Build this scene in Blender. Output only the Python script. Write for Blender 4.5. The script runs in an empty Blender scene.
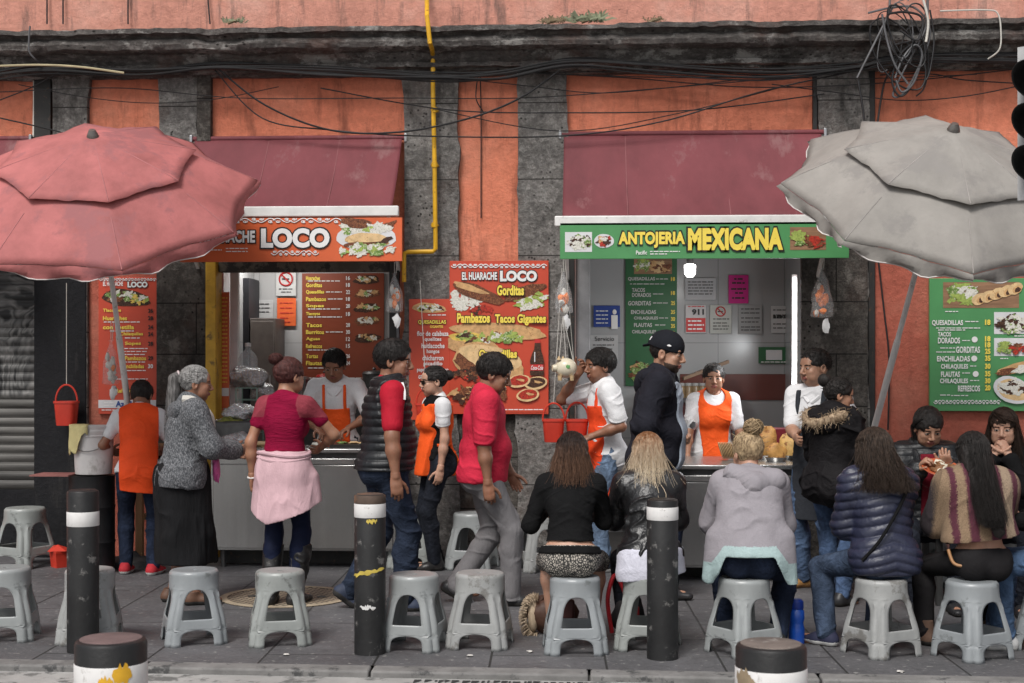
import bpy, math, random
import numpy as np
from mathutils import Vector, Matrix

# ---------------------------------------------------------------- camera, world, sun, exposure
S = bpy.context.scene
COL = S.collection
F_PX, HOR, CAM_Y, CAM_H, YAW = 1422.0, 364.0, -11.6, 1.6, math.radians(3.0)
cd = bpy.data.cameras.new("camera")
cam = bpy.data.objects.new("camera", cd)
COL.objects.link(cam)
cam.location = (0, CAM_Y, CAM_H)
cam.rotation_euler = (math.radians(90), 0, YAW)
cd.sensor_width = 36.0
cd.lens = F_PX / 1024 * 36.0
cd.shift_y = (HOR - 341.5) / 1024
cd.clip_end = 500
S.camera = cam
cd.dof.use_dof = True
cd.dof.focus_distance = 9.4
cd.dof.aperture_fstop = 9.0

W = bpy.data.worlds.new("World")
S.world = W
W.use_nodes = True
nt = W.node_tree
bg = nt.nodes["Background"]
sky = nt.nodes.new("ShaderNodeTexSky")
sky.sky_type = 'NISHITA'
sky.sun_disc = False
sky.sun_elevation = math.radians(52)
sky.sun_rotation = math.radians(200)
sky.air_density = 1.0
sky.dust_density = 3.0
hs = nt.nodes.new("ShaderNodeHueSaturation")
hs.inputs["Saturation"].default_value = 0.30
nt.links.new(sky.outputs[0], hs.inputs["Color"])
nt.links.new(hs.outputs[0], bg.inputs[0])
bg.inputs[1].default_value = 0.07

sd = bpy.data.lights.new("sun", 'SUN')
sun = bpy.data.objects.new("sun", sd)
COL.objects.link(sun)
sd.energy = 1.5
sd.angle = math.radians(20)
sd.color = (1, .97, .93)
# light comes over the camera's left shoulder, high and very soft (overcast)
sun.rotation_euler = (math.radians(38), 0, math.radians(-20))
sun.location = (0, -8, 9)

S.view_settings.view_transform = 'Standard'
S.view_settings.look = 'None'
S.view_settings.gamma = 1
S.view_settings.exposure = 0.88
S.cycles.use_denoising = True
S.cycles.max_bounces = 6
S.cycles.diffuse_bounces = 3
S.cycles.glossy_bounces = 3
S.cycles.transparent_max_bounces = 12
S.cycles.sample_clamp_indirect = 4

# ---------------------------------------------------------------- pixel -> world helpers
_r = np.array([math.cos(YAW), math.sin(YAW), 0])
_f = np.array([-math.sin(YAW), math.cos(YAW), 0])
_c = np.array([0, CAM_Y, CAM_H])
def ray(px, py): return _f + (px - 512) / F_PX * _r + np.array([0, 0, (HOR - py) / F_PX])
def at(px, py, Y):
    d = ray(px, py); t = (Y - CAM_Y) / d[1]
    return Vector(_c + d * t)
def gnd(px, py, z=0.0):
    d = ray(px, py); t = (z - CAM_H) / d[2]
    return Vector(_c + d * t)
def mpp(px, Y):   # metres per pixel on the plane Y at column px
    return (at(px + 1, HOR, Y) - at(px, HOR, Y)).length
def proj(p):
    q = np.array(p) - _c; d = q @ _f
    return 512 + F_PX * (q @ _r) / d, HOR - F_PX * q[2] / d

RND = random.Random(7)

# ---------------------------------------------------------------- materials
MATS = {}
def _new(name):
    m = bpy.data.materials.new(name); m.use_nodes = True
    return m, m.node_tree, m.node_tree.nodes["Principled BSDF"]
def _noise(nt, scale, detail=5, rough=.6, vec=None, dist=0, con=1.0):
    n = nt.nodes.new("ShaderNodeTexNoise")
    n.inputs["Scale"].default_value = scale; n.inputs["Detail"].default_value = detail
    n.inputs["Roughness"].default_value = rough; n.inputs["Distortion"].default_value = dist
    if vec is not None: nt.links.new(vec, n.inputs["Vector"])
    if con != 1:
        m = nt.nodes.new("ShaderNodeMapRange"); m.inputs[1].default_value = .5 - .5 / con; m.inputs[2].default_value = .5 + .5 / con
        nt.links.new(n.outputs["Fac"], m.inputs[0]); return m.outputs[0]
    return n.outputs["Fac"]
def _ramp(nt, fac, stops):
    r = nt.nodes.new("ShaderNodeValToRGB"); e = r.color_ramp.elements
    while len(e) < len(stops): e.new(.5)
    for i, (p, c) in enumerate(stops):
        e[i].position = p; e[i].color = (*c, 1) if len(c) == 3 else c
    nt.links.new(fac, r.inputs[0]); return r.outputs[0]
def _mix(nt, fac, a, b, mode='MIX'):
    m = nt.nodes.new("ShaderNodeMix"); m.data_type = 'RGBA'; m.blend_type = mode
    for s, v in ((m.inputs[0], fac), (m.inputs[6], a), (m.inputs[7], b)):
        if isinstance(v, (int, float)): s.default_value = v
        elif isinstance(v, tuple): s.default_value = (*v, 1) if len(v) == 3 else v
        else: nt.links.new(v, s)
    return m.outputs[2]
def _vec(nt, sc=(1, 1, 1), rot=(0, 0, 0)):
    t = nt.nodes.new("ShaderNodeTexCoord"); mp = nt.nodes.new("ShaderNodeMapping")
    mp.inputs["Scale"].default_value = sc; mp.inputs["Rotation"].default_value = rot
    nt.links.new(t.outputs["Object"], mp.inputs["Vector"]); return mp.outputs[0]
def _bump(nt, h, strength, dist=.01):
    b = nt.nodes.new("ShaderNodeBump"); b.inputs["Strength"].default_value = strength
    b.inputs["Distance"].default_value = dist; nt.links.new(h, b.inputs["Height"]); return b.outputs[0]
def sc(c, k): return tuple(min(1, x * k) for x in c)
def hexc(h):
    v = [int(h[i:i + 2], 16) / 255 for i in (0, 2, 4)]
    return tuple(x / 12.92 if x < .04045 else ((x + .055) / 1.055) ** 2.4 for x in v)

def M(name, col, rough=.65, var=.18, vs=6, bump=.15, bs=60, metal=0, spots=None, spot_scale=20, spot_at=.62, spec=.4,
      vec=(1, 1, 1), bdist=.004, coat=0, alpha=1, sheen=0, trans=0):
    """a procedural material: colour varied by two noises, optional worn spots, a bump"""
    if name in MATS: return MATS[name]
    m, nt, b = _new(name); v = _vec(nt, vec)
    n1 = _noise(nt, vs, 6, .65, v, con=1.7)
    c = _ramp(nt, n1, [(.25, sc(col, 1 - var)), (.5, col), (.78, sc(col, 1 + var))])
    if spots is not None:
        n2 = _noise(nt, spot_scale, 8, .7, v)
        k = _ramp(nt, n2, [(spot_at - .03, (0, 0, 0)), (spot_at + .04, (1, 1, 1))])
        c = _mix(nt, k, c, spots)
    nt.links.new(c, b.inputs["Base Color"])
    b.inputs["Roughness"].default_value = rough; b.inputs["Metallic"].default_value = metal
    b.inputs["Specular IOR Level"].default_value = spec
    if coat: b.inputs["Coat Weight"].default_value = coat
    if sheen: b.inputs["Sheen Weight"].default_value = sheen
    if alpha < 1: b.inputs["Alpha"].default_value = alpha
    if trans: b.inputs["Transmission Weight"].default_value = trans
    if bump: nt.links.new(_bump(nt, _noise(nt, bs, 4, .6, v), bump, bdist), b.inputs["Normal"])
    MATS[name] = m; return m

def cloth(name, col, var=.22, rough=.9, fold=.5, fs=9, stretch=(1, 1, 1), spec=.1, weave=260, sheen=0.0):
    """woven cloth: soft folds by bump, slight fading"""
    if name in MATS: return MATS[name]
    m, nt, b = _new(name); v = _vec(nt, stretch)
    c = _ramp(nt, _noise(nt, 7, 6, .6, v, con=1.8), [(.25, sc(col, 1 - var)), (.75, sc(col, 1 + var))])
    c = _mix(nt, .35, c, _ramp(nt, _noise(nt, weave, 2, .5), [(.3, sc(col, .55)), (.7, sc(col, 1.4))]))
    nt.links.new(c, b.inputs["Base Color"]); b.inputs["Roughness"].default_value = rough
    b.inputs["Specular IOR Level"].default_value = spec; b.inputs["Sheen Weight"].default_value = sheen
    b1 = nt.nodes.new("ShaderNodeBump"); b1.inputs["Strength"].default_value = min(1, fold * .35); b1.inputs["Distance"].default_value = .006
    r2 = _ramp(nt, _noise(nt, fs * 1.8, 3, .5, v, 1.4, con=1.8), [(0, (0, 0, 0)), (.45, (.9, .9, .9)), (.52, (1, 1, 1)), (.60, (.8, .8, .8)), (1, (0, 0, 0))])
    nt.links.new(r2, b1.inputs["Height"])
    b2 = nt.nodes.new("ShaderNodeBump"); b2.inputs["Strength"].default_value = fold * .45; b2.inputs["Distance"].default_value = .03
    nt.links.new(_noise(nt, fs, 4, .55, v, 1.2), b2.inputs["Height"]); nt.links.new(b1.outputs[0], b2.inputs["Normal"]); nt.links.new(b2.outputs[0], b.inputs["Normal"])
    MATS[name] = m; return m

def denim(name, col):
    if name in MATS: return MATS[name]
    m, nt, b = _new(name); v = _vec(nt, (1, 1, .6))
    c = _ramp(nt, _noise(nt, 9, 7, .65, v, .6, con=1.7), [(.3, sc(col, .55)), (.52, col), (.75, sc(col, 2.0))])
    c = _mix(nt, .3, c, _ramp(nt, _noise(nt, 300, 2, .5), [(.3, sc(col, .4)), (.7, sc(col, 1.9))]))
    nt.links.new(c, b.inputs["Base Color"]); b.inputs["Roughness"].default_value = .92
    b.inputs["Specular IOR Level"].default_value = .15
    nt.links.new(_bump(nt, _noise(nt, 14, 3, .5, _vec(nt, (1, 1, 1.35)), 2.2), .4, .03), b.inputs["Normal"])
    MATS[name] = m; return m

def glow(name, col, s):
    if name in MATS: return MATS[name]
    m, nt, b = _new(name); b.inputs["Base Color"].default_value = (*col, 1)
    b.inputs["Emission Color"].default_value = (*col, 1); b.inputs["Emission Strength"].default_value = s
    MATS[name] = m; return m

def clear_film(name, tint=(.9, .9, .9), a=.25):
    if name in MATS: return MATS[name]
    m, nt, b = _new(name)
    b.inputs["Base Color"].default_value = (*tint, 1); b.inputs["Roughness"].default_value = .15
    b.inputs["Alpha"].default_value = a; b.inputs["Specular IOR Level"].default_value = .8
    nt.links.new(_bump(nt, _noise(nt, 45, 3, .6), .8, .01), b.inputs["Normal"])
    MATS[name] = m; return m

def skin(name, col):
    if name in MATS: return MATS[name]
    m, nt, b = _new(name)
    c = _ramp(nt, _noise(nt, 14, 5, .6), [(.3, sc(col, .82)), (.55, col), (.8, (min(1, col[0] * 1.22), col[1] * 1.1, col[2] * 1.08))])
    nt.links.new(c, b.inputs["Base Color"]); b.inputs["Roughness"].default_value = .5
    b.inputs["Subsurface Weight"].default_value = .12
    b.inputs["Subsurface Radius"].default_value = (.012, .005, .003)
    nt.links.new(_bump(nt, _noise(nt, 220, 3, .6), .12, .003), b.inputs["Normal"])
    MATS[name] = m; return m

def hairm(name, c1, c2, root=None, z0=0, z1=1):
    """streaky hair; root: colour near the scalp, blending to c1/c2 towards the ends (dyed hair)"""
    if name in MATS: return MATS[name]
    m, nt, b = _new(name)
    c = _ramp(nt, _noise(nt, 30, 4, .7, _vec(nt, (3, 3, .35))), [(.3, c1), (.7, c2)])
    if root:
        t = nt.nodes.new("ShaderNodeTexCoord"); s = nt.nodes.new("ShaderNodeSeparateXYZ")
        nt.links.new(t.outputs["Object"], s.inputs[0])
        mr = nt.nodes.new("ShaderNodeMapRange"); mr.inputs[1].default_value = z0; mr.inputs[2].default_value = z1
        nt.links.new(s.outputs[2], mr.inputs[0])
        ad = nt.nodes.new("ShaderNodeMath"); ad.operation = 'ADD'
        nz = nt.nodes.new("ShaderNodeMath"); nz.operation = 'MULTIPLY_ADD'; nz.inputs[1].default_value = .9; nz.inputs[2].default_value = -.45
        nt.links.new(_noise(nt, 30, 3, .6, _vec(nt, (2, 2, .3))), nz.inputs[0])
        nt.links.new(mr.outputs[0], ad.inputs[0]); nt.links.new(nz.outputs[0], ad.inputs[1]); ad.use_clamp = True
        c = _mix(nt, ad.outputs[0], c, root)
    nt.links.new(c, b.inputs["Base Color"]); b.inputs["Roughness"].default_value = .52
    b.inputs["Specular IOR Level"].default_value = .22
    nt.links.new(_bump(nt, _noise(nt, 60, 4, .7, _vec(nt, (3, 3, .3))), .5, .01), b.inputs["Normal"])
    MATS[name] = m; return m

# ---------------------------------------------------------------- objects
def wm(o):
    m = o.matrix_basis.copy()
    while o.parent: o = o.parent; m = o.matrix_basis @ m
    return m
def tag(o, label=None, cat=None, group=None, kind=None):
    if label: o['label'] = label
    if cat: o['category'] = cat
    if group: o['group'] = group
    if kind: o['kind'] = kind
    return o
def thing(name, loc, label, cat, rz=0, group=None):
    o = bpy.data.objects.new(name, None); COL.objects.link(o)
    o.location = loc; o.rotation_euler = (0, 0, math.radians(rz)); o.empty_display_size = .1
    return tag(o, label, cat, group)
def copy_tree(o, parent=None):
    c = o.copy(); COL.objects.link(c)
    if parent is not None: c.parent = parent
    for ch in list(o.children): copy_tree(ch, c)
    return c

def link_mesh(name, me, mats, parent=None, smooth=True, sharp=None, bevel=0):
    if not isinstance(mats, (list, tuple)): mats = [mats]
    for m in mats: me.materials.append(m)
    if smooth:
        me.polygons.foreach_set("use_smooth", np.ones(len(me.polygons), bool))
        if sharp: me.set_sharp_from_angle(angle=math.radians(sharp))
    o = bpy.data.objects.new(name, me); COL.objects.link(o)
    if parent is not None: o.parent = parent
    if bevel:
        b = o.modifiers.new("bevel", 'BEVEL'); b.width = bevel; b.segments = 2; b.limit_method = 'ANGLE'; b.angle_limit = math.radians(40)
    return o

class MB:
    """collects shapes in world coordinates and links them as ONE mesh object"""
    def __init__(s): s.v = []; s.f = []; s.m = []
    def add(s, vs, fs, mi=0):
        n = len(s.v); s.v += [tuple(p) for p in vs]
        s.f += [tuple(i + n for i in f) for f in fs]; s.m += [mi] * len(fs); return s
    def box(s, lo, hi, mi=0, rot=None, piv=None):
        (a, b, c), (d, e, g) = lo, hi
        vs = [Vector(p) for p in ((a, b, c), (d, b, c), (d, e, c), (a, e, c), (a, b, g), (d, b, g), (d, e, g), (a, e, g))]
        if rot is not None:
            p = Vector(piv) if piv is not None else (Vector(lo) + Vector(hi)) / 2
            vs = [rot @ (q - p) + p for q in vs]
        return s.add(vs, [(0, 3, 2, 1), (4, 5, 6, 7), (0, 1, 5, 4), (1, 2, 6, 5), (2, 3, 7, 6), (3, 0, 4, 7)], mi)
    def quad(s, a, b, c, d, mi=0): return s.add((a, b, c, d), [(0, 1, 2, 3)], mi)
    def bar(s, a, b, w, h, mi=0, up=(0, 0, 1)):
        a, b = Vector(a), Vector(b); d = (b - a).normalized(); x = d.cross(Vector(up))
        x = x.normalized() if x.length > 1e-4 else Vector((1, 0, 0)); z = x.cross(d)
        vs = [p + x * i * w / 2 + z * j * h / 2 for p in (a, b) for i, j in ((-1, -1), (1, -1), (1, 1), (-1, 1))]
        return s.add(vs, [(0, 1, 2, 3), (7, 6, 5, 4), (0, 4, 5, 1), (1, 5, 6, 2), (2, 6, 7, 3), (3, 7, 4, 0)], mi)
    def tube(s, pts, r, n=8, mi=0, cap=True):
        pts = [Vector(p) for p in pts]; R = r if isinstance(r, (list, tuple)) else [r] * len(pts)
        t0 = (pts[1] - pts[0]).normalized(); x = t0.orthogonal().normalized(); vs = []
        for i, p in enumerate(pts):
            t = (pts[min(i + 1, len(pts) - 1)] - pts[max(i - 1, 0)])
            t = t.normalized() if t.length > 1e-9 else t0
            x = (x - t * x.dot(t)); x = x.normalized() if x.length > 1e-6 else t.orthogonal().normalized()
            y = t.cross(x)
            vs += [p + (x * math.cos(a) + y * math.sin(a)) * R[i] for a in (2 * math.pi * k / n for k in range(n))]
        fs = [(i * n + k, i * n + (k + 1) % n, (i + 1) * n + (k + 1) % n, (i + 1) * n + k) for i in range(len(pts) - 1) for k in range(n)]
        if cap:
            fs += [tuple(range(n - 1, -1, -1)), tuple(range((len(pts) - 1) * n, len(pts) * n))]
        return s.add(vs, fs, mi)
    def lathe(s, base, prof, n=24, mi=0, sx=1, sy=1, close=True):
        b = Vector(base); vs = []
        for r, z in prof:
            vs += [b + Vector((sx * r * math.cos(2 * math.pi * k / n), sy * r * math.sin(2 * math.pi * k / n), z)) for k in range(n)]
        fs = [(i * n + k, i * n + (k + 1) % n, (i + 1) * n + (k + 1) % n, (i + 1) * n + k) for i in range(len(prof) - 1) for k in range(n)]
        if close:
            if prof[0][0] > 0: fs.append(tuple(range(n - 1, -1, -1)))
            if prof[-1][0] > 0: fs.append(tuple(range((len(prof) - 1) * n, len(prof) * n)))
        return s.add(vs, fs, mi)
    def blob(s, c, r, n=12, mi=0, rough=.15, seed=0, rot=None):
        rr = random.Random(seed); c = Vector(c); vs = []; m = max(4, n // 2)
        ph = [(rr.uniform(0, 6.28), rr.uniform(2, 4)) for _ in range(4)]
        for i in range(m + 1):
            t = math.pi * i / m
            for k in range(n):
                a = 2 * math.pi * k / n
                q = 1 + rough * (math.sin(a * 2 + ph[0][0]) * math.sin(t * ph[0][1]) + .6 * math.sin(a * 3 + ph[1][0] + t * 2))
                d = Vector((math.sin(t) * math.cos(a) * r[0], math.sin(t) * math.sin(a) * r[1], math.cos(t) * r[2])) * q
                vs.append(c + (rot @ d if rot is not None else d))
        return s.add(vs, [(i * n + k, i * n + (k + 1) % n, (i + 1) * n + (k + 1) % n, (i + 1) * n + k) for i in range(m) for k in range(n)], mi)
    def build(s, name, mats, parent=None, smooth=True, sharp=35, bevel=0, local=False):
        me = bpy.data.meshes.new(name)
        vs = s.v
        if parent is not None and not local:
            inv = wm(parent).inverted(); vs = [tuple(inv @ Vector(p)) for p in vs]
        me.from_pydata(vs, [], s.f); me.polygons.foreach_set("material_index", s.m)
        me.update(); return link_mesh(name, me, mats, parent, smooth, sharp, bevel)

# ---------------------------------------------------------------- lettering (converted in one batch at the end)
TEXTQ = []
def text(string, box, Y, mat, parent, key='lettering', bold=.02, lay=.008, outline=None, ow=.9, shear=0, up=None):
    """string stretched into the pixel box (x0,y0,x1,y1) on the plane Y (lay: metres in front of it)"""
    x0, y0, x1, y1 = box
    if outline is not None:
        TEXTQ.append((string, (x0 - ow, y0 - ow, x1 + ow, y1 + ow), Y - lay, outline, parent, key + '_outline', bold + .05, shear))
        lay += .002
    TEXTQ.append((string, box, Y - lay, mat, parent, key, bold, shear))

def flush_text():
    tmp = {}
    for q in TEXTQ:
        k = (q[0], round(q[6], 3), q[7])
        if k not in tmp:
            cu = bpy.data.curves.new("tmp_text", 'FONT'); cu.body = q[0]; cu.offset = q[6]; cu.shear = q[7]
            cu.resolution_u = 4; cu.space_character = 1.04
            o = bpy.data.objects.new("tmp_text", cu); COL.objects.link(o); tmp[k] = o
    bpy.context.view_layer.update(); dg = bpy.context.evaluated_depsgraph_get()
    geo = {}
    for k, o in tmp.items():
        me = o.evaluated_get(dg).to_mesh()
        v = np.empty(len(me.vertices) * 3, np.float32); me.vertices.foreach_get("co", v); v = v.reshape(-1, 3)
        geo[k] = (v.copy(), [tuple(p.vertices) for p in me.polygons]); o.evaluated_get(dg).to_mesh_clear()
    for o in tmp.values():
        cu = o.data; bpy.data.objects.remove(o); bpy.data.curves.remove(cu)
    grp = {}
    for st, (x0, y0, x1, y1), Y, mat, parent, key, bold, shear in TEXTQ:
        v, fs = geo[(st, round(bold, 3), shear)]
        if not len(v): continue
        lo, hi = v.min(0), v.max(0); mb, _ = grp.setdefault((parent.name, key, mat.name), (MB(), (parent, key, mat)))
        a, b = at(x0, y1, Y), at(x1, y0, Y)
        X = a.x + (v[:, 0] - lo[0]) / max(1e-6, hi[0] - lo[0]) * (b.x - a.x)
        Z = a.z + (v[:, 1] - lo[1]) / max(1e-6, hi[1] - lo[1]) * (b.z - a.z)
        mb.add(np.stack([X, np.full(len(X), Y), Z], 1).tolist(), fs)
    for mb, (parent, key, mat) in grp.values():
        mb.build(key, mat, parent, smooth=False)
    TEXTQ.clear()
# ---------------------------------------------------------------- figures: signed distance fields meshed by surface nets
A = lambda *p: np.array(p, float)
def nrm(v): v = np.asarray(v, float); return v / max(1e-9, np.linalg.norm(v))
def Rz(d): c, s = math.cos(math.radians(d)), math.sin(math.radians(d)); return np.array([[c, -s, 0], [s, c, 0], [0, 0, 1.]])
def Rx(d): c, s = math.cos(math.radians(d)), math.sin(math.radians(d)); return np.array([[1., 0, 0], [0, c, -s], [0, s, c]])
def Ry(d): c, s = math.cos(math.radians(d)), math.sin(math.radians(d)); return np.array([[c, 0, s], [0, 1., 0], [-s, 0, c]])

def cap(a, b, ra, rb, n=None, fl=1): return ['c', np.asarray(a, float), np.asarray(b, float), ra, rb, n, fl]
def ell(c, r, R=None): return ['e', np.asarray(c, float), np.asarray(r, float), R]
def infl(p, t):
    q = list(p)
    if p[0] == 'c': q[3] += t; q[4] += t
    else: q[2] = q[2] + t
    return q
def bounds(p):
    if p[0] == 'c':
        r = max(p[3], p[4]); return np.minimum(p[1], p[2]) - r, np.maximum(p[1], p[2]) + r
    r = p[2].max() if p[3] is not None else p[2]; return p[1] - r, p[1] + r

class Field:
    def __init__(s, lo, hi, v):
        s.v = v; s.lo = np.asarray(lo, float) - 3 * v
        s.n = np.ceil((np.asarray(hi) - s.lo) / v).astype(int) + 4
        s.F = np.full(s.n, .5, np.float32)
    @classmethod
    def around(c, prims, v, pad=.02):
        b = [bounds(p) for p in prims]
        return c(np.min([x[0] for x in b], 0) - pad, np.max([x[1] for x in b], 0) + pad, v)
    def coords(s, sl=(slice(None),) * 3):
        ax = [s.lo[i] + s.v * np.arange(s.n[i])[sl[i]] for i in range(3)]
        return ax[0][:, None, None], ax[1][None, :, None], ax[2][None, None, :]
    def dist(s, p, sl):
        x, y, z = s.coords(sl)
        if p[0] == 'c':
            _, a, b, ra, rb, n, fl = p; ba = b - a; L = max(1e-9, ba @ ba)
            t = np.clip(((x - a[0]) * ba[0] + (y - a[1]) * ba[1] + (z - a[2]) * ba[2]) / L, 0, 1)
            qx, qy, qz = x - a[0] - t * ba[0], y - a[1] - t * ba[1], z - a[2] - t * ba[2]
            d2 = qx * qx + qy * qy + qz * qz
            if n is not None:
                qn = qx * n[0] + qy * n[1] + qz * n[2]; d2 = d2 + qn * qn * (1 / fl ** 2 - 1)
            return np.sqrt(d2) - (ra + (rb - ra) * t)
        _, c, r, R = p; x, y, z = x - c[0], y - c[1], z - c[2]
        if R is not None:
            x, y, z = (R[0, i] * x + R[1, i] * y + R[2, i] * z for i in range(3))
        k0 = np.sqrt((x / r[0]) ** 2 + (y / r[1]) ** 2 + (z / r[2]) ** 2)
        k1 = np.sqrt((x / r[0] ** 2) ** 2 + (y / r[1] ** 2) ** 2 + (z / r[2] ** 2) ** 2)
        return k0 * (k0 - 1) / np.maximum(k1, 1e-6)
    def add(s, p, k=.03, sub=False):
        lo, hi = bounds(p); m = k + 3 * s.v + .01
        i0 = np.clip(np.floor((lo - m - s.lo) / s.v).astype(int), 0, s.n); i1 = np.clip(np.ceil((hi + m - s.lo) / s.v).astype(int) + 1, 0, s.n)
        if np.any(i1 <= i0): return s
        sl = tuple(slice(a, b) for a, b in zip(i0, i1)); d = s.dist(p, sl); F = s.F[sl]
        if sub:
            d = -d; h = np.maximum(k - np.abs(F - d), 0) / k; s.F[sl] = np.maximum(F, d) + h * h * k / 4
        else:
            h = np.maximum(k - np.abs(F - d), 0) / k; s.F[sl] = np.minimum(F, d) - h * h * k / 4
        return s
    def clip(s, pt, n, k=0):
        """keep the side the normal points away from"""
        x, y, z = s.coords(); n = nrm(n)
        d = ((x - pt[0]) * n[0] + (y - pt[1]) * n[1] + (z - pt[2]) * n[2]).astype(np.float32)
        s.F = np.maximum(s.F, d); return s
    def mesh(s):
        F = s.F; I = F < 0; n = np.array(F.shape)
        cnt = np.zeros(n - 1, np.int8); C = [(i, j, k) for i in (0, 1) for j in (0, 1) for k in (0, 1)]
        sub = lambda a, o: a[o[0]:n[0] - 1 + o[0], o[1]:n[1] - 1 + o[1], o[2]:n[2] - 1 + o[2]]
        for o in C: cnt += sub(I, o)
        act = (cnt > 0) & (cnt < 8); cells = np.argwhere(act); ids = np.full(act.shape, -1, np.int64); ids[act] = np.arange(len(cells))
        val = {o: F[cells[:, 0] + o[0], cells[:, 1] + o[1], cells[:, 2] + o[2]].astype(float) for o in C}
        acc = np.zeros((len(cells), 3)); num = np.zeros(len(cells))
        for o in C:
            for ax in range(3):
                if o[ax]: continue
                q = list(o); q[ax] = 1; q = tuple(q); a, b = val[o], val[q]; x = (a < 0) != (b < 0)
                t = np.where(x, a / np.where(x, a - b, 1), 0); p = np.tile(np.array(o, float), (len(cells), 1)); p[:, ax] += t
                acc[x] += p[x]; num[x] += 1
        V = s.lo + s.v * (cells + acc / num[:, None]); Q = []
        for ax in range(3):
            a = [slice(None)] * 3; b = [slice(None)] * 3; a[ax] = slice(0, -1); b[ax] = slice(1, None)
            fl = I[tuple(a)] != I[tuple(b)]; e = np.argwhere(fl); inside = I[tuple(a)][fl]
            u, w = (ax + 1) % 3, (ax + 2) % 3
            ok = (e[:, u] > 0) & (e[:, w] > 0) & (e[:, u] < n[u] - 1) & (e[:, w] < n[w] - 1); e, inside = e[ok], inside[ok]
            def idx(du, dw):
                c = e.copy(); c[:, u] += du; c[:, w] += dw; return ids[c[:, 0], c[:, 1], c[:, 2]]
            q = np.stack([idx(-1, -1), idx(0, -1), idx(0, 0), idx(-1, 0)], 1); q[~inside] = q[~inside][:, ::-1]; Q.append(q)
        return V, np.concatenate(Q)

def vnormals(V, Q):
    fn = np.cross(V[Q[:, 2]] - V[Q[:, 0]], V[Q[:, 3]] - V[Q[:, 1]]); N = np.zeros_like(V)
    for i in range(4):
        for k in range(3): N[:, k] += np.bincount(Q[:, i], fn[:, k], len(V))
    return N / np.maximum(np.linalg.norm(N, axis=1), 1e-9)[:, None]
def relax(V, Q, it=2, f=.5):
    for _ in range(it):
        a = np.zeros_like(V); c = np.bincount(Q.ravel(), minlength=len(V)).astype(float) * 2
        for i in range(4):
            for j in ((i + 1) % 4, (i - 1) % 4):
                for k in range(3): a[:, k] += np.bincount(Q[:, i], V[Q[:, j], k], len(V))
        V = V + f * (a / np.maximum(c, 1)[:, None] - V)
    return V
def vnoise(P, seed=0):
    P = np.asarray(P, float) + 1000 + seed * 17.3; i = np.floor(P).astype(np.int64); f = P - i; f = f * f * (3 - 2 * f); out = 0
    def h(a, b, c):
        n = (a * 73856093) ^ (b * 19349663) ^ (c * 83492791); n = (n ^ (n >> 13)) * 1274126177; n = n & 0x7fffffff
        n = (n ^ (n >> 15)) * 69069 & 0x7fffffff; return (n % 100003) / 50001.5 - 1
    for dx in (0, 1):
        for dy in (0, 1):
            for dz in (0, 1):
                w = (f[:, 0] if dx else 1 - f[:, 0]) * (f[:, 1] if dy else 1 - f[:, 1]) * (f[:, 2] if dz else 1 - f[:, 2])
                out = out + w * h(i[:, 0] + dx, i[:, 1] + dy, i[:, 2] + dz)
    return out
def folds(V, seed=0, f=(4.5, 4.5, 15)):
    """creases: thin ridges running mostly across the cloth, over soft low swells"""
    sk = np.stack([V[:, 0] * f[0], V[:, 1] * f[1], (V[:, 2] + .42 * np.abs(V[:, 0]) + .28 * V[:, 1]) * f[2]], 1)
    a = vnoise(sk + .25 * vnoise(V * 7, seed + 1)[:, None], seed); r = np.maximum(0, 1 - np.abs(a) / .26) ** 1.4
    m = np.clip(.45 + 1.3 * vnoise(V * 5, seed + 2), 0, 1); b = vnoise(V * np.array([6, 6, 5]), seed + 4)
    return 1.5 * r * m + .7 * b - .3

def np_mesh(name, V, Q, mats, parent, midx=None, local=True):
    me = bpy.data.meshes.new(name); me.vertices.add(len(V)); me.vertices.foreach_set("co", np.asarray(V, np.float32).ravel())
    me.loops.add(Q.size); me.loops.foreach_set("vertex_index", Q.ravel().astype(np.int32))
    me.polygons.add(len(Q)); me.polygons.foreach_set("loop_start", np.arange(0, Q.size, Q.shape[1], dtype=np.int32))
    if midx is not None: me.polygons.foreach_set("material_index", midx.astype(np.int32))
    me.update(calc_edges=True); me.validate()
    return link_mesh(name, me, mats, parent)

def ik(a, c, l1, l2, hint):
    a, c = np.asarray(a, float), np.asarray(c, float); d = c - a; L = np.linalg.norm(d); L2 = min(L, (l1 + l2) * .995); d = d / max(L, 1e-6)
    x = (l1 * l1 - l2 * l2 + L2 * L2) / (2 * L2); h = math.sqrt(max(0, l1 * l1 - x * x))
    p = np.asarray(hint, float); p = nrm(p - d * (p @ d)); return a + d * x + p * h, a + d * L2

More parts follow.
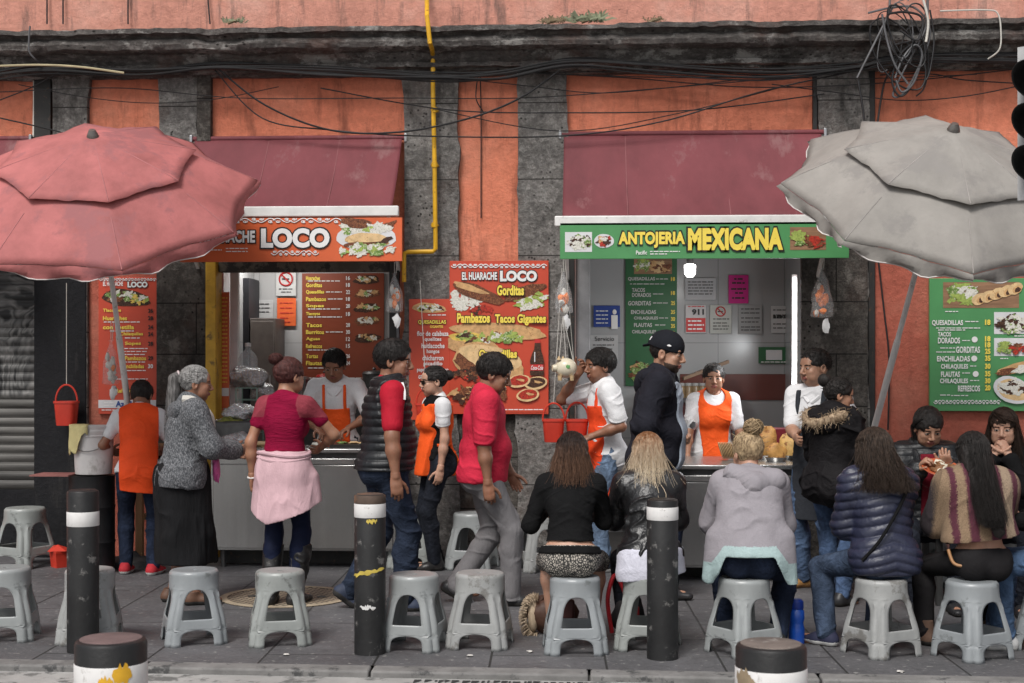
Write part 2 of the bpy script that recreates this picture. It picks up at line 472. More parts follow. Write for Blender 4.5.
class Fig:
    """a person in local axes: x to the person's right, y forward, z up; feet at z = 0"""
    def __init__(s, H=1.7, female=False, fat=1.0, pelvis=None, lean=0, side=0, hunch=0, twist=0, hyaw=0, hpitch=0, hroll=0,
                 hands=(None, None), feet=(None, None), elbow=(None, None), knee=(None, None), toes=(0, 0), heel=(0, 0), bust=0, hcurl=(35, 35), palm=(None, None), belly=0):
        f = s.f = H / 1.7; s.H = H; s.fem = female; s.fat = fat; s.hf = f * (1.085 if female else 1.115)
        s.pel = A(0, 0, .925 * f) if pelvis is None else A(*pelvis)
        s.R0 = Rz(twist * .3) @ Rx(-lean) @ Ry(side); s.R1 = Rz(twist) @ Rx(-lean - hunch) @ Ry(side)
        s.up0, s.up1 = s.R0[:, 2], s.R1[:, 2]
        s.mid = s.pel + s.up0 * .24 * f; s.nb = s.mid + s.up1 * .27 * f
        sw = (.165 if female else .182) * f * (1 + (fat - 1) * .35); s.sw = sw
        shl = s.mid + s.up1 * .225 * f
        s.sh = [shl + s.R1 @ A(sgn * sw, 0, 0) for sgn in (1, -1)]
        s.Rh = Rz(hyaw) @ Rx(-hpitch) @ Ry(hroll)
        nd = nrm(s.up1 + s.R1[:, 1] * .12 + A(0, 0, .5)); s.hc = s.nb + nd * .06 * f + s.Rh @ A(0, .012, .09) * f
        hw = .088 * f * (1.08 if female else 1); s.hip = [s.pel + Rz(twist * .15) @ A(sgn * hw, 0, -.02 * f) for sgn in (1, -1)]
        la, lf, lt, ls = .285 * f, .25 * f, .425 * f, .415 * f
        s.el, s.wr, s.kn, s.an = [], [], [], []; s.toes = toes; s.heel = heel
        for i, sg in enumerate((1, -1)):
            h = hands[i]
            h = s.sh[i] + A(sg * .07, .03, -.5) * f if h is None else A(*h)
            e, w = ik(s.sh[i], h, la, lf, A(sg * .5, -1, -.3) if elbow[i] is None else A(*elbow[i])); s.el.append(e); s.wr.append(w)
            t = feet[i]; t = A(sg * .1, -.02, .085 * f) if t is None else A(*t)
            k, an = ik(s.hip[i], t, lt, ls, A(sg * .1, 1, .1) if knee[i] is None else A(*knee[i])); s.kn.append(k); s.an.append(an)
        s.hcurl, s.palm = hcurl, palm; s.bust, s.belly = bust, belly
        s._prims()
    def T(s, p, upper=True):   # torso coordinates (metres up from the pelvis) -> local
        p = np.asarray(p, float) * s.f
        if p[2] < .24 * s.f: return s.pel + s.R0 @ p
        return s.mid + s.R1 @ (p - A(0, 0, .24 * s.f))
    def _prims(s):
        f, g, fem = s.f, s.fat, s.fem; E = lambda c, r, R: ell(s.T(c), np.array(r) * f, R)
        hipw = 1.06 if fem else .98
        s.torso_lo = [E((0, 0, .0), (.165 * g * hipw, .118 * g, .125), s.R0), E((.072, -.05, -.035), (.09 * g, .088 * g, .1), s.R0), E((-.072, -.05, -.035), (.09 * g, .088 * g, .1), s.R0)]
        s.torso_mid = [E((0, .005 + s.belly * .5, .14), ((.132 if fem else .145) * g, .1 * g + s.belly, .15), s.R0)]
        s.torso_hi = [E((0, -.005, .33), ((.142 if fem else .16) * (1 + (g - 1) * .6), .108 * (1 + (g - 1) * .6), .17), s.R1),
                      cap(s.T((s.sw * .62 / f, -.005, .45)), s.T((-s.sw * .62 / f, -.005, .45)), .060 * f, .060 * f, s.R1[:, 1], .95),
                      cap(s.T((s.sw * .9 / f, -.005, .43)), s.T((0, -.015, .515)), .05 * f, .05 * f), cap(s.T((-s.sw * .9 / f, -.005, .43)), s.T((0, -.015, .515)), .05 * f, .05 * f)]
        if s.bust: s.torso_hi += [E((x, .085, .31), (.065 * s.bust, .06 * s.bust, .065 * s.bust), s.R1) for x in (.065, -.065)]
        s.neck = [cap(s.nb - s.up1 * .02 * f, s.hc + s.Rh @ A(0, -.022, -.06) * f, (.056 if fem else .064) * f, (.05 if fem else .058) * f)]
        ag = 1 + (g - 1) * .5; am = .88 if fem else 1
        s.uarm = [cap(s.sh[i], s.el[i], .051 * f * ag * am, .039 * f * ag * am) for i in (0, 1)]
        s.farm = [[cap(s.el[i], s.el[i] + (s.wr[i] - s.el[i]) * .35, .038 * f * ag * am, .040 * f * ag * am), cap(s.el[i] + (s.wr[i] - s.el[i]) * .35, s.wr[i], .039 * f * ag * am, .025 * f * am)] for i in (0, 1)]
        lg = 1 + (g - 1) * .8
        s.thigh = [[cap(s.hip[i], s.kn[i], .080 * f * lg, .052 * f)] for i in (0, 1)]
        s.shank = []
        for i in (0, 1):
            d = s.an[i] - s.kn[i]; b = nrm(np.cross(np.cross(d, s.kn[i] - s.hip[i]), d) + 1e-6)
            b = A(0, -1, 0) if abs(b[1]) < .3 else b * -np.sign(b[1])
            c = s.kn[i] + d * .3 + b * .014 * f
            s.shank.append([cap(s.kn[i], c, .052 * f, .053 * f * (1 + (g - 1) * .4)), cap(c, s.an[i], .053 * f, .035 * f)])
        s.limbs = s.uarm + s.farm[0] + s.farm[1] + s.thigh[0] + s.thigh[1] + s.shank[0] + s.shank[1]
    def foot_dir(s, i):
        return Rz(s.toes[i]) @ A(0, 1, 0)
    def hand_prims(s, i):
        f = s.f * (.94 if s.fem else 1.0); sg = 1 if i == 0 else -1; w = s.wr[i]; d = nrm(w - s.el[i])
        pn = s.palm[i]; pn = A(-sg, 0, 0) if pn is None else A(*pn)     # direction the palm faces
        pn = nrm(pn - d * (pn @ d)); x = np.cross(d, pn)                   # x: across the palm
        if x @ A(0, 1, 0) < 0 and s.palm[i] is None: x = -x                # thumb side forward when hanging
        th = x if s.palm[i] is None else x * (1 if i == 0 else -1) * -1
        P = [cap(w - d * .015, w + d * .05 * f, .028 * f, .036 * f, pn, .55), cap(w + d * .03 * f, w + d * .082 * f, .036 * f, .037 * f, pn, .42)]
        c0 = math.radians(s.hcurl[i])
        for q, (off, L) in enumerate(((.030, .072), (.0105, .08), (-.0095, .075), (-.028, .06))):
            p = w + d * (.086 - .006 * abs(q - 1)) * f + th * off * f; c = c0 * .4 * (1 + .08 * q)
            for sgm in (.46, .30, .24):
                dr = nrm(d * math.cos(c) + pn * math.sin(c) + th * off * .6); e = p + dr * L * sgm * f
                P.append(cap(p, e, (.0098 - .0012 * (sgm < .4)) * f, (.0092 - .0016 * (sgm < .3)) * f)); p = e; c += c0 * .75
        p = w + d * .03 * f + th * .026 * f + pn * .006
        for ang, L, r in ((48, .04, .0135), (28, .032, .0115), (12, .025, .0095)):
            a = math.radians(ang); dr = nrm(d * math.cos(a) + th * math.sin(a) + pn * .35); e = p + dr * L * f; P.append(cap(p, e, r * f, r * .93 * f)); p = e
        return P
    def head_prims(s):
        f = s.hf; c = s.hc; R = s.Rh; E = lambda p, r: ell(c + R @ (np.array(p) * f), np.array(r) * f, R)
        Cp = lambda a, b, ra, rb: cap(c + R @ (np.array(a) * f), c + R @ (np.array(b) * f), ra * f, rb * f)
        m = .9 if s.fem else 1
        add = [(E((0, -.012, .03), (.074, .093, .083)), .02), (E((0, .025, -.03), (.062, .062, .082)), .03), (E((0, .05, -.09), (.03 * m, .026, .022)), .03),
               (E((.04, .045, -.055), (.026, .035, .035)), .025), (E((-.04, .045, -.055), (.026, .035, .035)), .025),
               (E((.036, .064, -.022), (.024, .018, .018)), .02), (E((-.036, .064, -.022), (.024, .018, .018)), .02),
               (Cp((-.035, .074, .024), (.035, .074, .024), .013 * m, .013 * m), .018), (E((0, .06, .045), (.05, .028, .035)), .02)]
        sub = [(E((.031, .098, .002), (.02, .017, .0125)), .012), (E((-.031, .098, .002), (.02, .017, .0125)), .012)]
        add2 = [(E((.031, .076, .0015), (.0165, .0125, .0115)), .004), (E((-.031, .076, .0015), (.0165, .0125, .0115)), .004),
                (Cp((0, .087, .012), (0, .107, -.027), .008, .0125 * m), .012), (E((.0125, .096, -.034), (.009, .011, .008)), .006), (E((-.0125, .096, -.034), (.009, .011, .008)), .006),
                (E((0, .086, -.0565), (.023, .0125, .0062)), .006), (E((0, .085, -.0665), (.0195, .013, .007)), .006),
                (E((.078, -.008, -.008), (.01, .021, .033)), .008), (E((-.078, -.008, -.008), (.01, .021, .033)), .008)]
        sub2 = [(Cp((-.022, .1, -.0615), (.022, .1, -.0615), .0025, .0025), .004), (E((.086, -.003, -.006), (.008, .009, .016)), .006), (E((-.086, -.003, -.006), (.008, .009, .016)), .006)]
        return add, sub, add2, sub2
    def body(s, root, skinm, lipm=None, browm=None, iris=None, name='body', legs=True, show_hands=(1, 1)):
        k = s.f; core = s.torso_lo + s.torso_mid + s.torso_hi + s.neck + s.limbs
        feet = []
        for i in (0, 1):
            d = s.foot_dir(i); a = s.an[i]; feet += [cap(a - d * .03 - A(0, 0, .045), a + d * .13 - A(0, 0, .055), .034, .03)]
        F = Field.around(core + feet, .0085)
        for p in core: F.add(p, .035)
        for p in feet: F.add(p, .03)
        V, Q = F.mesh(); V = relax(V, Q, 1); parts = [(V, Q, np.zeros(len(Q), int))]
        # head at finer resolution, joined at the neck
        add, sub, add2, sub2 = s.head_prims(); H = Field.around([p for p, _ in add + add2] + s.neck, .0042, .01)
        for p in s.neck: H.add(p, .03)
        for p, kk in add: H.add(p, kk)
        for p, kk in sub: H.add(p, kk, True)
        for p, kk in add2: H.add(p, kk)
        for p, kk in sub2: H.add(p, kk, True)
        V, Q = H.mesh(); V = relax(V, Q, 1, .35); C = V[Q].mean(1); L = (C - s.hc) @ s.Rh / s.hf; mi = np.zeros(len(Q), int)
        x, y, z = np.abs(L[:, 0]), L[:, 1], L[:, 2]
        mi[(((x) / .023) ** 2 + ((z + .0615) / .0125) ** 2 < 1) & (y > .075)] = 1
        bz = .021 + .16 * (x - .028) * (x < .03) - .25 * np.maximum(0, x - .036)
        mi[(np.abs(z - bz) < .0034) & (x > .013) & (x < .05) & (y > .05)] = 2
        eye = (((x - .031) / .0135) ** 2 + ((z - .0005) / .0058) ** 2 < 1) & (y > .06); mi[eye] = 3
        mi[eye & (((x - .030) / .0062) ** 2 + ((z) / .0066) ** 2 < 1)] = 4
        mi[(((x - .031) / .0165) ** 2 + ((z - .006) / .0018) ** 2 < 1) & (y > .055)] = 4
        parts.append((V, Q, mi))
        for i in (0, 1):
            if not show_hands[i]: continue
            P = s.hand_prims(i); G = Field.around(P, .0031, .006); wrist = s.farm[i][1]; a = s.wr[i] - nrm(s.wr[i] - s.el[i]) * .02
            G.add(cap(a, s.wr[i], .028 * s.f, .028 * s.f), .01)
            for j, p in enumerate(P): G.add(p, .012 if j < 3 else .0025)
            V, Q = G.mesh(); V = relax(V, Q, 1, .25); parts.append((V, Q, np.zeros(len(Q), int)))
        n = 0; Vs, Qs, Ms = [], [], []
        for V, Q, m in parts: Vs.append(V); Qs.append(Q + n); Ms.append(m); n += len(V)
        lip = lipm or MATS['lips']; brow = browm or MATS['brow']; ir = iris or MATS['iris']
        return np_mesh(name, np.concatenate(Vs), np.concatenate(Qs), [skinm, lip, brow, MATS['eye_white'], ir], root, np.concatenate(Ms))
    # -------------------------------------------------- clothes
    def garment(s, name, root, prims, t, mat, clips=(), subs=(), k=.04, v=.0066, wr=.005, ff=(4.5, 4.5, 15), seed=1, mats=None, midx=None, disp=None, soft=2, parent=None):
        P = [infl(p, t) for p in prims]; F = Field.around(P, v, .02)
        for p in P: F.add(p, k)
        for p, kk in subs: F.add(p, kk, True)
        for c_ in clips:
            if callable(c_): F.F = np.maximum(F.F, c_(*F.coords()).astype(np.float32))
            else: F.clip(*c_)
        V, Q = F.mesh(); V = relax(V, Q, soft)
        N = vnormals(V, Q)
        if disp is not None: V = V + N * disp(V)[:, None]
        if wr: V = V + N * (folds(V, seed, ff) * wr * .95)[:, None]
        mi = None if midx is None else midx(V[Q].mean(1), N[Q].mean(1))
        return np_mesh(name, V, Q, mats or [mat], parent or root, mi)
    def sleeve(s, i, frac, t=0):
        """arm primitives down to frac of the arm (0..1 upper, 1..2 forearm)"""
        if frac <= 1: return [cap(s.sh[i], s.sh[i] + (s.el[i] - s.sh[i]) * frac, s.uarm[i][3] + t, s.uarm[i][3] + (s.uarm[i][4] - s.uarm[i][3]) * frac + t)]
        q = s.el[i] + (s.wr[i] - s.el[i]) * (frac - 1); return [infl(s.uarm[i], t), cap(s.el[i], q, s.uarm[i][4] + t, (.034 if frac > 1.5 else .038) * s.f + t)]
    def sleeve_clip(s, i, frac):
        if frac <= 1: p = s.sh[i] + (s.el[i] - s.sh[i]) * frac; d = s.el[i] - s.sh[i]
        else: p = s.el[i] + (s.wr[i] - s.el[i]) * (frac - 1); d = s.wr[i] - s.el[i]
        return p, d
    def top(s, root, mat, sleeve=.55, hem=-.02, t=.012, name='shirt', low=True, neck_r=.062, neck_z=.0, flare=0, **kw):
        P = s.torso_mid + s.torso_hi + (s.torso_lo if low else [])
        if flare:
            P = P + [cap(s.pel + s.up0 * .12 * s.f, s.pel + s.up0 * hem * s.f, .12 * s.fat * s.f, (.15 + flare) * s.fat * s.f, s.R0[:, 1], .8)]
        for i in (0, 1):
            fr = sleeve[i] if isinstance(sleeve, (tuple, list)) else sleeve
            if fr: P = P + s.sleeve(i, fr, .004)
        subs = [(ell(s.nb + s.up1 * (.05 + neck_z) * s.f + s.R1[:, 1] * .02, A(neck_r, neck_r, .06) * s.f, s.R1), .01)] if neck_r else []
        return s.garment(name, root, P, t, mat, clips=[(s.pel + s.up0 * hem * s.f, -s.up0)] + list(kw.pop('clips', ())), subs=subs + list(kw.pop('subs', ())), **kw)
    def pants(s, root, mat, t=.012, wide=0, bottom=1.0, name='trousers', waist=.1, **kw):
        P = list(s.torso_lo); C = []
        for i in (0, 1):
            e = s.kn[i] + (s.an[i] - s.kn[i]) * bottom
            P += [infl(s.thigh[i][0], wide * .3), cap(s.kn[i], e, .056 * s.f + wide * .35, (.05 * s.f + wide * .45) if wide else .042 * s.f)] + s.shank[i]
        return s.garment(name, root, P, t, mat, clips=[(s.pel + s.up0 * waist * s.f, s.up0)], k=.02, ff=kw.pop('ff', (5, 5, 13)), wr=kw.pop('wr', .006), **kw)
    def shoes(s, root, mat, sole, high=.0, size=1.0, name='shoe', fat=1.0):
        for i in (0, 1):
            d = s.foot_dir(i); a = s.an[i] - A(0, 0, .085 * s.f); pit = math.radians(s.heel[i]); f = s.f * size
            fx = A(0, 0, 1); dd = nrm(d * math.cos(pit) - fx * math.sin(pit)); uu = nrm(fx * math.cos(pit) + d * math.sin(pit)); sd_ = np.cross(dd, uu)
            P = lambda y, z, x=0: a + A(0, 0, .085 * s.f) + dd * y * f + uu * (z - .085) * f + sd_ * x * f
            pr = [cap(P(-.045, .035), P(.06, .035), .038 * fat * f, .043 * fat * f), cap(P(.06, .032), P(.155, .026), .045 * fat * f, .034 * fat * f, uu, .75), cap(P(-.035, .04), P(-.012, .1 + high), .042 * f * fat, .044 * f * fat)]
            F = Field.around(pr + [cap(P(-.05, .0), P(.16, .0), .05 * f, .05 * f)], .006)
            for p in pr: F.add(p, .03)
            F.clip(P(0, .0), -uu); F.clip(P(0, .1 + high), uu)
            V, Q = F.mesh(); V = relax(V, Q, 1)
            h = ((V[Q].mean(1) - P(0, 0)) @ uu) / f; V2 = V
            np_mesh(name, V2, Q, [mat, sole], root, (h < .026).astype(int))
    # -------------------------------------------------- hair
    def scalp(s, d, r=.012):
        """point on the cranium (head axes direction d), r metres off it"""
        d = nrm(d); f = s.hf; a = (A(.074, .093, .083) + r) * f
        t = 1 / math.sqrt(((d / a) ** 2).sum()); return s.hc + s.Rh @ (A(0, -.012, .03) * f + d * t)
    def cap_hair(s, v=.005, thick=.014, front=.05, side=0, nape=-.05, extra=(), cut=None, k=.02, noise=.004, fr=60, subs=()):
        f = s.hf; R = s.Rh; E = lambda p, r: ell(s.hc + R @ (np.array(p) * f), np.array(r) * f, R)
        base = [E((0, -.014, .032), A(.074, .093, .083) + thick)]
        F = Field.around(base + list(extra), v, .015)
        for p in base: F.add(p, k)
        # carve face and nape before adding the locks
        F.add(E((0, .115, front - .085), (.07 + side, .075, .085)), .015, True)
        F.add(E((.075, .055, -.045), (.035, .055, .06)), .015, True); F.add(E((-.075, .055, -.045), (.035, .055, .06)), .015, True)
        F.clip(s.hc + R @ (A(0, 0, nape) * f), R @ A(0, .25, -1))
        for p in extra: F.add(p, k)
        for p, kk in subs: F.add(p, kk, True)
        V, Q = F.mesh(); V = relax(V, Q, 1); N = vnormals(V, Q)
        return V + N * (vnoise(V * fr, 3) * noise)[:, None], Q
    def put_hair(s, root, mat, V, Q, strands=(), name='hair'):
        """cap plus strand tubes as one mesh"""
        tv, tq = [], []; n = len(V)
        for pts, r0, r1 in strands:
            pts = np.asarray(pts); m = len(pts); t = np.gradient(pts, axis=0); t /= np.maximum(np.linalg.norm(t, axis=1), 1e-9)[:, None]
            x = np.cross(t, A(.3, .5, .81)); x /= np.maximum(np.linalg.norm(x, axis=1), 1e-9)[:, None]; y = np.cross(t, x)
            rr = np.linspace(r0, r1, m)[:, None]
            ring = np.stack([pts + rr * (x * math.cos(a) + y * math.sin(a)) for a in (0, 2.09, 4.19)], 1).reshape(-1, 3)
            i = np.arange(m - 1)[:, None] * 3; k = np.arange(3)[None]
            q = np.stack([i + k, i + (k + 1) % 3, i + 3 + (k + 1) % 3, i + 3 + k], -1).reshape(-1, 4)
            tv.append(ring); tq.append(q + n); n += len(ring)
        return np_mesh(name, np.concatenate([V] + tv), np.concatenate([Q] + tq), [mat], root)
    def tufts(s, n, L, r=.004, seed=1, front=.05, fwd=.4, lift=.5):
        g = np.random.default_rng(seed); out = []; f = s.f
        while len(out) < n:
            d = nrm(g.normal(size=3))
            if d[2] < -.25 or (d[1] > .45 and d[2] < .45) or (d[1] > .1 and d[2] < -.02): continue
            p = s.scalp(d, .008); o = s.Rh @ nrm(d * lift + A(g.normal() * .3, fwd + g.normal() * .3, -.25 + g.normal() * .2))
            l = L * g.uniform(.6, 1.2); b = p + o * l * .5 + (s.Rh @ d) * .006; out.append(([p, b, p + o * l], r, .001))
        return out
    def combed(s, n, L, seed=1, r=.0022, crown=A(.1, -.35, .93), off=.016):
        """short straight hair lying along the skull, away from the crown"""
        g = np.random.default_rng(seed); out = []; c0 = nrm(crown)
        while len(out) < n:
            d = nrm(g.normal(size=3))
            if d[2] < -.3 or (d[1] > .5 and d[2] < .42) or (d[1] > .1 and d[2] < .0): continue
            t = d - c0; t = nrm(t - d * (t @ d) + g.normal(size=3) * .22); q = off * g.uniform(.75, 1.15); lf = g.uniform(.0, .007)
            out.append(([s.scalp(nrm(d + t * L * k * 9), q + lf * k * k) for k in np.linspace(0, 1, 5)], r, r * .35))
        return out
    def falls(s, n, zend, seed=1, spread=.0, r=.0045, ang=(65, 295), back=.0, wave=0, off=.016, part=A(0, .25, .97), jitter=.03, taper=0):
        """strands from the parting over the skull, then down to zend (metres below the head centre)"""
        g = np.random.default_rng(seed); out = []; f = s.f; part = nrm(part)
        n = int(n * 1.7); r *= .66
        for _ in range(n):
            al = math.radians(g.uniform(*ang)); h = A(math.sin(al), math.cos(al), 0); o = off * g.uniform(.55, 1.15); P = []
            d0 = nrm(part + A(0, g.uniform(-.5, .15), 0))
            for t in np.linspace(0, 1, 6): P.append(s.scalp(nrm(d0 * (1 - t) + h * t * 1.1 + A(0, 0, -.12) * t), o))
            p = P[-1]; ze = s.hc[2] + zend * f * g.uniform(.86, 1.03); m = 8; ph = g.uniform(0, 6.28); hw = s.Rh @ h; fly = g.random() < .07; jx = g.normal(size=2) * jitter * (2.4 if fly else 1)
            for t in np.linspace(0, 1, m)[1:]:
                z = p[2] + (ze - p[2]) * t; w = wave * math.sin(ph + t * 11) * t; q = 1 - taper * t
                xy = s.hc[:2] + (p[:2] - s.hc[:2]) * q + hw[:2] * (spread * t) + jx * t + A(0, -back * t)
                P.append(A(xy[0] + w, xy[1] + w * .5, z))
            out.append((P, r * (.45 if fly else 1), r * .3))
        return out
    def pulled(s, n, base, seed=1, r=.0035, off=.012, low=-.35):
        """strands drawn tight over the skull to the point 'base' (head axes direction)"""
        g = np.random.default_rng(seed); out = []; b = nrm(base)
        while len(out) < n:
            d = nrm(g.normal(size=3))
            if d[2] < low or (d[1] > .3 and d[2] < .5) or d @ b > .93: continue
            out.append(([s.scalp(nrm(d * (1 - t) + b * t), off * g.uniform(.8, 1.15)) for t in np.linspace(0, 1, 8)], r, r * .8))
        return out
# ---------------------------------------------------------------- people
for n_, c_, r_ in (('lips', (.23, .075, .06), .45), ('brow', (.018, .012, .010), .8), ('eye_white', (.34, .30, .27), .3), ('iris', (.012, .008, .006), .2)):
    M(n_, c_, r_, var=.08, bump=0)
SK_A, SK_B, SK_C, SK_D = skin('skin_tan', (.33, .165, .10)), skin('skin_brown', (.25, .115, .068)), skin('skin_light', (.46, .26, .18)), skin('skin_olive', (.37, .20, .13))
H_BLK = hairm('hair_black', (.008, .007, .007), (.028, .024, .022))
H_DKB = hairm('hair_dark_brown', (.016, .010, .008), (.05, .03, .02))
WHITE = cloth('white_cotton', (.66, .66, .67), .08, fold=.7)
ORANGE = cloth('orange_apron_cloth', (.82, .10, .018), .12, .7, fold=.7)
RORANGE = cloth('red_orange_apron_cloth', (.78, .07, .02), .12, .7, fold=.7)
BLKC = cloth('black_cotton', (.0085, .0085, .009), .25, fold=.8)
BLKP = cloth('black_puffer_nylon', (.010, .011, .013), .3, .45, fold=.6, spec=.4)
JEAN = denim('mid_blue_denim', (.050, .080, .145)); DJEAN = denim('dark_blue_denim', (.014, .020, .038)); BJEAN = denim('black_denim', (.012, .014, .020))
SOLE = M('white_rubber_sole', (.6, .6, .58), .6, .15, spots=(.2, .18, .16)); DSOLE = M('dark_rubber_sole', (.03, .028, .026), .7)
LEATH = M('black_leather', (.010, .010, .011), .36, .3, vs=10, bump=.8, bs=22, spec=.6, bdist=.012)
BOOT = M('worn_black_boot_leather', (.018, .017, .017), .38, .4, bump=.7, bs=24, bdist=.01, spots=(.08, .075, .07))
TAN = M('tan_suede', (.42, .22, .075), .85, .25, bump=.3)
DKSHOE = M('dark_shoe_leather', (.02, .02, .022), .45, .3)
METAL = M('worn_metal', (.45, .45, .46), .35, .2, metal=1)
def Lc(root, px, py, dy=0.0):
    """photo pixel on the plane dy metres behind the person's base -> the person's own axes"""
    return np.array(root.matrix_basis.inverted() @ at(px, py, root.location.y + dy))
def pers(px, py, rz, label, group=None, z=0.0, Y=None):
    p = gnd(px, py) if Y is None else at(px, HOR, Y); p.z = z
    return thing('person', p, label, 'person', rz, group)
def short_hair(s, root, mat, **k):
    L = k.pop('L', .03) * .8; n = k.pop('n', 260) * 3; seed = k.pop('seed', 1); fwd = k.pop('fwd', .5); lift = k.pop('lift', .5) * .45
    V, Q = s.cap_hair(**k); s.put_hair(root, mat, V, Q, s.combed(n, L, seed, off=k.get('thick', .014) + .002) + s.tufts(n // 5, L * .8, .0018, seed, fwd=fwd, lift=lift))
def apron(s, root, mat, z0, z1, w, t=.024, back=None, name='apron', straps=True, ycut=.02, extra=(), seed=3, **kw):
    """bib over the front (z0..z1 metres from the pelvis, half width w)"""
    P = s.torso_mid + s.torso_hi + s.torso_lo + list(extra); f = s.f
    C = [(s.T((0, 0, z1)), s.R1[:, 2]), (s.pel + s.up0 * z0 * f, -s.up0), (s.T((w, 0, .2)), s.R0[:, 0]), (s.T((-w, 0, .2)), -s.R0[:, 0])]
    if ycut is not None: C.append((s.T((0, ycut, .2)), -s.R0[:, 1]))
    o = s.garment(name, root, P, t, mat, clips=C, seed=seed, **kw)
    if straps:
        band(s, root, mat, w * .62, w * .62 + .024, z1 - .02, .5, t + .002, parent=o)
    return o
def band(s, root, mat, x0, x1, z0, z1, t, name='strap', parent=None):
    for sg in (1, -1):
        a, b = (x0, x1) if sg == 1 else (-x1, -x0)
        s.garment(name, root, s.torso_mid + s.torso_hi, t, mat, clips=[(s.T((b, 0, .3)), s.R1[:, 0]), (s.T((a, 0, .3)), -s.R1[:, 0]), (s.T((0, 0, z0)), -s.R1[:, 2]), (s.T((0, 0, z1)), s.R1[:, 2])], wr=0, v=.007, parent=parent)
def quilt(p, amp, fx=0, z0=0):
    return lambda V: amp * (np.abs(np.sin(np.pi * (V[:, 2] + fx * np.abs(V[:, 0]) + z0) / p)) ** .55 - .6)
def curve_pts(*ps, n=10):
    ps = [np.asarray(p, float) for p in ps]; out = []
    for i in range(len(ps) - 1):
        a, b, c, d = ps[max(0, i - 1)], ps[i], ps[i + 1], ps[min(len(ps) - 1, i + 2)]
        for t in np.linspace(0, 1, n, endpoint=False):
            out.append(.5 * ((2 * b) + (c - a) * t + (2 * a - 5 * b + 4 * c - d) * t * t + (3 * b - a - 3 * c + d) * t ** 3))
    return out + [ps[-1]]
def lock(pts, n, spread, r=.004, seed=1, r1=.0012, L=.12):
    """a hank of strands following a path"""
    g = np.random.default_rng(seed); P = np.array(curve_pts(*pts, n=4)); out = []
    for _ in range(n):
        o = g.normal(size=3) * spread; e = g.normal(size=3) * spread * .7; m = len(P) if g.random() > .4 else max(4, int(len(P) * g.uniform(.7, 1)))
        t = np.linspace(0, 1, len(P))[:, None]; out.append(((P + o * np.minimum(1, .35 + t * 1.4) + e * t + .004 * np.sin(t * 9 + g.uniform(0, 6)))[:m], r, r1))
    return out

def girl_vest():
    root = pers(139, 574, 14, 'girl seen from behind in an orange tabard and dark jeans, bending over a wooden table'); 
    s = Fig(1.52, True, 1.02, pelvis=(0, -.02, .80), lean=9, hunch=9, hpitch=38, hyaw=-8, hands=((.16, .3, .92), (-.22, .24, .93)), feet=((.11, -.05, .077), (-.10, .05, .077)), toes=(-25, -12))
    s.body(root, SK_B); s.pants(root, DJEAN, seed=2)
    s.shoes(root, M('red_canvas', (.42, .02, .03), .8), SOLE, name='shoe')
    s.top(root, WHITE, .62, hem=-.03, t=.014, seed=4, name='t_shirt')
    VEST = cloth('orange_vest_cloth', (.86, .085, .02), .1, .6, fold=.6)
    o = s.garment('tabard', root, s.torso_mid + s.torso_hi + s.torso_lo + [cap(s.pel + A(0, -.01, .1), s.pel + A(0, -.015, -.16), .125, .14, A(0, 1, 0), .8)], .026, VEST,
        clips=[(s.T((.165, 0, .4)), A(1, 0, -.02)), (s.T((-.165, 0, .4)), A(-1, 0, -.02)), (s.pel + A(0, 0, -.17), A(-.12, 0, -1))], subs=[(ell(s.nb + s.up1 * .05, A(.07, .075, .05), s.R1), .01)], seed=8, wr=.005)
    V, Q = s.cap_hair(front=.045, nape=-.07); f = lambda *d: s.scalp(nrm(A(*d)), .03)
    s.put_hair(root, H_BLK, V, Q, s.pulled(160, (0, -.8, .55), 3) + s.tufts(60, .02, seed=4))

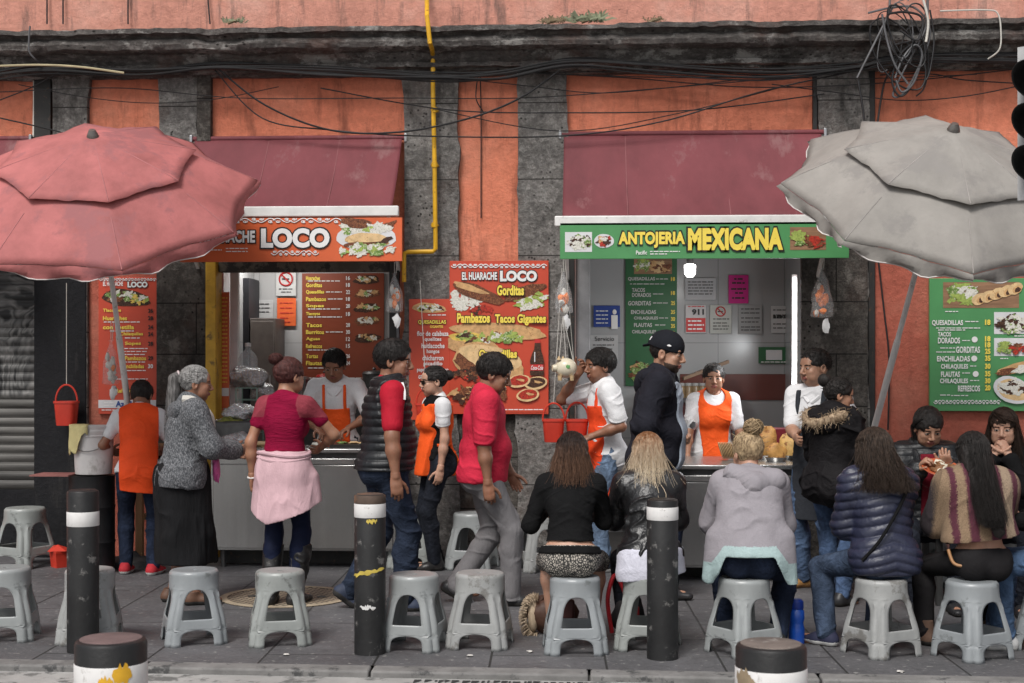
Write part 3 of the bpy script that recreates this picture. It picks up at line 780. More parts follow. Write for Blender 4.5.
def old_woman():
    root = pers(183, 603, -62, 'old woman with a long grey ponytail in a grey knit jacket and black skirt')
    s = Fig(1.58, True, 1.15, lean=4, hunch=6, hpitch=4, hyaw=-12, hands=((.10, .33, 1.02), (-.10, .36, 1.0)), elbow=(A(.8, -.6, -.6), A(-.8, -.6, -.6)), feet=((.11, .06, .08), (-.10, -.05, .08)), toes=(-8, 8), bust=1)
    s.body(root, SK_B); m, nt, b = _new('grey_knit'); v = _vec(nt)
    c = _ramp(nt, _noise(nt, 120, 3, .7, _vec(nt, (1, 1, .6))), [(.36, (.03, .032, .037)), (.5, (.085, .089, .096)), (.66, (.21, .21, .22))]); nt.links.new(c, b.inputs['Base Color']); b.inputs['Roughness'].default_value = .95
    nt.links.new(_bump(nt, _noise(nt, 12, 3, .5, v, 1), .5, .03), b.inputs['Normal'])
    jk = s.top(root, m, 1.93, hem=-.09, t=.032, name='jacket', neck_r=.06, neck_z=.02, flare=.005, wr=.008, seed=5, k=.05)
    FLE = cloth('cream_fleece', (.6, .57, .52), .12, fold=.9, fs=40)
    hood = [cap(s.T((.10, -.10, .46)), s.T((-.10, -.10, .46)), .05, .05), ell(s.T((0, -.10, .43)), A(.11, .055, .075), s.R1)]
    s.garment('hood', root, hood, .0, m, seed=3, wr=.005)
    mb = MB(); mb.tube(curve_pts(s.T((.09, -.09, .535)), s.T((.12, -.01, .535)), s.T((.085, .12, .45)), s.T((.03, .17, .34)), s.T((.02, .19, .2)), n=6), .026, 8); mb.tube(curve_pts(s.T((-.10, -.09, .50)), s.T((-.105, -.01, .52)), s.T((-.075, .10, .45)), s.T((-.03, .15, .34)), s.T((-.02, .17, .2)), n=6), .017, 8)
    mb.build('fleece_trim', FLE, jk, local=True)
    mb = MB(); p = s.T((.17, .03, .0)); mb.tube([p, p + A(.005, .012, -.05), p + A(.012, .02, -.1)], [.006, .01, .004], 6); mb.build('zip_pull', M('red_plastic_tag', (.6, .02, .03)), jk, local=True)
    s.garment('skirt', root, s.torso_lo + s.thigh[0] + s.thigh[1] + s.shank[0] + s.shank[1] + [cap(s.pel, A(0, .02, .26), .165, .195, A(0, 1, 0), .98)], .018, cloth('charcoal_skirt', (.012, .012, .013), .3, fold=.8, stretch=(2, 2, .3)), clips=[(A(0, 0, .27), A(0, 0, -1)), (s.pel + A(0, 0, .1), A(0, 0, 1))], wr=.012, ff=(14, 14, 1.5), seed=6)
    s.shoes(root, M('brown_sandal_leather', (.10, .05, .03), .6), DSOLE, name='sandal')
    G = hairm('hair_grey', (.07, .067, .065), (.36, .35, .34)); GD = hairm('hair_grey_dark_tail', (.025, .024, .023), (.20, .19, .185))
    V, Q = s.cap_hair(front=.05, nape=-.06, thick=.010); base = A(-.1, -.95, .2)
    s.put_hair(root, G, V, Q, s.pulled(330, base, 3, .0032))
    b0 = s.scalp(base, .02)
    P = [b0, b0 + A(-.0, -.025, -.03), b0 + A(.0, -.03, -.12), b0 + A(.005, -.04, -.26), b0 + A(.01, -.05, -.42)]
    V2 = Field.around([cap(P[0], P[1], .045, .045), cap(P[1], P[3], .045, .045), cap(P[3], P[4], .04, .01)], .006)
    for q in ([cap(P[0], P[1], .024, .034), cap(P[1], P[2], .038, .042), cap(P[2], P[3], .042, .034), cap(P[3], P[4], .034, .008)]): V2.add(q, .02)
    V, Q = V2.mesh(); hh = s.put_hair(root, GD, V, Q, lock(P, 260, .014, .0028, 5), name='ponytail')
    mb = MB(); R = s.Rh; mb.tube([b0 + A(math.cos(a) * .022, 0, math.sin(a) * .022) for a in np.linspace(0, 6.28, 13)], .007, 6); mb.build('hair_tie', M('pale_hair_tie', (.6, .5, .5)), hh, local=True)
    return root, s

def magenta_woman():
    root = pers(284, 604, -10, 'woman in a magenta top with a pink cardigan tied round her waist, seen from behind')
    s = Fig(1.63, True, 1.04, lean=2, hunch=3, hpitch=8, hyaw=-28, twist=-6, hands=((.17, .26, 1.04), (-.235, .02, .84)), elbow=(A(.9, -.25, -.35), A(-.6, -1, 0)), feet=((.075, .02, .08), (-.09, -.02, .08)), toes=(-12, 10), bust=1, hcurl=(50, 60))
    s.body(root, SK_A)
    MAG = cloth('magenta_jersey', (.205, .005, .032), .2, .8, fold=.9, fs=16, stretch=(.6, .6, 3)); LACE = cloth('magenta_lace', (.23, .04, .055), .3, .85, fs=40)
    def lace(C, N):
        x = np.abs(C[:, 0]); zz = C[:, 2]; return ((x > .115 * s.f) & (zz > s.nb[2] - .13) & (x + (zz - s.nb[2] + .13) * .25 > .13)).astype(int)
    s.top(root, MAG, .5, hem=.06, t=.01, name='top', low=False, neck_r=.075, neck_z=-.01, seed=4, mats=[MAG, LACE], midx=lace, ff=(5, 5, 26), wr=.005)
    s.pants(root, cloth('navy_leggings', (.010, .014, .035), .2, .7), t=.008, name='leggings', wr=.003)
    PK = cloth('pale_pink_knit', (.56, .37, .40), .12, fold=.5, fs=14, stretch=(1.4, 1.4, .5))
    z = s.pel[2]
    tie = [cap(A(0, 0, z + .13), A(0, .0, z + .02), .135, .165, A(0, 1, 0), .8), cap(A(0, -.01, z + .02), A(.02, -.02, z - .3), .165, .225, A(0, 1, 0), .78), cap(A(-.16, .0, z - .1), A(-.2, .0, z - .36), .04, .03), cap(A(.17, .02, z - .05), A(.23, .02, z - .30), .05, .025)]
    s.garment('tied_cardigan', root, s.torso_lo + tie, .016, PK, clips=[(A(0, 0, z + .135), A(0, 0, 1)), (A(0, 0, z - .27), A(.25, .3, -1)), (A(-.05, 0, z - .34), A(-.5, 0, -1))], wr=.006, ff=(9, 9, 3), seed=9)
    mb = MB()
    for k in range(3): mb.tube([A(math.cos(a) * .172, math.sin(a) * .142, z + .115 - k * .032 + .012 * math.sin(a * 2 + k)) for a in np.linspace(0, 6.28, 33)], .014, 8)
    mb.build('cardigan_sleeve', PK, root, local=True)
    for i in (0, 1):
        pr = [cap(s.an[i] + (s.kn[i] - s.an[i]) * .85, s.an[i], .066, .05)]; s.garment('boot_shaft', root, pr, .008, BOOT, clips=[(s.an[i] + (s.kn[i] - s.an[i]) * .8, A(0, 0, 1))], wr=.009, ff=(9, 9, 20), seed=3 + i)
    s.shoes(root, BOOT, DSOLE, name='boot_foot')
    mb = MB(); w = s.wr[1]; d = nrm(s.wr[1] - s.el[1]); x = nrm(np.cross(d, A(0, 1, 0))); y = np.cross(d, x); mb.tube([w + (x * math.cos(a) + y * math.sin(a)) * .03 for a in np.linspace(0, 6.28, 17)], .006, 6); mb.build('bracelet', M('white_beads', (.7, .68, .66)), root, local=True)
    HR = hairm('hair_reddish_brown', (.028, .010, .010), (.10, .035, .03)); V, Q = s.cap_hair(front=.045, nape=-.07); base = A(-.25, -.8, .62); b0 = s.scalp(base, .03)
    F = Field.around([ell(b0, A(.05, .045, .04))], .006); F.add(ell(b0, A(.047, .042, .036))); v2, q2 = F.mesh(); n = len(V); V = np.concatenate([V, v2]); Q = np.concatenate([Q, q2 + n])
    g = np.random.default_rng(4); bun = []
    for k in range(60):
        a0 = g.uniform(0, 6.28); n_ = nrm(g.normal(size=3)); e1 = nrm(np.cross(n_, A(.2, .9, .4))); e2 = np.cross(n_, e1)
        bun.append(([b0 + (e1 * math.cos(a0 + t) + e2 * math.sin(a0 + t)) * A(.05, .045, .039) for t in np.linspace(0, 2.2, 8)], .004, .002))
    s.put_hair(root, HR, V, Q, s.pulled(260, base, 3) + bun)

def left_vendor():
    root = pers(337, 0, 178, 'young vendor in a white polo and orange apron, looking down behind the left counter', Y=.32, z=.04)
    s = Fig(1.69, False, .98, pelvis=(0, -.04, .915), lean=7, hunch=6, hpitch=24, hands=((.10, .30, 1.02), (-.16, .30, 1.03)), palm=(A(.3, 0, -1), A(-.3, 0, -1)), elbow=(A(.8, -.5, -.2), A(-.8, -.5, -.2)), hcurl=(55, 55))
    s.body(root, SK_B); sh = s.top(root, WHITE, .8, hem=-.05, t=.018, name='polo_shirt', wr=.006, flare=.0); s.pants(root, DJEAN)
    mb = MB()
    for sg in (1, -1): mb.tube(curve_pts(s.T((0, -.07, .535)), s.T((sg * .07, -.01, .53)), s.T((sg * .055, .075, .46)), s.T((sg * .01, .10, .41)), n=5), .014, 6)
    mb.build('collar', WHITE, sh, local=True); s.shoes(root, DKSHOE, DSOLE)
    apron(s, root, ORANGE, -.3, .30, .125, t=.03, extra=[cap(s.pel, s.pel + A(0, 0, -.3), .15, .15, A(0, 1, 0), .8)])
    short_hair(s, root, H_BLK, front=.062, nape=-.04, L=.035, lift=.7)

def vest_man():
    root = pers(386, 609, -74, 'heavy man in a black puffer vest, red t-shirt and jeans, looking right')
    s = Fig(1.74, False, 1.22, lean=1, hunch=3, hpitch=6, hyaw=-18, belly=.02, hands=((.30, .02, .86), (-.3, .05, .85)), elbow=(A(.8, -.8, 0), A(-.6, -1, 0)), feet=((.10, .10, .09), (-.10, -.22, .12)), toes=(-4, 10), heel=(0, 38), knee=(A(.1, 1, .1), A(-.1, 1, .2)))
    s.body(root, SK_B); RED = cloth('red_polyester', (.40, .014, .03), .15, .7); 
    s.top(root, RED, .74, hem=-.02, t=.016, name='t_shirt', seed=3)
    mb = MB(); q = s.sh[0] + A(.075, 0, -.1); d_ = nrm(s.el[0] - s.sh[0]); mb.blob(q + A(.004, 0, -.03), (.004, .022, .028), 10, rough=.5, seed=4); mb.build('sleeve_emblem', M('white_print', (.8, .8, .8)), root, local=True)
    mb = MB(); mb.tube(curve_pts(s.sh[0] + A(.0, .055, .055), s.sh[0] + A(.035, .064, .0), s.sh[0] + A(.045, .062, -.05), n=6), .012, 6); mb.build('sleeve_stripe', MATS['white_print'], root, local=True)
    vq = quilt(.052, .013)
    s.garment('puffer_vest', root, s.torso_mid + s.torso_hi + s.torso_lo + [cap(s.nb - s.up1 * .02, s.nb + s.up1 * .05, .075, .068)], .038, BLKP,
        clips=[(s.pel + A(0, 0, -.03), A(0, 0, -1)), (s.T((.178, 0, .42)), A(1, 0, .15)), (s.T((-.178, 0, .42)), A(-1, 0, .15)), (s.nb + s.up1 * .065, nrm(s.up1 - s.R1[:, 1] * .25))], disp=vq, wr=.003, soft=1, seed=4)
    s.pants(root, denim('washed_blue_denim', (.020, .028, .048)), wide=.012, t=.018, wr=.010, ff=(6, 6, 13), waist=.05)
    s.shoes(root, M('navy_sneaker', (.03, .04, .07), .7), DSOLE, size=1.08)
    short_hair(s, root, H_BLK, front=.06, nape=-.045, L=.032, lift=.7, fwd=.35, n=340, thick=.016)

def sunglasses_woman():
    root = pers(437, 569, 116, 'woman in sunglasses, black trousers and an orange tabard, facing left'); 
    s = Fig(1.57, True, .98, lean=1, hpitch=3, hyaw=-4, hands=((.17, .04, .68), (-.2, .05, .685)), feet=((.08, -.02, .08), (-.08, .05, .08)), toes=(0, 0), bust=.8)
    s.body(root, SK_C); s.top(root, WHITE, .5, hem=.12, t=.012, name='t_shirt', low=False); bl = s.garment('black_undervest', root, s.torso_mid + s.torso_hi + s.torso_lo + s.neck, .019, BLKC, clips=[(s.T((.15, 0, .4)), A(1, 0, 0)), (s.T((-.15, 0, .4)), A(-1, 0, 0)), (s.pel, A(0, 0, -1)), (s.nb + A(0, 0, .03), A(0, -.2, 1))])
    s.pants(root, BJEAN, seed=4); s.shoes(root, BOOT, DSOLE, high=.05, name='ankle_boot')
    ex = [cap(s.pel + A(0, .02, .1), s.pel + A(0, .035, -.10), .12, .14, A(0, 1, 0), .85)]
    ta = s.garment('tabard', root, s.torso_mid + s.torso_hi + s.torso_lo + ex, .028, ORANGE, clips=[(s.T((.15, 0, .4)), A(1, 0, -.1)), (s.T((-.15, 0, .4)), A(-1, 0, -.1)), (s.pel + A(0, 0, -.12), A(0, 0, -1)), (s.T((0, .06, .475)), A(0, 0, 1))],
        subs=[(cap(s.T((.22, -.0, .3)), s.T((.21, -.0, -.15)), .06, .06), .01), (cap(s.T((-.22, -.0, .3)), s.T((-.21, -.0, -.15)), .06, .06), .01), (ell(s.nb + A(0, .03, .0), A(.075, .09, .07)), .01)], seed=6)
    for sg in (1, -1):
        mb = MB(); mb.tube([s.T((sg * .145, .05, .13)), s.T((sg * .165, -.01, .13)), s.T((sg * .145, -.07, .13))], .012, 6); mb.blob(s.T((sg * .168, -.0, .13)), (.012, .025, .022), 8, seed=2)
        mb.build('side_tie', ORANGE, ta, local=True)
    mb = MB(); R = s.Rh; h = lambda x, y, z: s.hc + R @ A(x, y, z) * s.hf * 1.01
    for sg in (1, -1):
        mb.add([h(sg * x, y, z) for x, y, z in ((.006, .104, .012), (.055, .088, .014), (.058, .08, -.008), (.04, .092, -.018), (.014, .1, -.014))], [(0, 1, 2, 3, 4)])
        mb.tube([h(sg * .056, .086, .01), h(sg * .076, .02, .01), h(sg * .08, -.01, .004)], .0035, 5)
    mb.tube([h(-.008, .106, .008), h(.008, .106, .008)], .003, 5); mb.build('sunglasses', M('dark_lens', (.01, .008, .008), .12, spec=.7), root, local=True, smooth=False)
    V, Q = s.cap_hair(front=.055, nape=-.07, thick=.010); base = A(0, -.95, .1); b0 = s.scalp(base, .022)
    F = Field.around([ell(b0, A(.05, .045, .05))], .006); F.add(ell(b0, A(.045, .04, .042))); v2, q2 = F.mesh(); n = len(V)
    s.put_hair(root, H_BLK, np.concatenate([V, v2]), np.concatenate([Q, q2 + n]), s.pulled(240, base, 3))

def red_polo_man():
    root = pers(488, 604, -86, 'man in a red polo shirt and grey trousers striding to the right')
    s = Fig(1.68, False, 1.12, pelvis=(0, -.03, .89), lean=0, hunch=5, hpitch=20, hyaw=-5, belly=.03, hands=((.25, .0, .80), (-.26, .16, .84)), elbow=(A(.7, -.9, 0), A(-.6, -1, 0)), feet=((.07, .15, .085), (-.08, -.21, .12)), toes=(0, 4), heel=(0, 32), knee=(A(.05, 1, .1), A(-.05, 1, .1)), hcurl=(45, 45))
    s.body(root, SK_B); RP = cloth('red_pique', (.52, .026, .056), .12, .8, fold=.8)
    sh = s.top(root, RP, .82, hem=-.075, t=.032, name='polo_shirt', wr=.007, seed=5, neck_z=.015, flare=-.005)
    mb = MB()
    for sg in (1, -1): mb.tube(curve_pts(s.T((0, -.085, .545)), s.T((sg * .075, -.02, .54)), s.T((sg * .06, .075, .47)), s.T((sg * .01, .11, .43)), n=5), .015, 6)
    mb.build('collar', RP, sh, local=True)
    s.pants(root, cloth('grey_twill', (.17, .163, .168), .16, .8, fold=.9, stretch=(1, 1, .45)), wide=.012, t=.018, wr=.010, ff=(7, 7, 10), waist=.06, seed=7)
    s.shoes(root, DKSHOE, DSOLE, size=1.05); short_hair(s, root, H_BLK, front=.06, nape=-.04, L=.035, fwd=.6, thick=.017, seed=6)

SEAT = .415
def sit(px, py, rz, label, H, fat=1.0, lean=12, hunch=10, feet=None, hands=None, **k):
    root = pers(px, py, rz, label); f = H / 1.7
    s = Fig(H, True, fat, pelvis=(0, .0, SEAT + .128 * f), lean=lean, hunch=hunch, feet=feet or ((.12, .36, .08), (-.12, .36, .08)), knee=(A(.25, 1, .8), A(-.25, 1, .8)),
            hands=hands or ((.1, .38, SEAT + .36), (-.1, .38, SEAT + .36)), elbow=k.pop('elbow', (A(.45, -.6, -1), A(-.45, -.6, -1))), **k)
    return root, s

def seated_black_top():
    root, s = sit(570, 649, -2, 'seated woman with brown bobbed hair, black top and a black and white patterned skirt', 1.5, 1.02, 8, 13, hpitch=18, hroll=2, hands=((.12, .42, .72), (-.17, .3, .74)))
    s.body(root, SK_C); s.top(root, BLKC, 1.96, hem=.085, t=.012, low=True, name='sweater', wr=.006, neck_z=-.01, ff=(6, 6, 20))
    m, nt, b = _new('patterned_skirt'); vo = nt.nodes.new('ShaderNodeTexVoronoi'); vo.feature = 'DISTANCE_TO_EDGE'; vo.inputs['Scale'].default_value = 80; nt.links.new(_vec(nt, (1, 1, .8)), vo.inputs['Vector'])
    nt.links.new(_ramp(nt, vo.outputs['Distance'], [(.1, (.02, .02, .02)), (.2, (.36, .33, .29)), (.45, (.42, .38, .33)), (.5, (.03, .03, .03))]), b.inputs['Base Color']); b.inputs['Roughness'].default_value = .9
    s.garment('skirt', root, s.torso_lo + s.thigh[0] + s.thigh[1] + [cap(s.kn[0], s.kn[1], .06, .06)], .008, m, clips=[(s.pel + s.up0 * .055, s.up0)], wr=.004)
    s.garment('waistband', root, s.torso_lo, .02, BLKC, clips=[(s.pel + s.up0 * .05, s.up0), (s.pel + s.up0 * .005, -s.up0)], wr=.002)
    s.shoes(root, DKSHOE, DSOLE)
    BR = hairm('hair_brown', (.045, .024, .016), (.19, .10, .06), root=(.02, .012, .01), z0=s.hc[2] - .05, z1=s.hc[2] + .09)
    V, Q = s.cap_hair(front=.05, nape=-.2, extra=[cap(s.hc + A(0, -.055, 0), s.hc + A(0, -.08, -.13), .092, .10, A(0, 1, 0), .6)])
    s.put_hair(root, BR, V, Q, s.falls(900, -.20, 2, spread=.02, r=.0032, off=.022, wave=.003, back=.03, jitter=.02))

def seated_leather():
    root, s = sit(650, 646, 2, 'seated woman in a black leather jacket with long dyed blonde hair', 1.49, 1.06, 8, 13, hpitch=16, hands=((.12, .42, .72), (-.12, .42, .72)))
    s.body(root, SK_C); s.top(root, LEATH, 1.93, hem=-.02, t=.026, name='leather_jacket', wr=.011, ff=(8, 8, 16), seed=6, neck_z=.0, flare=-.02)
    s.garment('shirt_tail', root, s.torso_lo + [cap(s.pel, s.pel + A(0, -.02, -.10), .165, .185, A(0, 1, 0), .75)], .018, cloth('pale_lilac_cotton', (.58, .58, .66), .06, fold=.9), clips=[(s.pel + A(0, 0, .04), A(0, 0, 1)), (s.pel + A(0, 0, -.13), A(.16, 0, -1)), (s.pel + A(0, .1, 0), A(0, 1, 0))], wr=.008, ff=(16, 16, 4))
    s.pants(root, BJEAN); s.shoes(root, BOOT, DSOLE)
    BL = hairm('hair_dyed_blonde', (.52, .39, .25), (.88, .76, .58), root=(.20, .085, .035), z0=s.hc[2] - .10, z1=s.hc[2] + .13)
    V, Q = s.cap_hair(front=.05, nape=-.2, extra=[cap(s.hc + A(0, -.06, 0), s.hc + A(0, -.10, -.16), .08, .06, A(0, 1, 0), .5), cap(s.hc + A(.01, -.11, -.15), s.hc + A(.02, -.13, -.30), .045, .02, A(0, 1, 0), .5)])
    c = s.hc
    st = s.falls(750, -.2, 2, spread=.005, r=.003, off=.02, wave=.004, back=.06, taper=.25) + lock([c + A(.02, -.13, -.12), c + A(.03, -.16, -.22), c + A(.04, -.165, -.33)], 170, .022, .003, 4) + lock([c + A(-.03, -.13, -.12), c + A(-.045, -.16, -.22), c + A(-.075, -.155, -.31)], 80, .012, .003, 6) + lock([c + A(.05, -.12, -.12), c + A(.06, -.15, -.22), c + A(.075, -.155, -.30)], 70, .012, .003, 8)
    s.put_hair(root, BL, V, Q, st)

def seated_hoodie():
    root, s = sit(750, 651, -6, 'seated woman with a messy blonde bun and a lilac-grey hooded jacket', 1.54, 1.12, 12, 14, hpitch=14, hyaw=24, hands=((.12, .42, .74), (-.14, .42, .74)), feet=((.16, .12, .08), (-.14, .36, .08)))
    s.body(root, SK_C); GH = cloth('lilac_grey_fleece', (.27, .252, .272), .1, fold=.7, fs=7); AQ = cloth('aqua_lining', (.34, .44, .44), .1, fold=.8)
    z = s.pel[2]
    ex = [cap(s.T((0, -.03, .30)), A(0, -.07, z - .02), .17, .20, A(0, 1, 0), .7), cap(A(.18, -.04, z + .1), A(.215, -.05, z - .14), .05, .03), cap(A(-.18, -.04, z + .1), A(-.22, -.05, z - .12), .05, .03)]
    P = s.torso_mid + s.torso_hi + ex + s.sleeve(0, 1.9, .01) + s.sleeve(1, 1.9, .01)
    band = lambda C, N: ((C[:, 2] < z + .075 - .1 * np.clip((np.abs(C[:, 0]) - .14) / .07, 0, 1)) & (C[:, 1] < .1)).astype(int)
    s.garment('hooded_jacket', root, P, .02, GH, clips=[lambda X, Y, Z: (z + .012 - .16 * np.clip((np.abs(X) - .13) / .07, 0, 1)) - Z + 0 * Y], subs=[(ell(A(0, .2, z), A(.2, .2, .22)), .02), (ell(s.nb + s.up1 * .06, A(.07, .07, .06)), .01)], wr=.009, ff=(8, 8, 9), mats=[GH, AQ], midx=band, seed=8, k=.05)
    hd = [cap(s.T((.15, -.06, .47)), s.T((-.10, -.07, .50)), .055, .05), cap(s.T((.15, -.08, .45)), s.T((.02, -.14, .40)), .05, .06), cap(s.T((-.1, -.08, .48)), s.T((.02, -.14, .40)), .045, .06)]
    s.garment('hood', root, hd, .006, GH, wr=.010, ff=(12, 12, 20), mats=[GH, AQ], midx=lambda C, N: ((C[:, 2] > s.nb[2] + .025) & (C[:, 0] < .06) & (C[:, 1] > s.nb[1] - .06)).astype(int), seed=2)
    s.pants(root, DJEAN, waist=.035, t=.014); s.shoes(root, M('black_canvas', (.02, .02, .02), .8), SOLE)
    BL = hairm('hair_blonde_streaked', (.09, .055, .028), (.58, .43, .26)); V, Q = s.cap_hair(front=.05, nape=-.07); base = A(.12, -.55, .85); b0 = s.scalp(base, .045)
    F = Field.around([ell(b0, A(.06, .06, .06))], .006); F.add(ell(b0, A(.048, .044, .044))); v2, q2 = F.mesh(); n = len(V); g = np.random.default_rng(2); bun = []
    for k in range(90):
        a0 = g.uniform(0, 6.28); n_ = nrm(g.normal(size=3)); e1 = nrm(np.cross(n_, A(.2, .9, .4))); e2 = np.cross(n_, e1); q = g.uniform(.9, 1.15)
        bun.append(([b0 + (e1 * math.cos(a0 + t) + e2 * math.sin(a0 + t)) * A(.052, .047, .046) * q for t in np.linspace(0, 2.4, 9)], .0042, .002))
    s.put_hair(root, BL, np.concatenate([V, v2]), np.concatenate([Q, q2 + n]), s.pulled(300, base, 3, .0038, .014) + bun + s.tufts(40, .05, .002, 5, fwd=-.2, lift=.8))

def apron_man():
    root = pers(606, 570, 106, 'vendor in a white t-shirt and red-orange apron reaching up to the hanging piggy bank')
    s = Fig(1.73, False, .98, lean=2, hunch=2, hpitch=4, hyaw=10, hands=((.06, .44, 1.55), (-.18, .32, 1.02)), elbow=(A(.5, -.3, -1), A(-.6, -.6, -.8)), feet=((.1, .0, .086), (-.1, .05, .086)), palm=(A(.9, .3, -.2), A(.6, 0, -1)), hcurl=(50, 50))
    h = Lc(root, 569, 372, .02); s = Fig(1.70, False, .98, lean=2, hunch=2, hpitch=4, hyaw=8, hands=(h * A(1, 1, 1) + A(.0, -.07, -.02), Lc(root, 590, 437, -.22)), elbow=(A(.6, -.2, -1), A(-.5, -.6, -.8)), feet=((.1, .0, .086), (-.1, .06, .086)), palm=(A(0, .8, -.5), A(.5, 0, -1)), hcurl=(60, 60))
    s.body(root, SK_B); s.top(root, WHITE, .75, hem=-.14, t=.026, name='t_shirt', wr=.007, flare=.0); s.pants(root, denim('light_blue_denim', (.12, .17, .25)), wide=.03)
    s.shoes(root, DKSHOE, SOLE)
    ex = [cap(s.pel + A(0, .02, .1), s.pel + A(0, .05, -.42), .14, .17, A(0, 1, 0), .6)]
    apron(s, root, RORANGE, -.42, .36, .155, t=.03, extra=ex, ycut=-.02); short_hair(s, root, H_BLK, front=.06, nape=-.05, L=.045, lift=.6, n=320, thick=.018, seed=9)

def cap_man():
    root = pers(656, 597, -97, 'tall bearded man in a backwards dark cap and dark hooded jacket, holding a paper')
    ha = Lc(root, 682, 433, -.02)
    s = Fig(1.80, False, 1.25, lean=1, hunch=6, hpitch=10, hyaw=-14, belly=.02, hands=(ha + A(.10, -.06, -.02), ha + A(-.05, -.04, -.03)), elbow=(A(.9, -.9, -.4), A(-.7, -.9, -.5)), feet=((.1, .06, .09), (-.1, -.05, .09)), palm=(A(-.6, .2, .8), A(.6, .2, .8)), hcurl=(70, 70))
    s.body(root, SK_D); HD = cloth('dark_navy_fleece', (.017, .017, .023), .25, fold=.9)
    BRD = M('short_beard', (.045, .028, .020), .8, .4, bump=.5, bs=300)
    s.top(root, HD, 1.9, hem=-.13, t=.034, name='hooded_jacket', wr=.010, ff=(8, 8, 14), neck_z=.01, k=.05)
    s.garment('hood', root, [cap(s.T((.12, -.07, .49)), s.T((-.12, -.07, .49)), .06, .06), cap(s.T((.11, -.05, .53)), s.T((.10, .05, .50)), .035, .03), cap(s.T((-.11, -.05, .53)), s.T((-.10, .05, .50)), .035, .03), ell(s.T((0, -.115, .45)), A(.12, .06, .09), s.R1)], .004, HD, wr=.008)
    s.garment('grey_shirt', root, s.torso_mid + s.torso_hi + s.torso_lo, .046, cloth('heather_blue_grey', (.33, .37, .43), .1), clips=[(s.T((.11, 0, .2)), A(1, 0, 0)), (s.T((-.08, 0, .2)), A(-1, 0, 0)), (s.T((0, .03, .2)), A(0, -1, 0)), (s.pel + A(0, 0, -.1), A(0, 0, -1)), (s.T((0, 0, .47)), A(0, 0, 1))], subs=[(ell(s.nb + A(0, .06, .0), A(.06, .08, .07)), .01)])
    s.pants(root, DJEAN, wide=.03); s.shoes(root, DKSHOE, DSOLE)
    V, Q = s.cap_hair(front=.04, nape=-.05, thick=.006); s.put_hair(root, H_BLK, V, Q, [], name='hair')
    f = s.hf; R = s.Rh; h = lambda x, y, z: s.hc + R @ A(x, y, z) * f
    F = Field.around([ell(h(0, -.012, .034), A(.11, .13, .12), R)], .0045); F.add(ell(h(0, -.014, .040), A(.090, .110, .098) * f, R)); F.clip(h(0, .0, .022), R @ A(0, -.14, -1)); F.add(cap(h(0, -.1, .04), h(0, -.155, .02), .055 * f, .05 * f, R @ A(0, .3, 1), .12), .008)
    F.add(ell(h(0, -.014, .132), A(.008, .008, .005)), .004); V, Q = F.mesh(); cp = np_mesh('cap', V, Q, [cloth('dark_cap_cloth', (.014, .015, .019), .2)], root)
    mb = MB(); mb.blob(h(.087, .03, .05), (.005, .016, .007), 8, rough=.3, seed=2, rot=Matrix(R.tolist())); mb.build('cap_emblem', MATS['white_print'], cp, local=True); mb = MB(); mb.blob(h(.05, -.092, .065), (.006, .01, .022), 8, rough=.4, seed=3, rot=Matrix(R.tolist())); mb.build('cap_emblem', MATS['white_print'], cp, local=True)
    F = Field.around([ell(h(0, .03, -.06), A(.085, .09, .08), R)], .0045); add, sub, a2, s2 = s.head_prims()
    for p, k in add: F.add(infl(p, .0022), k)
    x = F.clip(h(0, .0, -.045), R @ A(0, .12, 1)); F.clip(h(0, .0, 0), R @ A(0, -1, .1)); F.add(ell(h(0, .105, -.062), A(.03, .03, .012) * f, R), .006, True)
    V, Q = F.mesh(); V = relax(V, Q, 1); np_mesh('beard', V, Q, [BRD], root)
    return root, s

def right_vendor():
    root = pers(713, 0, 184, 'short vendor woman in an orange apron, facing out behind the right counter', Y=.28, z=.0)
    s = Fig(1.59, True, 1.08, lean=2, hpitch=2, hyaw=-6, bust=1, hands=((.24, .16, .80), (-.24, .16, .80)))
    s.body(root, SK_A); sh = s.top(root, WHITE, .8, hem=-.05, t=.016, name='polo_shirt'); s.pants(root, BJEAN); s.shoes(root, DKSHOE, DSOLE)
    ta = s.garment('tabard', root, s.torso_mid + s.torso_hi + s.torso_lo + [cap(s.pel, s.pel + A(0, .02, -.1), .15, .16, A(0, 1, 0), .8)], .028, ORANGE, clips=[(s.T((.15, 0, .4)), A(1, 0, -.1)), (s.T((-.15, 0, .4)), A(-1, 0, -.1)), (s.pel + A(0, 0, -.12), A(0, 0, -1))],
        subs=[(ell(s.nb + A(0, .06, .0), A(.085, .11, .085)), .01)], seed=4)
    mb = MB()
    for sg in (1, -1): mb.tube(curve_pts(s.T((0, -.08, .535)), s.T((sg * .075, -.01, .525)), s.T((sg * .07, .08, .44)), s.T((sg * .012, .118, .375)), n=5), .016, 6)
    mb.build('collar', WHITE, sh, local=True)
    V, Q = s.cap_hair(front=.05, nape=-.06); s.put_hair(root, H_BLK, V, Q, s.pulled(220, (0, -.9, .4), 3) + s.tufts(50, .025, seed=3))

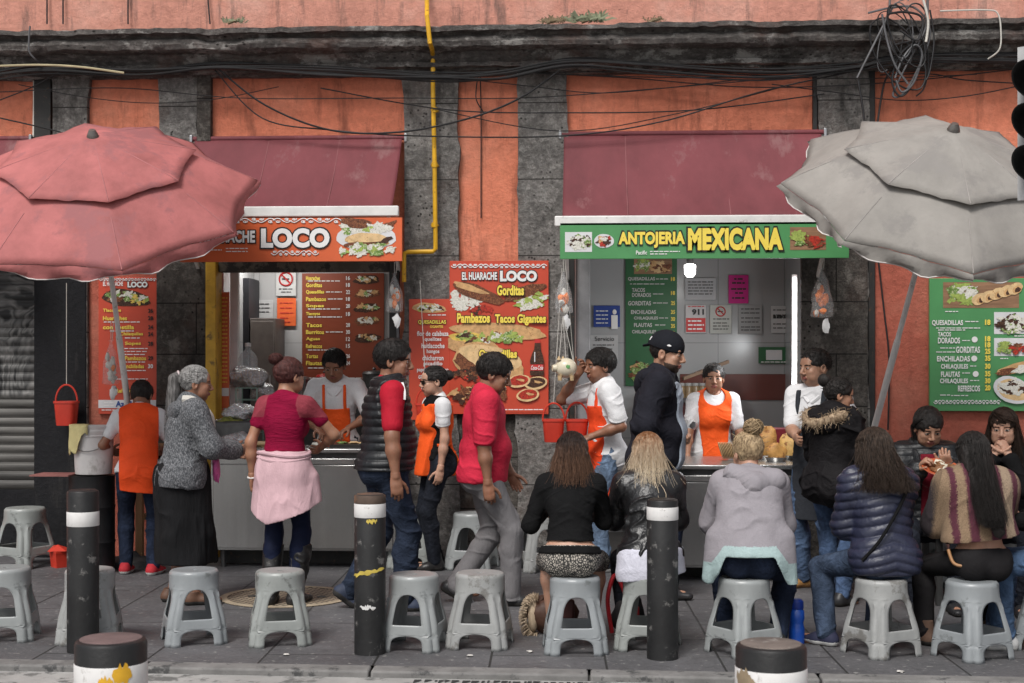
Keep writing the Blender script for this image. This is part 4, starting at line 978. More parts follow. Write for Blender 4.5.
def counter_man():
    root = pers(818, 589, 142, 'vendor with cropped hair in a white polo, dark apron strap and tan boots')
    s = Fig(1.69, False, 1.0, lean=1, hpitch=4, hyaw=-24, hands=((-.02, .34, 1.09), (-.20, .24, 1.0)), elbow=(A(.7, -.7, -.5), A(-.8, -.5, -.5)), feet=((.13, .0, .09), (-.13, .0, .09)), toes=(-30, 25))
    s.body(root, SK_D); sh = s.top(root, WHITE, .85, hem=-.1, t=.02, name='polo_shirt', wr=.007)
    mb = MB()
    for sg in (1, -1): mb.tube(curve_pts(s.T((0, -.08, .54)), s.T((sg * .072, -.01, .53)), s.T((sg * .06, .075, .46)), s.T((sg * .01, .105, .41)), n=5), .015, 6)
    mb.build('collar', WHITE, sh, local=True)
    DA = cloth('charcoal_apron_cloth', (.035, .038, .045), .15); ap = apron(s, root, DA, -.42, .22, .15, t=.034, straps=False, extra=[cap(s.pel + A(0, .0, .1), s.pel + A(0, .03, -.42), .15, .18, A(0, 1, 0), .7)])
    band(s, root, DA, .085, .12, .2, .5, .044, parent=ap)
    s.pants(root, denim('ripped_blue_denim', (.065, .10, .17)), wide=.03, wr=.010); s.shoes(root, TAN, M('gum_sole', (.25, .13, .05)), high=.05, name='boot', size=1.08, fat=1.1)
    short_hair(s, root, H_BLK, front=.06, nape=.0, L=.018, lift=.7, n=300, thick=.010, seed=3)

def parka_woman():
    root = pers(830, 604, -48, 'woman in a black parka with a fur-trimmed hood and dark bun')
    s = Fig(1.50, True, 1.0, lean=2, hunch=5, hpitch=14, hyaw=-38, hands=((.12, .32, 1.0), (-.12, .30, .98)), feet=((.10, .0, .08), (-.10, .1, .08)), toes=(0, 5))
    s.body(root, SK_A); PK = cloth('black_parka_cloth', (.011, .010, .011), .3, .7, fold=1.0)
    s.top(root, PK, 1.93, hem=-.24, t=.038, name='parka', wr=.013, ff=(8, 8, 12), neck_z=.02, flare=.0, k=.05)
    hd = s.garment('hood', root, [ell(s.T((0, -.13, .44)), A(.13, .075, .09), s.R1), cap(s.T((.12, -.06, .5)), s.T((.1, .05, .48)), .04, .035), cap(s.T((-.12, -.06, .5)), s.T((-.1, .05, .48)), .04, .035)], .006, PK, wr=.008)
    ring = curve_pts(s.T((.11, .09, .45)), s.T((.17, -.03, .51)), s.T((.13, -.15, .47)), s.T((0, -.21, .42)), s.T((-.13, -.15, .47)), s.T((-.17, -.03, .51)), s.T((-.11, .09, .45)), n=10)
    F = Field.around([cap(p, p, .03, .03) for p in ring], .007)
    for a, b in zip(ring[:-1], ring[1:]): F.add(cap(a, b, .024, .024), .02)
    V, Q = F.mesh(); g = np.random.default_rng(5); st = []
    for _ in range(900):
        p = ring[g.integers(len(ring))]; d = nrm(g.normal(size=3) + A(0, 0, .1)); q = p + d * .02 + g.normal(size=3) * .008; st.append(([q, q + d * .022 + g.normal(size=3) * .006, q + d * .04 + A(0, 0, -.012) + g.normal(size=3) * .012], .0028, .0008))
    s.put_hair(hd, hairm('tan_fur', (.16, .10, .06), (.52, .40, .27)), V, Q, st, name='fur_trim')
    s.pants(root, JEAN); s.shoes(root, DKSHOE, DSOLE)
    V, Q = s.cap_hair(front=.05, nape=-.07, thick=.012); base = A(-.05, -.92, .4); b0 = s.scalp(base, .028)
    F = Field.around([ell(b0, A(.05, .05, .05))], .006); F.add(ell(b0, A(.046, .044, .046))); v2, q2 = F.mesh(); n = len(V)
    s.put_hair(root, H_BLK, np.concatenate([V, v2]), np.concatenate([Q, q2 + n]), s.pulled(220, base, 3) + s.tufts(40, .03, .0025, 4))

def seated_puffer():
    root, s = sit(884, 651, 12, 'seated woman in a navy quilted puffer jacket with wavy dark hair', 1.52, 1.08, 6, 11, hpitch=14, hyaw=0, hands=((.06, .36, .74), (-.08, .34, .70)), feet=((.1, .36, .08), (-.26, .20, .08)), toes=(0, 38))
    s.body(root, SK_A); NV = cloth('navy_nylon', (.019, .022, .045), .2, .42, fold=.6, spec=.5)
    s.top(root, NV, 1.92, hem=-.12, t=.036, name='puffer_jacket', wr=.004, disp=quilt(.052, .012, .25), soft=1, flare=.0, neck_z=.01, k=.045)
    mb = MB(); mb.tube(curve_pts(s.T((.13, -.15, .40)), s.T((.03, -.172, .25)), s.T((-.10, -.178, .10)), s.T((-.20, -.13, -.02)), n=6), .009, 6); mb.build('bag_strap', BLKC, root, local=True)
    s.pants(root, denim('steel_blue_denim', (.036, .052, .085)), t=.016); s.shoes(root, M('navy_canvas', (.02, .022, .05), .8), SOLE, name='sneaker')
    HW = hairm('hair_dark_wavy', (.010, .008, .007), (.075, .05, .036)); V, Q = s.cap_hair(front=.05, nape=-.2, extra=[cap(s.hc + A(0, -.06, .0), s.hc + A(0, -.15, -.17), .09, .10, A(0, 1, 0), .6)], noise=.008, fr=28)
    s.put_hair(root, HW, V, Q, s.falls(950, -.235, 5, spread=.02, r=.0033, off=.03, wave=.026, back=.13, jitter=.03))

def eating_woman():
    root, s = sit(925, 603, 176, 'seated woman in a black jacket looking down at the plate she holds', 1.68, 1.05, 0, 4, hpitch=26, hyaw=10, bust=1, hands=((.09, .30, .92), (-.11, .26, .93)), palm=(A(-.2, -.4, -1), A(.2, 0, 1)), hcurl=(60, 45))
    s.body(root, SK_D); s.top(root, BLKP, 1.92, hem=-.08, t=.034, name='jacket', disp=quilt(.045, .007), wr=.006, soft=1)
    s.garment('maroon_sweater', root, s.torso_mid + s.torso_hi + s.torso_lo, .044, cloth('maroon_knit', (.16, .012, .022), .2), clips=[(s.T((.05, 0, .2)), A(1, 0, 0)), (s.T((-.05, 0, .2)), A(-1, 0, 0)), (s.T((0, .05, .2)), A(0, -1, 0)), (s.T((0, 0, .47)), A(0, 0, 1)), (s.pel, A(0, 0, -1))], subs=[(ell(s.nb + A(0, .05, .02), A(.06, .07, .06)), .01)])
    mb = MB(); mb.tube(curve_pts(s.T((.0, -.09, .56)), s.T((.09, -.02, .55)), s.T((.075, .1, .46)), s.T((.05, .15, .3)), n=6), .022, 8); mb.tube(curve_pts(s.T((.0, -.09, .56)), s.T((-.09, -.02, .55)), s.T((-.075, .1, .46)), s.T((-.05, .15, .3)), n=6), .022, 8); mb.build('jacket_collar', BLKP, root, local=True)
    s.pants(root, BJEAN); s.shoes(root, DKSHOE, DSOLE)
    V, Q = s.cap_hair(front=.045, nape=-.1, thick=.016); s.put_hair(root, H_BLK, V, Q, s.pulled(200, (.1, -.9, .3), 3) + lock([s.scalp(A(.7, .6, .5), .012), s.scalp(A(.95, .2, .0), .012), s.scalp(A(.9, -.1, -.5), .02), s.hc + A(.07, -.03, -.16)], 40, .008, .004, 3))
    return root, s

def seated_poncho():
    root, s = sit(981, 653, 4, 'seated woman with long straight black hair and a striped tan and burgundy shawl', 1.5, 1.0, 5, 12, hpitch=12, hyaw=4, hands=((.1, .38, .78), (-.12, .36, .78)), feet=((.14, .36, .08), (-.24, .24, .08)), toes=(0, 32))
    s.body(root, SK_C); m, nt, b = _new('striped_shawl'); t = nt.nodes.new('ShaderNodeTexCoord'); sp = nt.nodes.new('ShaderNodeSeparateXYZ'); nt.links.new(t.outputs['Object'], sp.inputs[0])
    ad = nt.nodes.new('ShaderNodeMath'); ad.operation = 'MULTIPLY_ADD'; ad.inputs[1].default_value = 1.55; ad.inputs[2].default_value = .5; nt.links.new(sp.outputs[0], ad.inputs[0])
    n2 = nt.nodes.new('ShaderNodeMath'); n2.operation = 'MULTIPLY_ADD'; n2.inputs[1].default_value = .05; nt.links.new(_noise(nt, 50, 2, .6), n2.inputs[0]); nt.links.new(ad.outputs[0], n2.inputs[2])
    tan, bur, drk = (.29, .20, .125), (.10, .022, .04), (.04, .03, .035)
    c = _ramp(nt, n2.outputs[0], [(.0, drk), (.14, drk), (.17, tan), (.24, tan), (.25, bur), (.29, bur), (.30, tan), (.36, tan), (.38, bur), (.44, bur), (.45, tan), (.53, tan), (.55, bur), (.67, bur), (.69, (.36, .27, .19)), (.77, (.36, .27, .19)), (.78, bur), (.83, bur), (.84, (.34, .25, .17)), (.91, bur)])
    c = _mix(nt, .75, c, _ramp(nt, _noise(nt, 75, 4, .75, con=1.8), [(.2, (.28, .25, .23)), (.75, (1, 1, 1))]), 'MULTIPLY'); nt.links.new(c, b.inputs['Base Color']); b.inputs['Roughness'].default_value = .95
    nt.links.new(_bump(nt, _noise(nt, 140, 3, .7), .5, .006), b.inputs['Normal'])
    s.top(root, BLKC, 1.9, hem=.25, t=.012, name='sweater', low=False)
    ex = [cap(s.T((.12, -.01, .41)), s.T((-.12, -.01, .41)), .075, .075), cap(s.T((0, -.02, .42)), s.T((0, -.01, .12)), .13, .20, s.R0[:, 1], .66), cap(s.sh[0], s.el[0], .07, .07), cap(s.sh[1], s.el[1], .07, .07)]
    s.garment('shawl', root, s.torso_hi + ex, .022, m, clips=[(s.T((0, 0, .122)), A(.12, 0, -1))], subs=[(ell(s.nb + s.up1 * .05, A(.06, .06, .05)), .01)], wr=.008, ff=(9, 9, 5), k=.06)
    s.pants(root, cloth('black_stretch', (.016, .015, .016), .2), t=.014, waist=.06); s.shoes(root, M('brown_suede_boot', (.11, .065, .045), .85), DSOLE, high=.06, name='boot')
    V, Q = s.cap_hair(front=.05, nape=-.2, extra=[cap(s.hc + A(0, -.06, .0), s.hc + A(0, -.21, -.20), .088, .075, A(0, 1, 0), .5), cap(s.hc + A(.01, -.21, -.2), s.hc + A(.03, -.33, -.40), .065, .035, A(0, 1, 0), .45)])
    s.put_hair(root, H_BLK, V, Q, s.falls(950, -.42, 5, spread=-.02, r=.003, off=.02, wave=.002, back=.31, taper=.35, jitter=.02))
    mb = MB(); p = s.T((-.2, -.05, .02)); mb.tube(curve_pts(p + A(-.02, 0, .03), p + A(.0, -.03, -.04), p + A(.05, -.05, -.05), p + A(.08, -.05, .0), n=6), .009, 6); mb.build('bag_handle', M('tan_leather', (.30, .15, .06), .5), root, local=True)

def hand_to_mouth_woman():
    root, s = sit(1004, 605, 162, 'seated woman in black with both hands raised to her mouth', 1.66, 1.0, 3, 5, hpitch=8, hyaw=-4, hands=((.05, .22, 1.0), (-.03, .22, 1.0)), palm=(A(-.8, -.5, .2), A(.8, -.5, .2)), elbow=(A(.5, .2, -1), A(-.5, .2, -1)), hcurl=(80, 80))
    h = s.hc + s.Rh @ A(0, .115, -.1)
    root2 = root; s = Fig(1.66, True, 1.0, pelvis=s.pel, lean=3, hunch=5, hpitch=8, hyaw=-4, feet=((.12, .36, .08), (-.12, .36, .08)), knee=(A(.25, 1, .8), A(-.25, 1, .8)), hands=(h + A(.05, .02, -.06), h + A(-.045, .025, -.055)), palm=(A(-.8, -.6, .2), A(.8, -.6, .2)), elbow=(A(.45, .1, -1), A(-.45, .1, -1)), hcurl=(85, 85))
    s.body(root, SK_C); s.top(root, BLKC, 1.85, hem=-.05, t=.018, name='sweater', wr=.007); s.pants(root, BJEAN); s.shoes(root, DKSHOE, DSOLE)
    V, Q = s.cap_hair(front=.04, nape=-.18, extra=[cap(s.hc + A(.07, -.04, .0), s.hc + A(.1, -.02, -.2), .035, .04), cap(s.hc + A(-.07, -.04, .0), s.hc + A(-.1, -.02, -.2), .035, .04)])
    s.put_hair(root, H_DKB, V, Q, s.falls(800, -.27, 5, spread=.02, r=.003, off=.016, wave=.006, ang=(58, 302)) + lock([s.scalp(A(.5, .6, .75), .012), s.scalp(A(-.1, .95, .42), .014), s.scalp(A(-.75, .6, .2), .014)], 60, .012, .004, 4))

def edge_person():
    root, s = sit(1078, 652, 66, 'person at the right edge showing only blue jeans and pale sneakers', 1.65, 1.0, -4, 2, feet=((.06, .42, .08), (-.12, .38, .08)), toes=(20, 10), hands=((.1, .3, .72), (-.1, .3, .72)))
    s.body(root, SK_C); s.top(root, BLKC, 1.9, hem=-.05, t=.02, name='sweater'); s.pants(root, denim('bright_blue_denim', (.05, .085, .15)), wide=.02, wr=.010); s.shoes(root, M('pale_grey_canvas', (.42, .42, .42), .8), SOLE, name='sneaker')
    V, Q = s.cap_hair(); s.put_hair(root, H_DKB, V, Q, s.pulled(100, (0, -.9, .3)))
PEOPLE = [girl_vest, old_woman, magenta_woman, left_vendor, vest_man, sunglasses_woman, red_polo_man, seated_black_top, seated_leather, seated_hoodie, apron_man, cap_man, right_vendor, counter_man, parka_woman, seated_puffer, eating_woman, seated_poncho, hand_to_mouth_woman, edge_person]
# ---------------------------------------------------------------- setting materials
def plaster(name, col, pit=.5, stain=(.10, .05, .04), streak=.5, fade=None, st0=.58):
    m, nt, b = _new(name); v = _vec(nt)
    c = _ramp(nt, _noise(nt, 1.3, 8, .62, v, con=2.0), [(.15, sc(col, .74)), (.5, col), (.85, fade or sc(col, 1.12))])
    c = _mix(nt, .35, c, _ramp(nt, _noise(nt, 16, 7, .7, v, con=2), [(.1, sc(col, .5)), (.8, sc(col, 1.3))]))
    k = _ramp(nt, _noise(nt, 2.6, 9, .7, _vec(nt, (2.4, 1, .4)), con=1.6), [(st0, (0, 0, 0)), (st0 + .24, (streak,) * 3)]); c = _mix(nt, k, c, stain)
    k = _ramp(nt, _noise(nt, 30, 4, .6, v, con=1.6), [(.74, (0, 0, 0)), (.80, (pit,) * 3)]); kk = _mix(nt, 1.0, k, _ramp(nt, _noise(nt, 2, 4, .6, v, con=1.8), [(.4, (0, 0, 0)), (.7, (1, 1, 1))]), 'MULTIPLY'); c = _mix(nt, kk, c, sc(stain, .5))
    nt.links.new(c, b.inputs['Base Color']); b.inputs['Roughness'].default_value = .92; b.inputs['Specular IOR Level'].default_value = .2
    nt.links.new(_bump(nt, _noise(nt, 24, 9, .72, v, con=1.5), .6, .02), b.inputs['Normal']); return m
def stone(name, col, light=(.30, .29, .28), dark=(.022, .020, .019), warm=(.12, .075, .06), joint=None, la=.63, sx=(1, 1, 1)):
    m, nt, b = _new(name); v = _vec(nt, sx)
    c = _ramp(nt, _noise(nt, 3.0, 9, .7, v, con=2.0), [(.1, sc(col, .42)), (.5, col), (.88, sc(col, 1.7))])
    c = _mix(nt, .5, c, _ramp(nt, _noise(nt, 19, 8, .78, v, con=2.6), [(.1, sc(col, .2)), (.5, sc(col, .9)), (.9, sc(col, 2.3))]))
    k = _ramp(nt, _noise(nt, 4, 9, .75, v, con=1.8), [(la, (0, 0, 0)), (la + .12, (.75,) * 3)]); c = _mix(nt, k, c, light)
    k = _ramp(nt, _noise(nt, 1.8, 8, .7, _vec(nt, (sx[0] * 1.6, 1, .5), (0, 0, 1)), con=1.8), [(.58, (0, 0, 0)), (.82, (.85,) * 3)]); c = _mix(nt, k, c, dark)
    k = _ramp(nt, _noise(nt, 1.7, 6, .7, _vec(nt, sx, (1, 0, 2)), con=1.7), [(.58, (0, 0, 0)), (.8, (.55,) * 3)]); c = _mix(nt, k, c, warm)
    vo = nt.nodes.new('ShaderNodeTexVoronoi'); vo.inputs['Scale'].default_value = 22; nt.links.new(v, vo.inputs['Vector'])
    k = _ramp(nt, vo.outputs['Distance'], [(.14, (1, 1, 1)), (.26, (0, 0, 0))]); kk = _mix(nt, 1.0, k, _ramp(nt, _noise(nt, 3, 4, .6, v, con=1.8), [(.5, (0, 0, 0)), (.65, (.9,) * 3)]), 'MULTIPLY'); c = _mix(nt, kk, c, sc(dark, .7))
    h = _noise(nt, 13, 10, .78, v, con=1.6)
    if joint:
        br = nt.nodes.new('ShaderNodeTexBrick'); br.inputs['Scale'].default_value = 1; br.inputs['Brick Width'].default_value = joint[0]; br.inputs['Row Height'].default_value = joint[1]; br.inputs['Mortar Size'].default_value = .007; br.inputs['Mortar Smooth'].default_value = .8
        mp = _vec(nt, (1, 1, 1), (math.radians(90), 0, 0)); nt.links.new(mp, br.inputs['Vector']); c = _mix(nt, br.outputs['Fac'], c, sc(dark, .8))
    nt.links.new(c, b.inputs['Base Color']); b.inputs['Roughness'].default_value = .9; b.inputs['Specular IOR Level'].default_value = .25
    nt.links.new(_bump(nt, h, 1.0, .06), b.inputs['Normal']); return m

def paving():
    m, nt, b = _new('pavement_slabs'); v = _vec(nt); col = (.085, .083, .087)
    br = nt.nodes.new('ShaderNodeTexBrick'); nt.links.new(_vec(nt, (1, 1, 1), (0, 0, math.radians(88.5))), br.inputs['Vector'])
    for k, x in (('Scale', 1), ('Brick Width', .95), ('Row Height', .62), ('Mortar Size', .008), ('Mortar Smooth', .5), ('Bias', -.1)): br.inputs[k].default_value = x
    br.inputs['Color1'].default_value = (.75, .75, .75, 1); br.inputs['Color2'].default_value = (1.2, 1.2, 1.2, 1); br.inputs['Mortar'].default_value = (1, 1, 1, 1)
    c = _ramp(nt, _noise(nt, 1.5, 9, .72, v, con=2), [(.1, sc(col, .55)), (.5, col), (.9, sc(col, 1.6))])
    c = _mix(nt, .8, c, br.outputs['Color'], 'MULTIPLY')
    c = _mix(nt, .4, c, _ramp(nt, _noise(nt, 40, 7, .75, v, con=2), [(.1, sc(col, .35)), (.9, sc(col, 2.0))]))
    k = _ramp(nt, _noise(nt, 5, 8, .75, v, .5, con=1.7), [(.62, (0, 0, 0)), (.82, (.75,) * 3)]); c = _mix(nt, k, c, (.035, .034, .035))
    k = _ramp(nt, _noise(nt, 24, 3, .5, v), [(.65, (0, 0, 0)), (.675, (.5,) * 3)]); c = _mix(nt, k, c, (.34, .33, .31))
    c = _mix(nt, br.outputs['Fac'], c, (.02, .019, .018)); nt.links.new(c, b.inputs['Base Color'])
    r = _ramp(nt, _noise(nt, 2.2, 6, .6, v), [(.35, (.45,) * 3), (.6, (.8,) * 3)]); nt.links.new(r, b.inputs['Roughness'])
    ad = nt.nodes.new('ShaderNodeMath'); ad.operation = 'MULTIPLY_ADD'; ad.inputs[1].default_value = -1.2; nt.links.new(br.outputs['Fac'], ad.inputs[0]); nt.links.new(_noise(nt, 22, 7, .7, v), ad.inputs[2])
    nt.links.new(_bump(nt, ad.outputs[0], .45, .012), b.inputs['Normal']); return m
def tile(name, col, w, h, grout=(.25, .25, .25), rough=.22):
    m, nt, b = _new(name); br = nt.nodes.new('ShaderNodeTexBrick'); br.offset = 0
    nt.links.new(_vec(nt, (1, 1, 1), (math.radians(90), 0, 0)), br.inputs['Vector'])
    for k, x in (('Scale', 1), ('Brick Width', w), ('Row Height', h), ('Mortar Size', .004), ('Mortar Smooth', .2)): br.inputs[k].default_value = x
    br.inputs['Color1'].default_value = (*sc(col, .95), 1); br.inputs['Color2'].default_value = (*col, 1); br.inputs['Mortar'].default_value = (*grout, 1)
    c = _mix(nt, .35, br.outputs['Color'], _ramp(nt, _noise(nt, 2.5, 6, .6), [(.3, sc(col, .7)), (.7, col)]))
    nt.links.new(c, b.inputs['Base Color']); b.inputs['Roughness'].default_value = rough; return m

PL_O = plaster('orange_plaster', (.66, .215, .128), stain=(.22, .075, .05), streak=.8, fade=(.68, .28, .185), st0=.54)
PL_P = plaster('faded_salmon_plaster', (.58, .27, .205), stain=(.12, .09, .08), streak=.85, st0=.53, fade=(.66, .40, .33))
PL_R = plaster('red_painted_plaster', (.41, .115, .078), stain=(.20, .065, .045), streak=.5, fade=(.46, .18, .125))
PL_K = plaster('black_painted_plaster', (.016, .016, .018), stain=(.07, .065, .06), streak=.5)
ST = stone('grey_pilaster_stone', (.27, .255, .24), light=(.5, .48, .455), dark=(.05, .046, .043), joint=(3.0, .62)); ST_D = stone('dark_stained_stone', (.125, .112, .10), light=(.32, .295, .265), joint=(.8, .42)); ST_C = stone('sooty_cornice_stone', (.17, .155, .145), light=(.55, .53, .5), dark=(.04, .036, .033), warm=(.20, .10, .075), la=.55, sx=(.7, 1, 1))
STEEL = M('brushed_steel', (.36, .357, .352), .26, .10, vs=2, bump=.10, bs=60, metal=.85, vec=(5, 5, .25))
STEEL_D = M('dark_steel', (.10, .10, .10), .45, .3, metal=.7); IRON = M('black_iron', (.02, .019, .018), .6, .3, bump=.3, spots=(.07, .04, .025), spot_at=.6)
WPAINT = M('chipped_white_paint', (.66, .65, .63), .5, .1, spots=(.3, .27, .24), spot_scale=9, spot_at=.64)
YEL = M('yellow_gas_pipe_paint', (.62, .34, .015), .45, .18, bump=.1, spots=(.28, .14, .02), spot_scale=14, spot_at=.62)
TILE_W = tile('white_wall_tile', (.50, .50, .50), .62, .9, (.28, .28, .28)); TILE_R = tile('brown_wall_tile', (.16, .05, .04), .4, .3, (.1, .05, .04)); CEIL = M('grey_ceiling_paint', (.4, .4, .39), .8)
FLOORT = M('dark_room_floor', (.08, .075, .07), .5)

# ---------------------------------------------------------------- ground
ROADZ = -.035
mb = MB(); mb.quad((-90, -120, ROADZ - .004), (90, -120, ROADZ - .004), (90, 90, ROADZ - .004), (-90, 90, ROADZ - .004))
tag(mb.build('ground', M('far_ground', (.14, .135, .13), .9)), kind='structure')
k0, k1 = gnd(0, 659), gnd(1024, 677); kd = (k1 - k0) / (k1.x - k0.x)
kp = lambda x, o=0: (x, k0.y + kd.y * (x - k0.x) + o, 0)
XL, XR = -16, 16
mb = MB(); a, b_ = kp(XL), kp(XR)
mb.quad((XL, a[1], 0), (XR, b_[1], 0), (XR, 0, 0), (XL, 0, 0)); tag(mb.build('pavement', paving()), kind='structure')
KM = M('kerb_stone', (.17, .165, .16), .85, .25, vs=5, bump=.5, bs=40, spots=(.06, .06, .06), spot_scale=7, spot_at=.58)
mb = MB(); x = XL; r_ = random.Random(3)
while x < XR:
    w = 1.15 + r_.uniform(-.1, .1); p, q = kp(x + .006), kp(x + w - .006)
    mb.add([(p[0], p[1] - .13, -.2), (q[0], q[1] - .13, -.2), (q[0], q[1] - .003, -.2), (p[0], p[1] - .003, -.2), (p[0], p[1] - .13, .0), (q[0], q[1] - .13, 0), (q[0], q[1] - .003, .004), (p[0], p[1] - .003, .004)], [(0, 3, 2, 1), (4, 5, 6, 7), (0, 1, 5, 4), (1, 2, 6, 5), (2, 3, 7, 6), (3, 0, 4, 7)]); x += w
tag(mb.build('kerb', KM, bevel=.012), kind='structure')
mroad = M('worn_road_surface', (.30, .295, .285), .9, .3, vs=1.2, bump=.5, bs=90, spots=(.13, .13, .125), spot_scale=5, spot_at=.55)
mb = MB(); mb.quad((XL, -40, ROADZ), (XR, -40, ROADZ), (XR, b_[1] - .12, ROADZ), (XL, a[1] - .12, ROADZ)); tag(mb.build('road', mroad), kind='structure')
# dark drainage strip with cast slots along the kerb
mb = MB(); x = at(420, 600, k0.y).x
while x < XR - 10:
    p = kp(x, -.16 - .018 * r_.random()); w = r_.uniform(.01, .04); mb.quad((p[0], p[1] - r_.uniform(.03, .10), ROADZ + .004), (p[0] + w, p[1] - .02, ROADZ + .004), (p[0] + w, p[1], ROADZ + .004), (p[0], p[1], ROADZ + .004)); x += w + r_.uniform(.004, .02)
tag(mb.build('gutter_marks', M('worn_black_marking', (.03, .03, .03), .9)), kind='stuff')

# ---------------------------------------------------------------- building
bld = thing('shop_building', (0, 0, 0), 'old orange plastered building with two food stalls and a sooty stone cornice', 'building')
X = lambda px, Y=0: at(px, HOR, Y).x
Z = lambda py, px=512, Y=0: at(px, py, Y).z
def wall_with_holes(mb, x0, x1, z0, z1, holes, Y=0, mi=0):
    xs = sorted({x0, x1} | {h[i] for h in holes for i in (0, 1)}); zs = sorted({z0, z1} | {h[i] for h in holes for i in (2, 3)})
    for i in range(len(xs) - 1):
        for j in range(len(zs) - 1):
            cx, cz = (xs[i] + xs[i + 1]) / 2, (zs[j] + zs[j + 1]) / 2
            if any(h[0] < cx < h[1] and h[2] < cz < h[3] for h in holes): continue
            mb.quad((xs[i], Y, zs[j]), (xs[i + 1], Y, zs[j]), (xs[i + 1], Y, zs[j + 1]), (xs[i], Y, zs[j + 1]), mi)
H1 = (X(216), X(390), 0.0, Z(258, 300)); H2 = (X(575), X(808), 0.0, Z(246, 690)); H3 = (X(-120), X(38), 0.0, Z(262, 20))
ZC = Z(60)      # under the cornice
mb = MB(); wall_with_holes(mb, -14, 14, 0, ZC + .1, [H1, H2, H3])
for h in (H1, H2, H3):
    for a, b_ in (((h[0], 0), (h[0], .25)), ((h[1], .25), (h[1], 0))):
        mb.quad((a[0], a[1], h[2]), (b_[0], b_[1], h[2]), (b_[0], b_[1], h[3]), (a[0], a[1], h[3]))
    mb.quad((h[0], 0, h[3]), (h[0], .25, h[3]), (h[1], .25, h[3]), (h[1], 0, h[3]))
mb.build('plaster_wall', PL_O, bld, smooth=False)
mb = MB(); mb.box((-14, .02, ZC + .1), (14, .6, 9.5)); mb.build('upper_wall', PL_P, bld, smooth=False)
for z, x0, x1 in ((Z(12), -13, 13),):
    pass
mb = MB(); mb.box((X(873), -.012, 0), (14, 0.0 - .002, Z(230, 950))); mb.build('painted_wall', PL_R, bld, smooth=False)
mb = MB(); mb.box((X(89), -.014, 0), (X(159), -.002, Z(250, 120))); mb.build('painted_wall', PL_R, bld, smooth=False)
mb = MB(); mb.box((X(37), -.072, 0), (X(89), -.002, Z(250, 60))); mb.build('black_pier', PL_K, bld, bevel=.01)
mb = MB(); mb.box((X(393), -.03, 0), (X(573), -.002, Z(405, 480))); mb.build('stone_base', ST_D, bld, bevel=.01)
for a, b_, ydeep, mt in ((53, 92, .06, ST), (159, 199, .06, ST), (403, 460, .07, ST), (516, 566, .07, ST), (816, 866, .06, ST)):
    # ragged edged stone pilaster
    m = MB(); n = 60; zz = np.linspace(0, ZC + .05, n); e = np.cumsum(np.random.default_rng(a).normal(size=(n, 2)) * .007, 0); e -= np.linspace(0, 1, n)[:, None] * e[-1]; e = np.clip(e, -.02, .02)
    xl, xr = X(a), X(b_)
    for i in range(n - 1):
        for j, (u, v_) in enumerate(((0, 1),)):
            p = [(xl + e[i, 0], zz[i]), (xr + e[i, 1], zz[i]), (xr + e[i + 1, 1], zz[i + 1]), (xl + e[i + 1, 0], zz[i + 1])]
            m.quad(*[(q[0], -ydeep, q[1]) for q in p]); m.quad((p[0][0], 0.01, p[0][1]), (p[0][0], -ydeep, p[0][1]), (p[3][0], -ydeep, p[3][1]), (p[3][0], .01, p[3][1])); m.quad((p[1][0], -ydeep, p[1][1]), (p[1][0], .01, p[1][1]), (p[2][0], .01, p[2][1]), (p[2][0], -ydeep, p[2][1]))
    m.build('stone_pilaster', mt, bld, smooth=False)
for a, b_, z0, z1, mt in ((36, 53, Z(140), ZC, IRON), (199, 213, Z(140), ZC, ST_D), (159, 208, 0, Z(235, 180), ST_D), (812, 816.5, Z(250, 812), Z(58, 812), IRON), (867, 874, 0, Z(60, 870), IRON), (566, 575, 0, Z(248), IRON), (390, 400, 0, Z(258), IRON), (800, 866, 0, Z(240, 830), ST_D)):
    m = MB(); m.box((X(a), -.075 if mt is ST_D else -.05, z0), (X(b_), -.001, z1)); m.build('side_strip' if mt is IRON else 'stone_facing', mt, bld, bevel=.006)
# raised rim round the orange panel above the right awning
m = MB(); x0, x1, zt, zb = X(566), X(812), Z(58, 690), Z(140, 690); m.box((x0, -.02, zt - .02), (x1, -.001, zt)); m.build('panel_rim', IRON, bld)
# cornice: weathered profile swept along the wall
prof = [(-.02, 4.37), (-.26, 4.345), (-.345, 4.335), (-.345, 4.29), (-.29, 4.285), (-.27, 4.262), (-.30, 4.240), (-.312, 4.20), (-.295, 4.16), (-.25, 4.14), (-.20, 4.138), (-.20, 4.12), (-.165, 4.085), (-.135, 4.05), (-.165, 4.045), (-.165, 4.005), (-.11, 4.0), (-.11, 3.975), (-.07, 3.97), (-.07, 3.95), (0.02, 3.95)]
n = 700; xs = np.concatenate([[-13], np.linspace(-6.2, 5.2, n - 2), [13]]); P = np.array(prof); P[:, 1] = 3.955 + (P[:, 1] - 3.95) * .88; V = np.zeros((n, len(prof), 3))
V[:, :, 0] = xs[:, None]; V[:, :, 1] = P[:, 0]; V[:, :, 2] = P[:, 1]
q = V.reshape(-1, 3); dn = vnoise(q * A(3, 6, 6), 2) * .008 + vnoise(q * A(14, 18, 18), 4) * .009 - np.maximum(0, vnoise(q * A(5, 9, 9), 7) - .35) * .05
q = q + np.stack([0 * dn, -dn * (q[:, 1] < 0), dn * .6], 1); Q = np.array([(i * len(prof) + k, i * len(prof) + k + 1, (i + 1) * len(prof) + k + 1, (i + 1) * len(prof) + k) for i in range(n - 1) for k in range(len(prof) - 1)])
cn_ = np_mesh('cornice', q, Q, [ST_C], bld); cn_.data.set_sharp_from_angle(angle=math.radians(38))

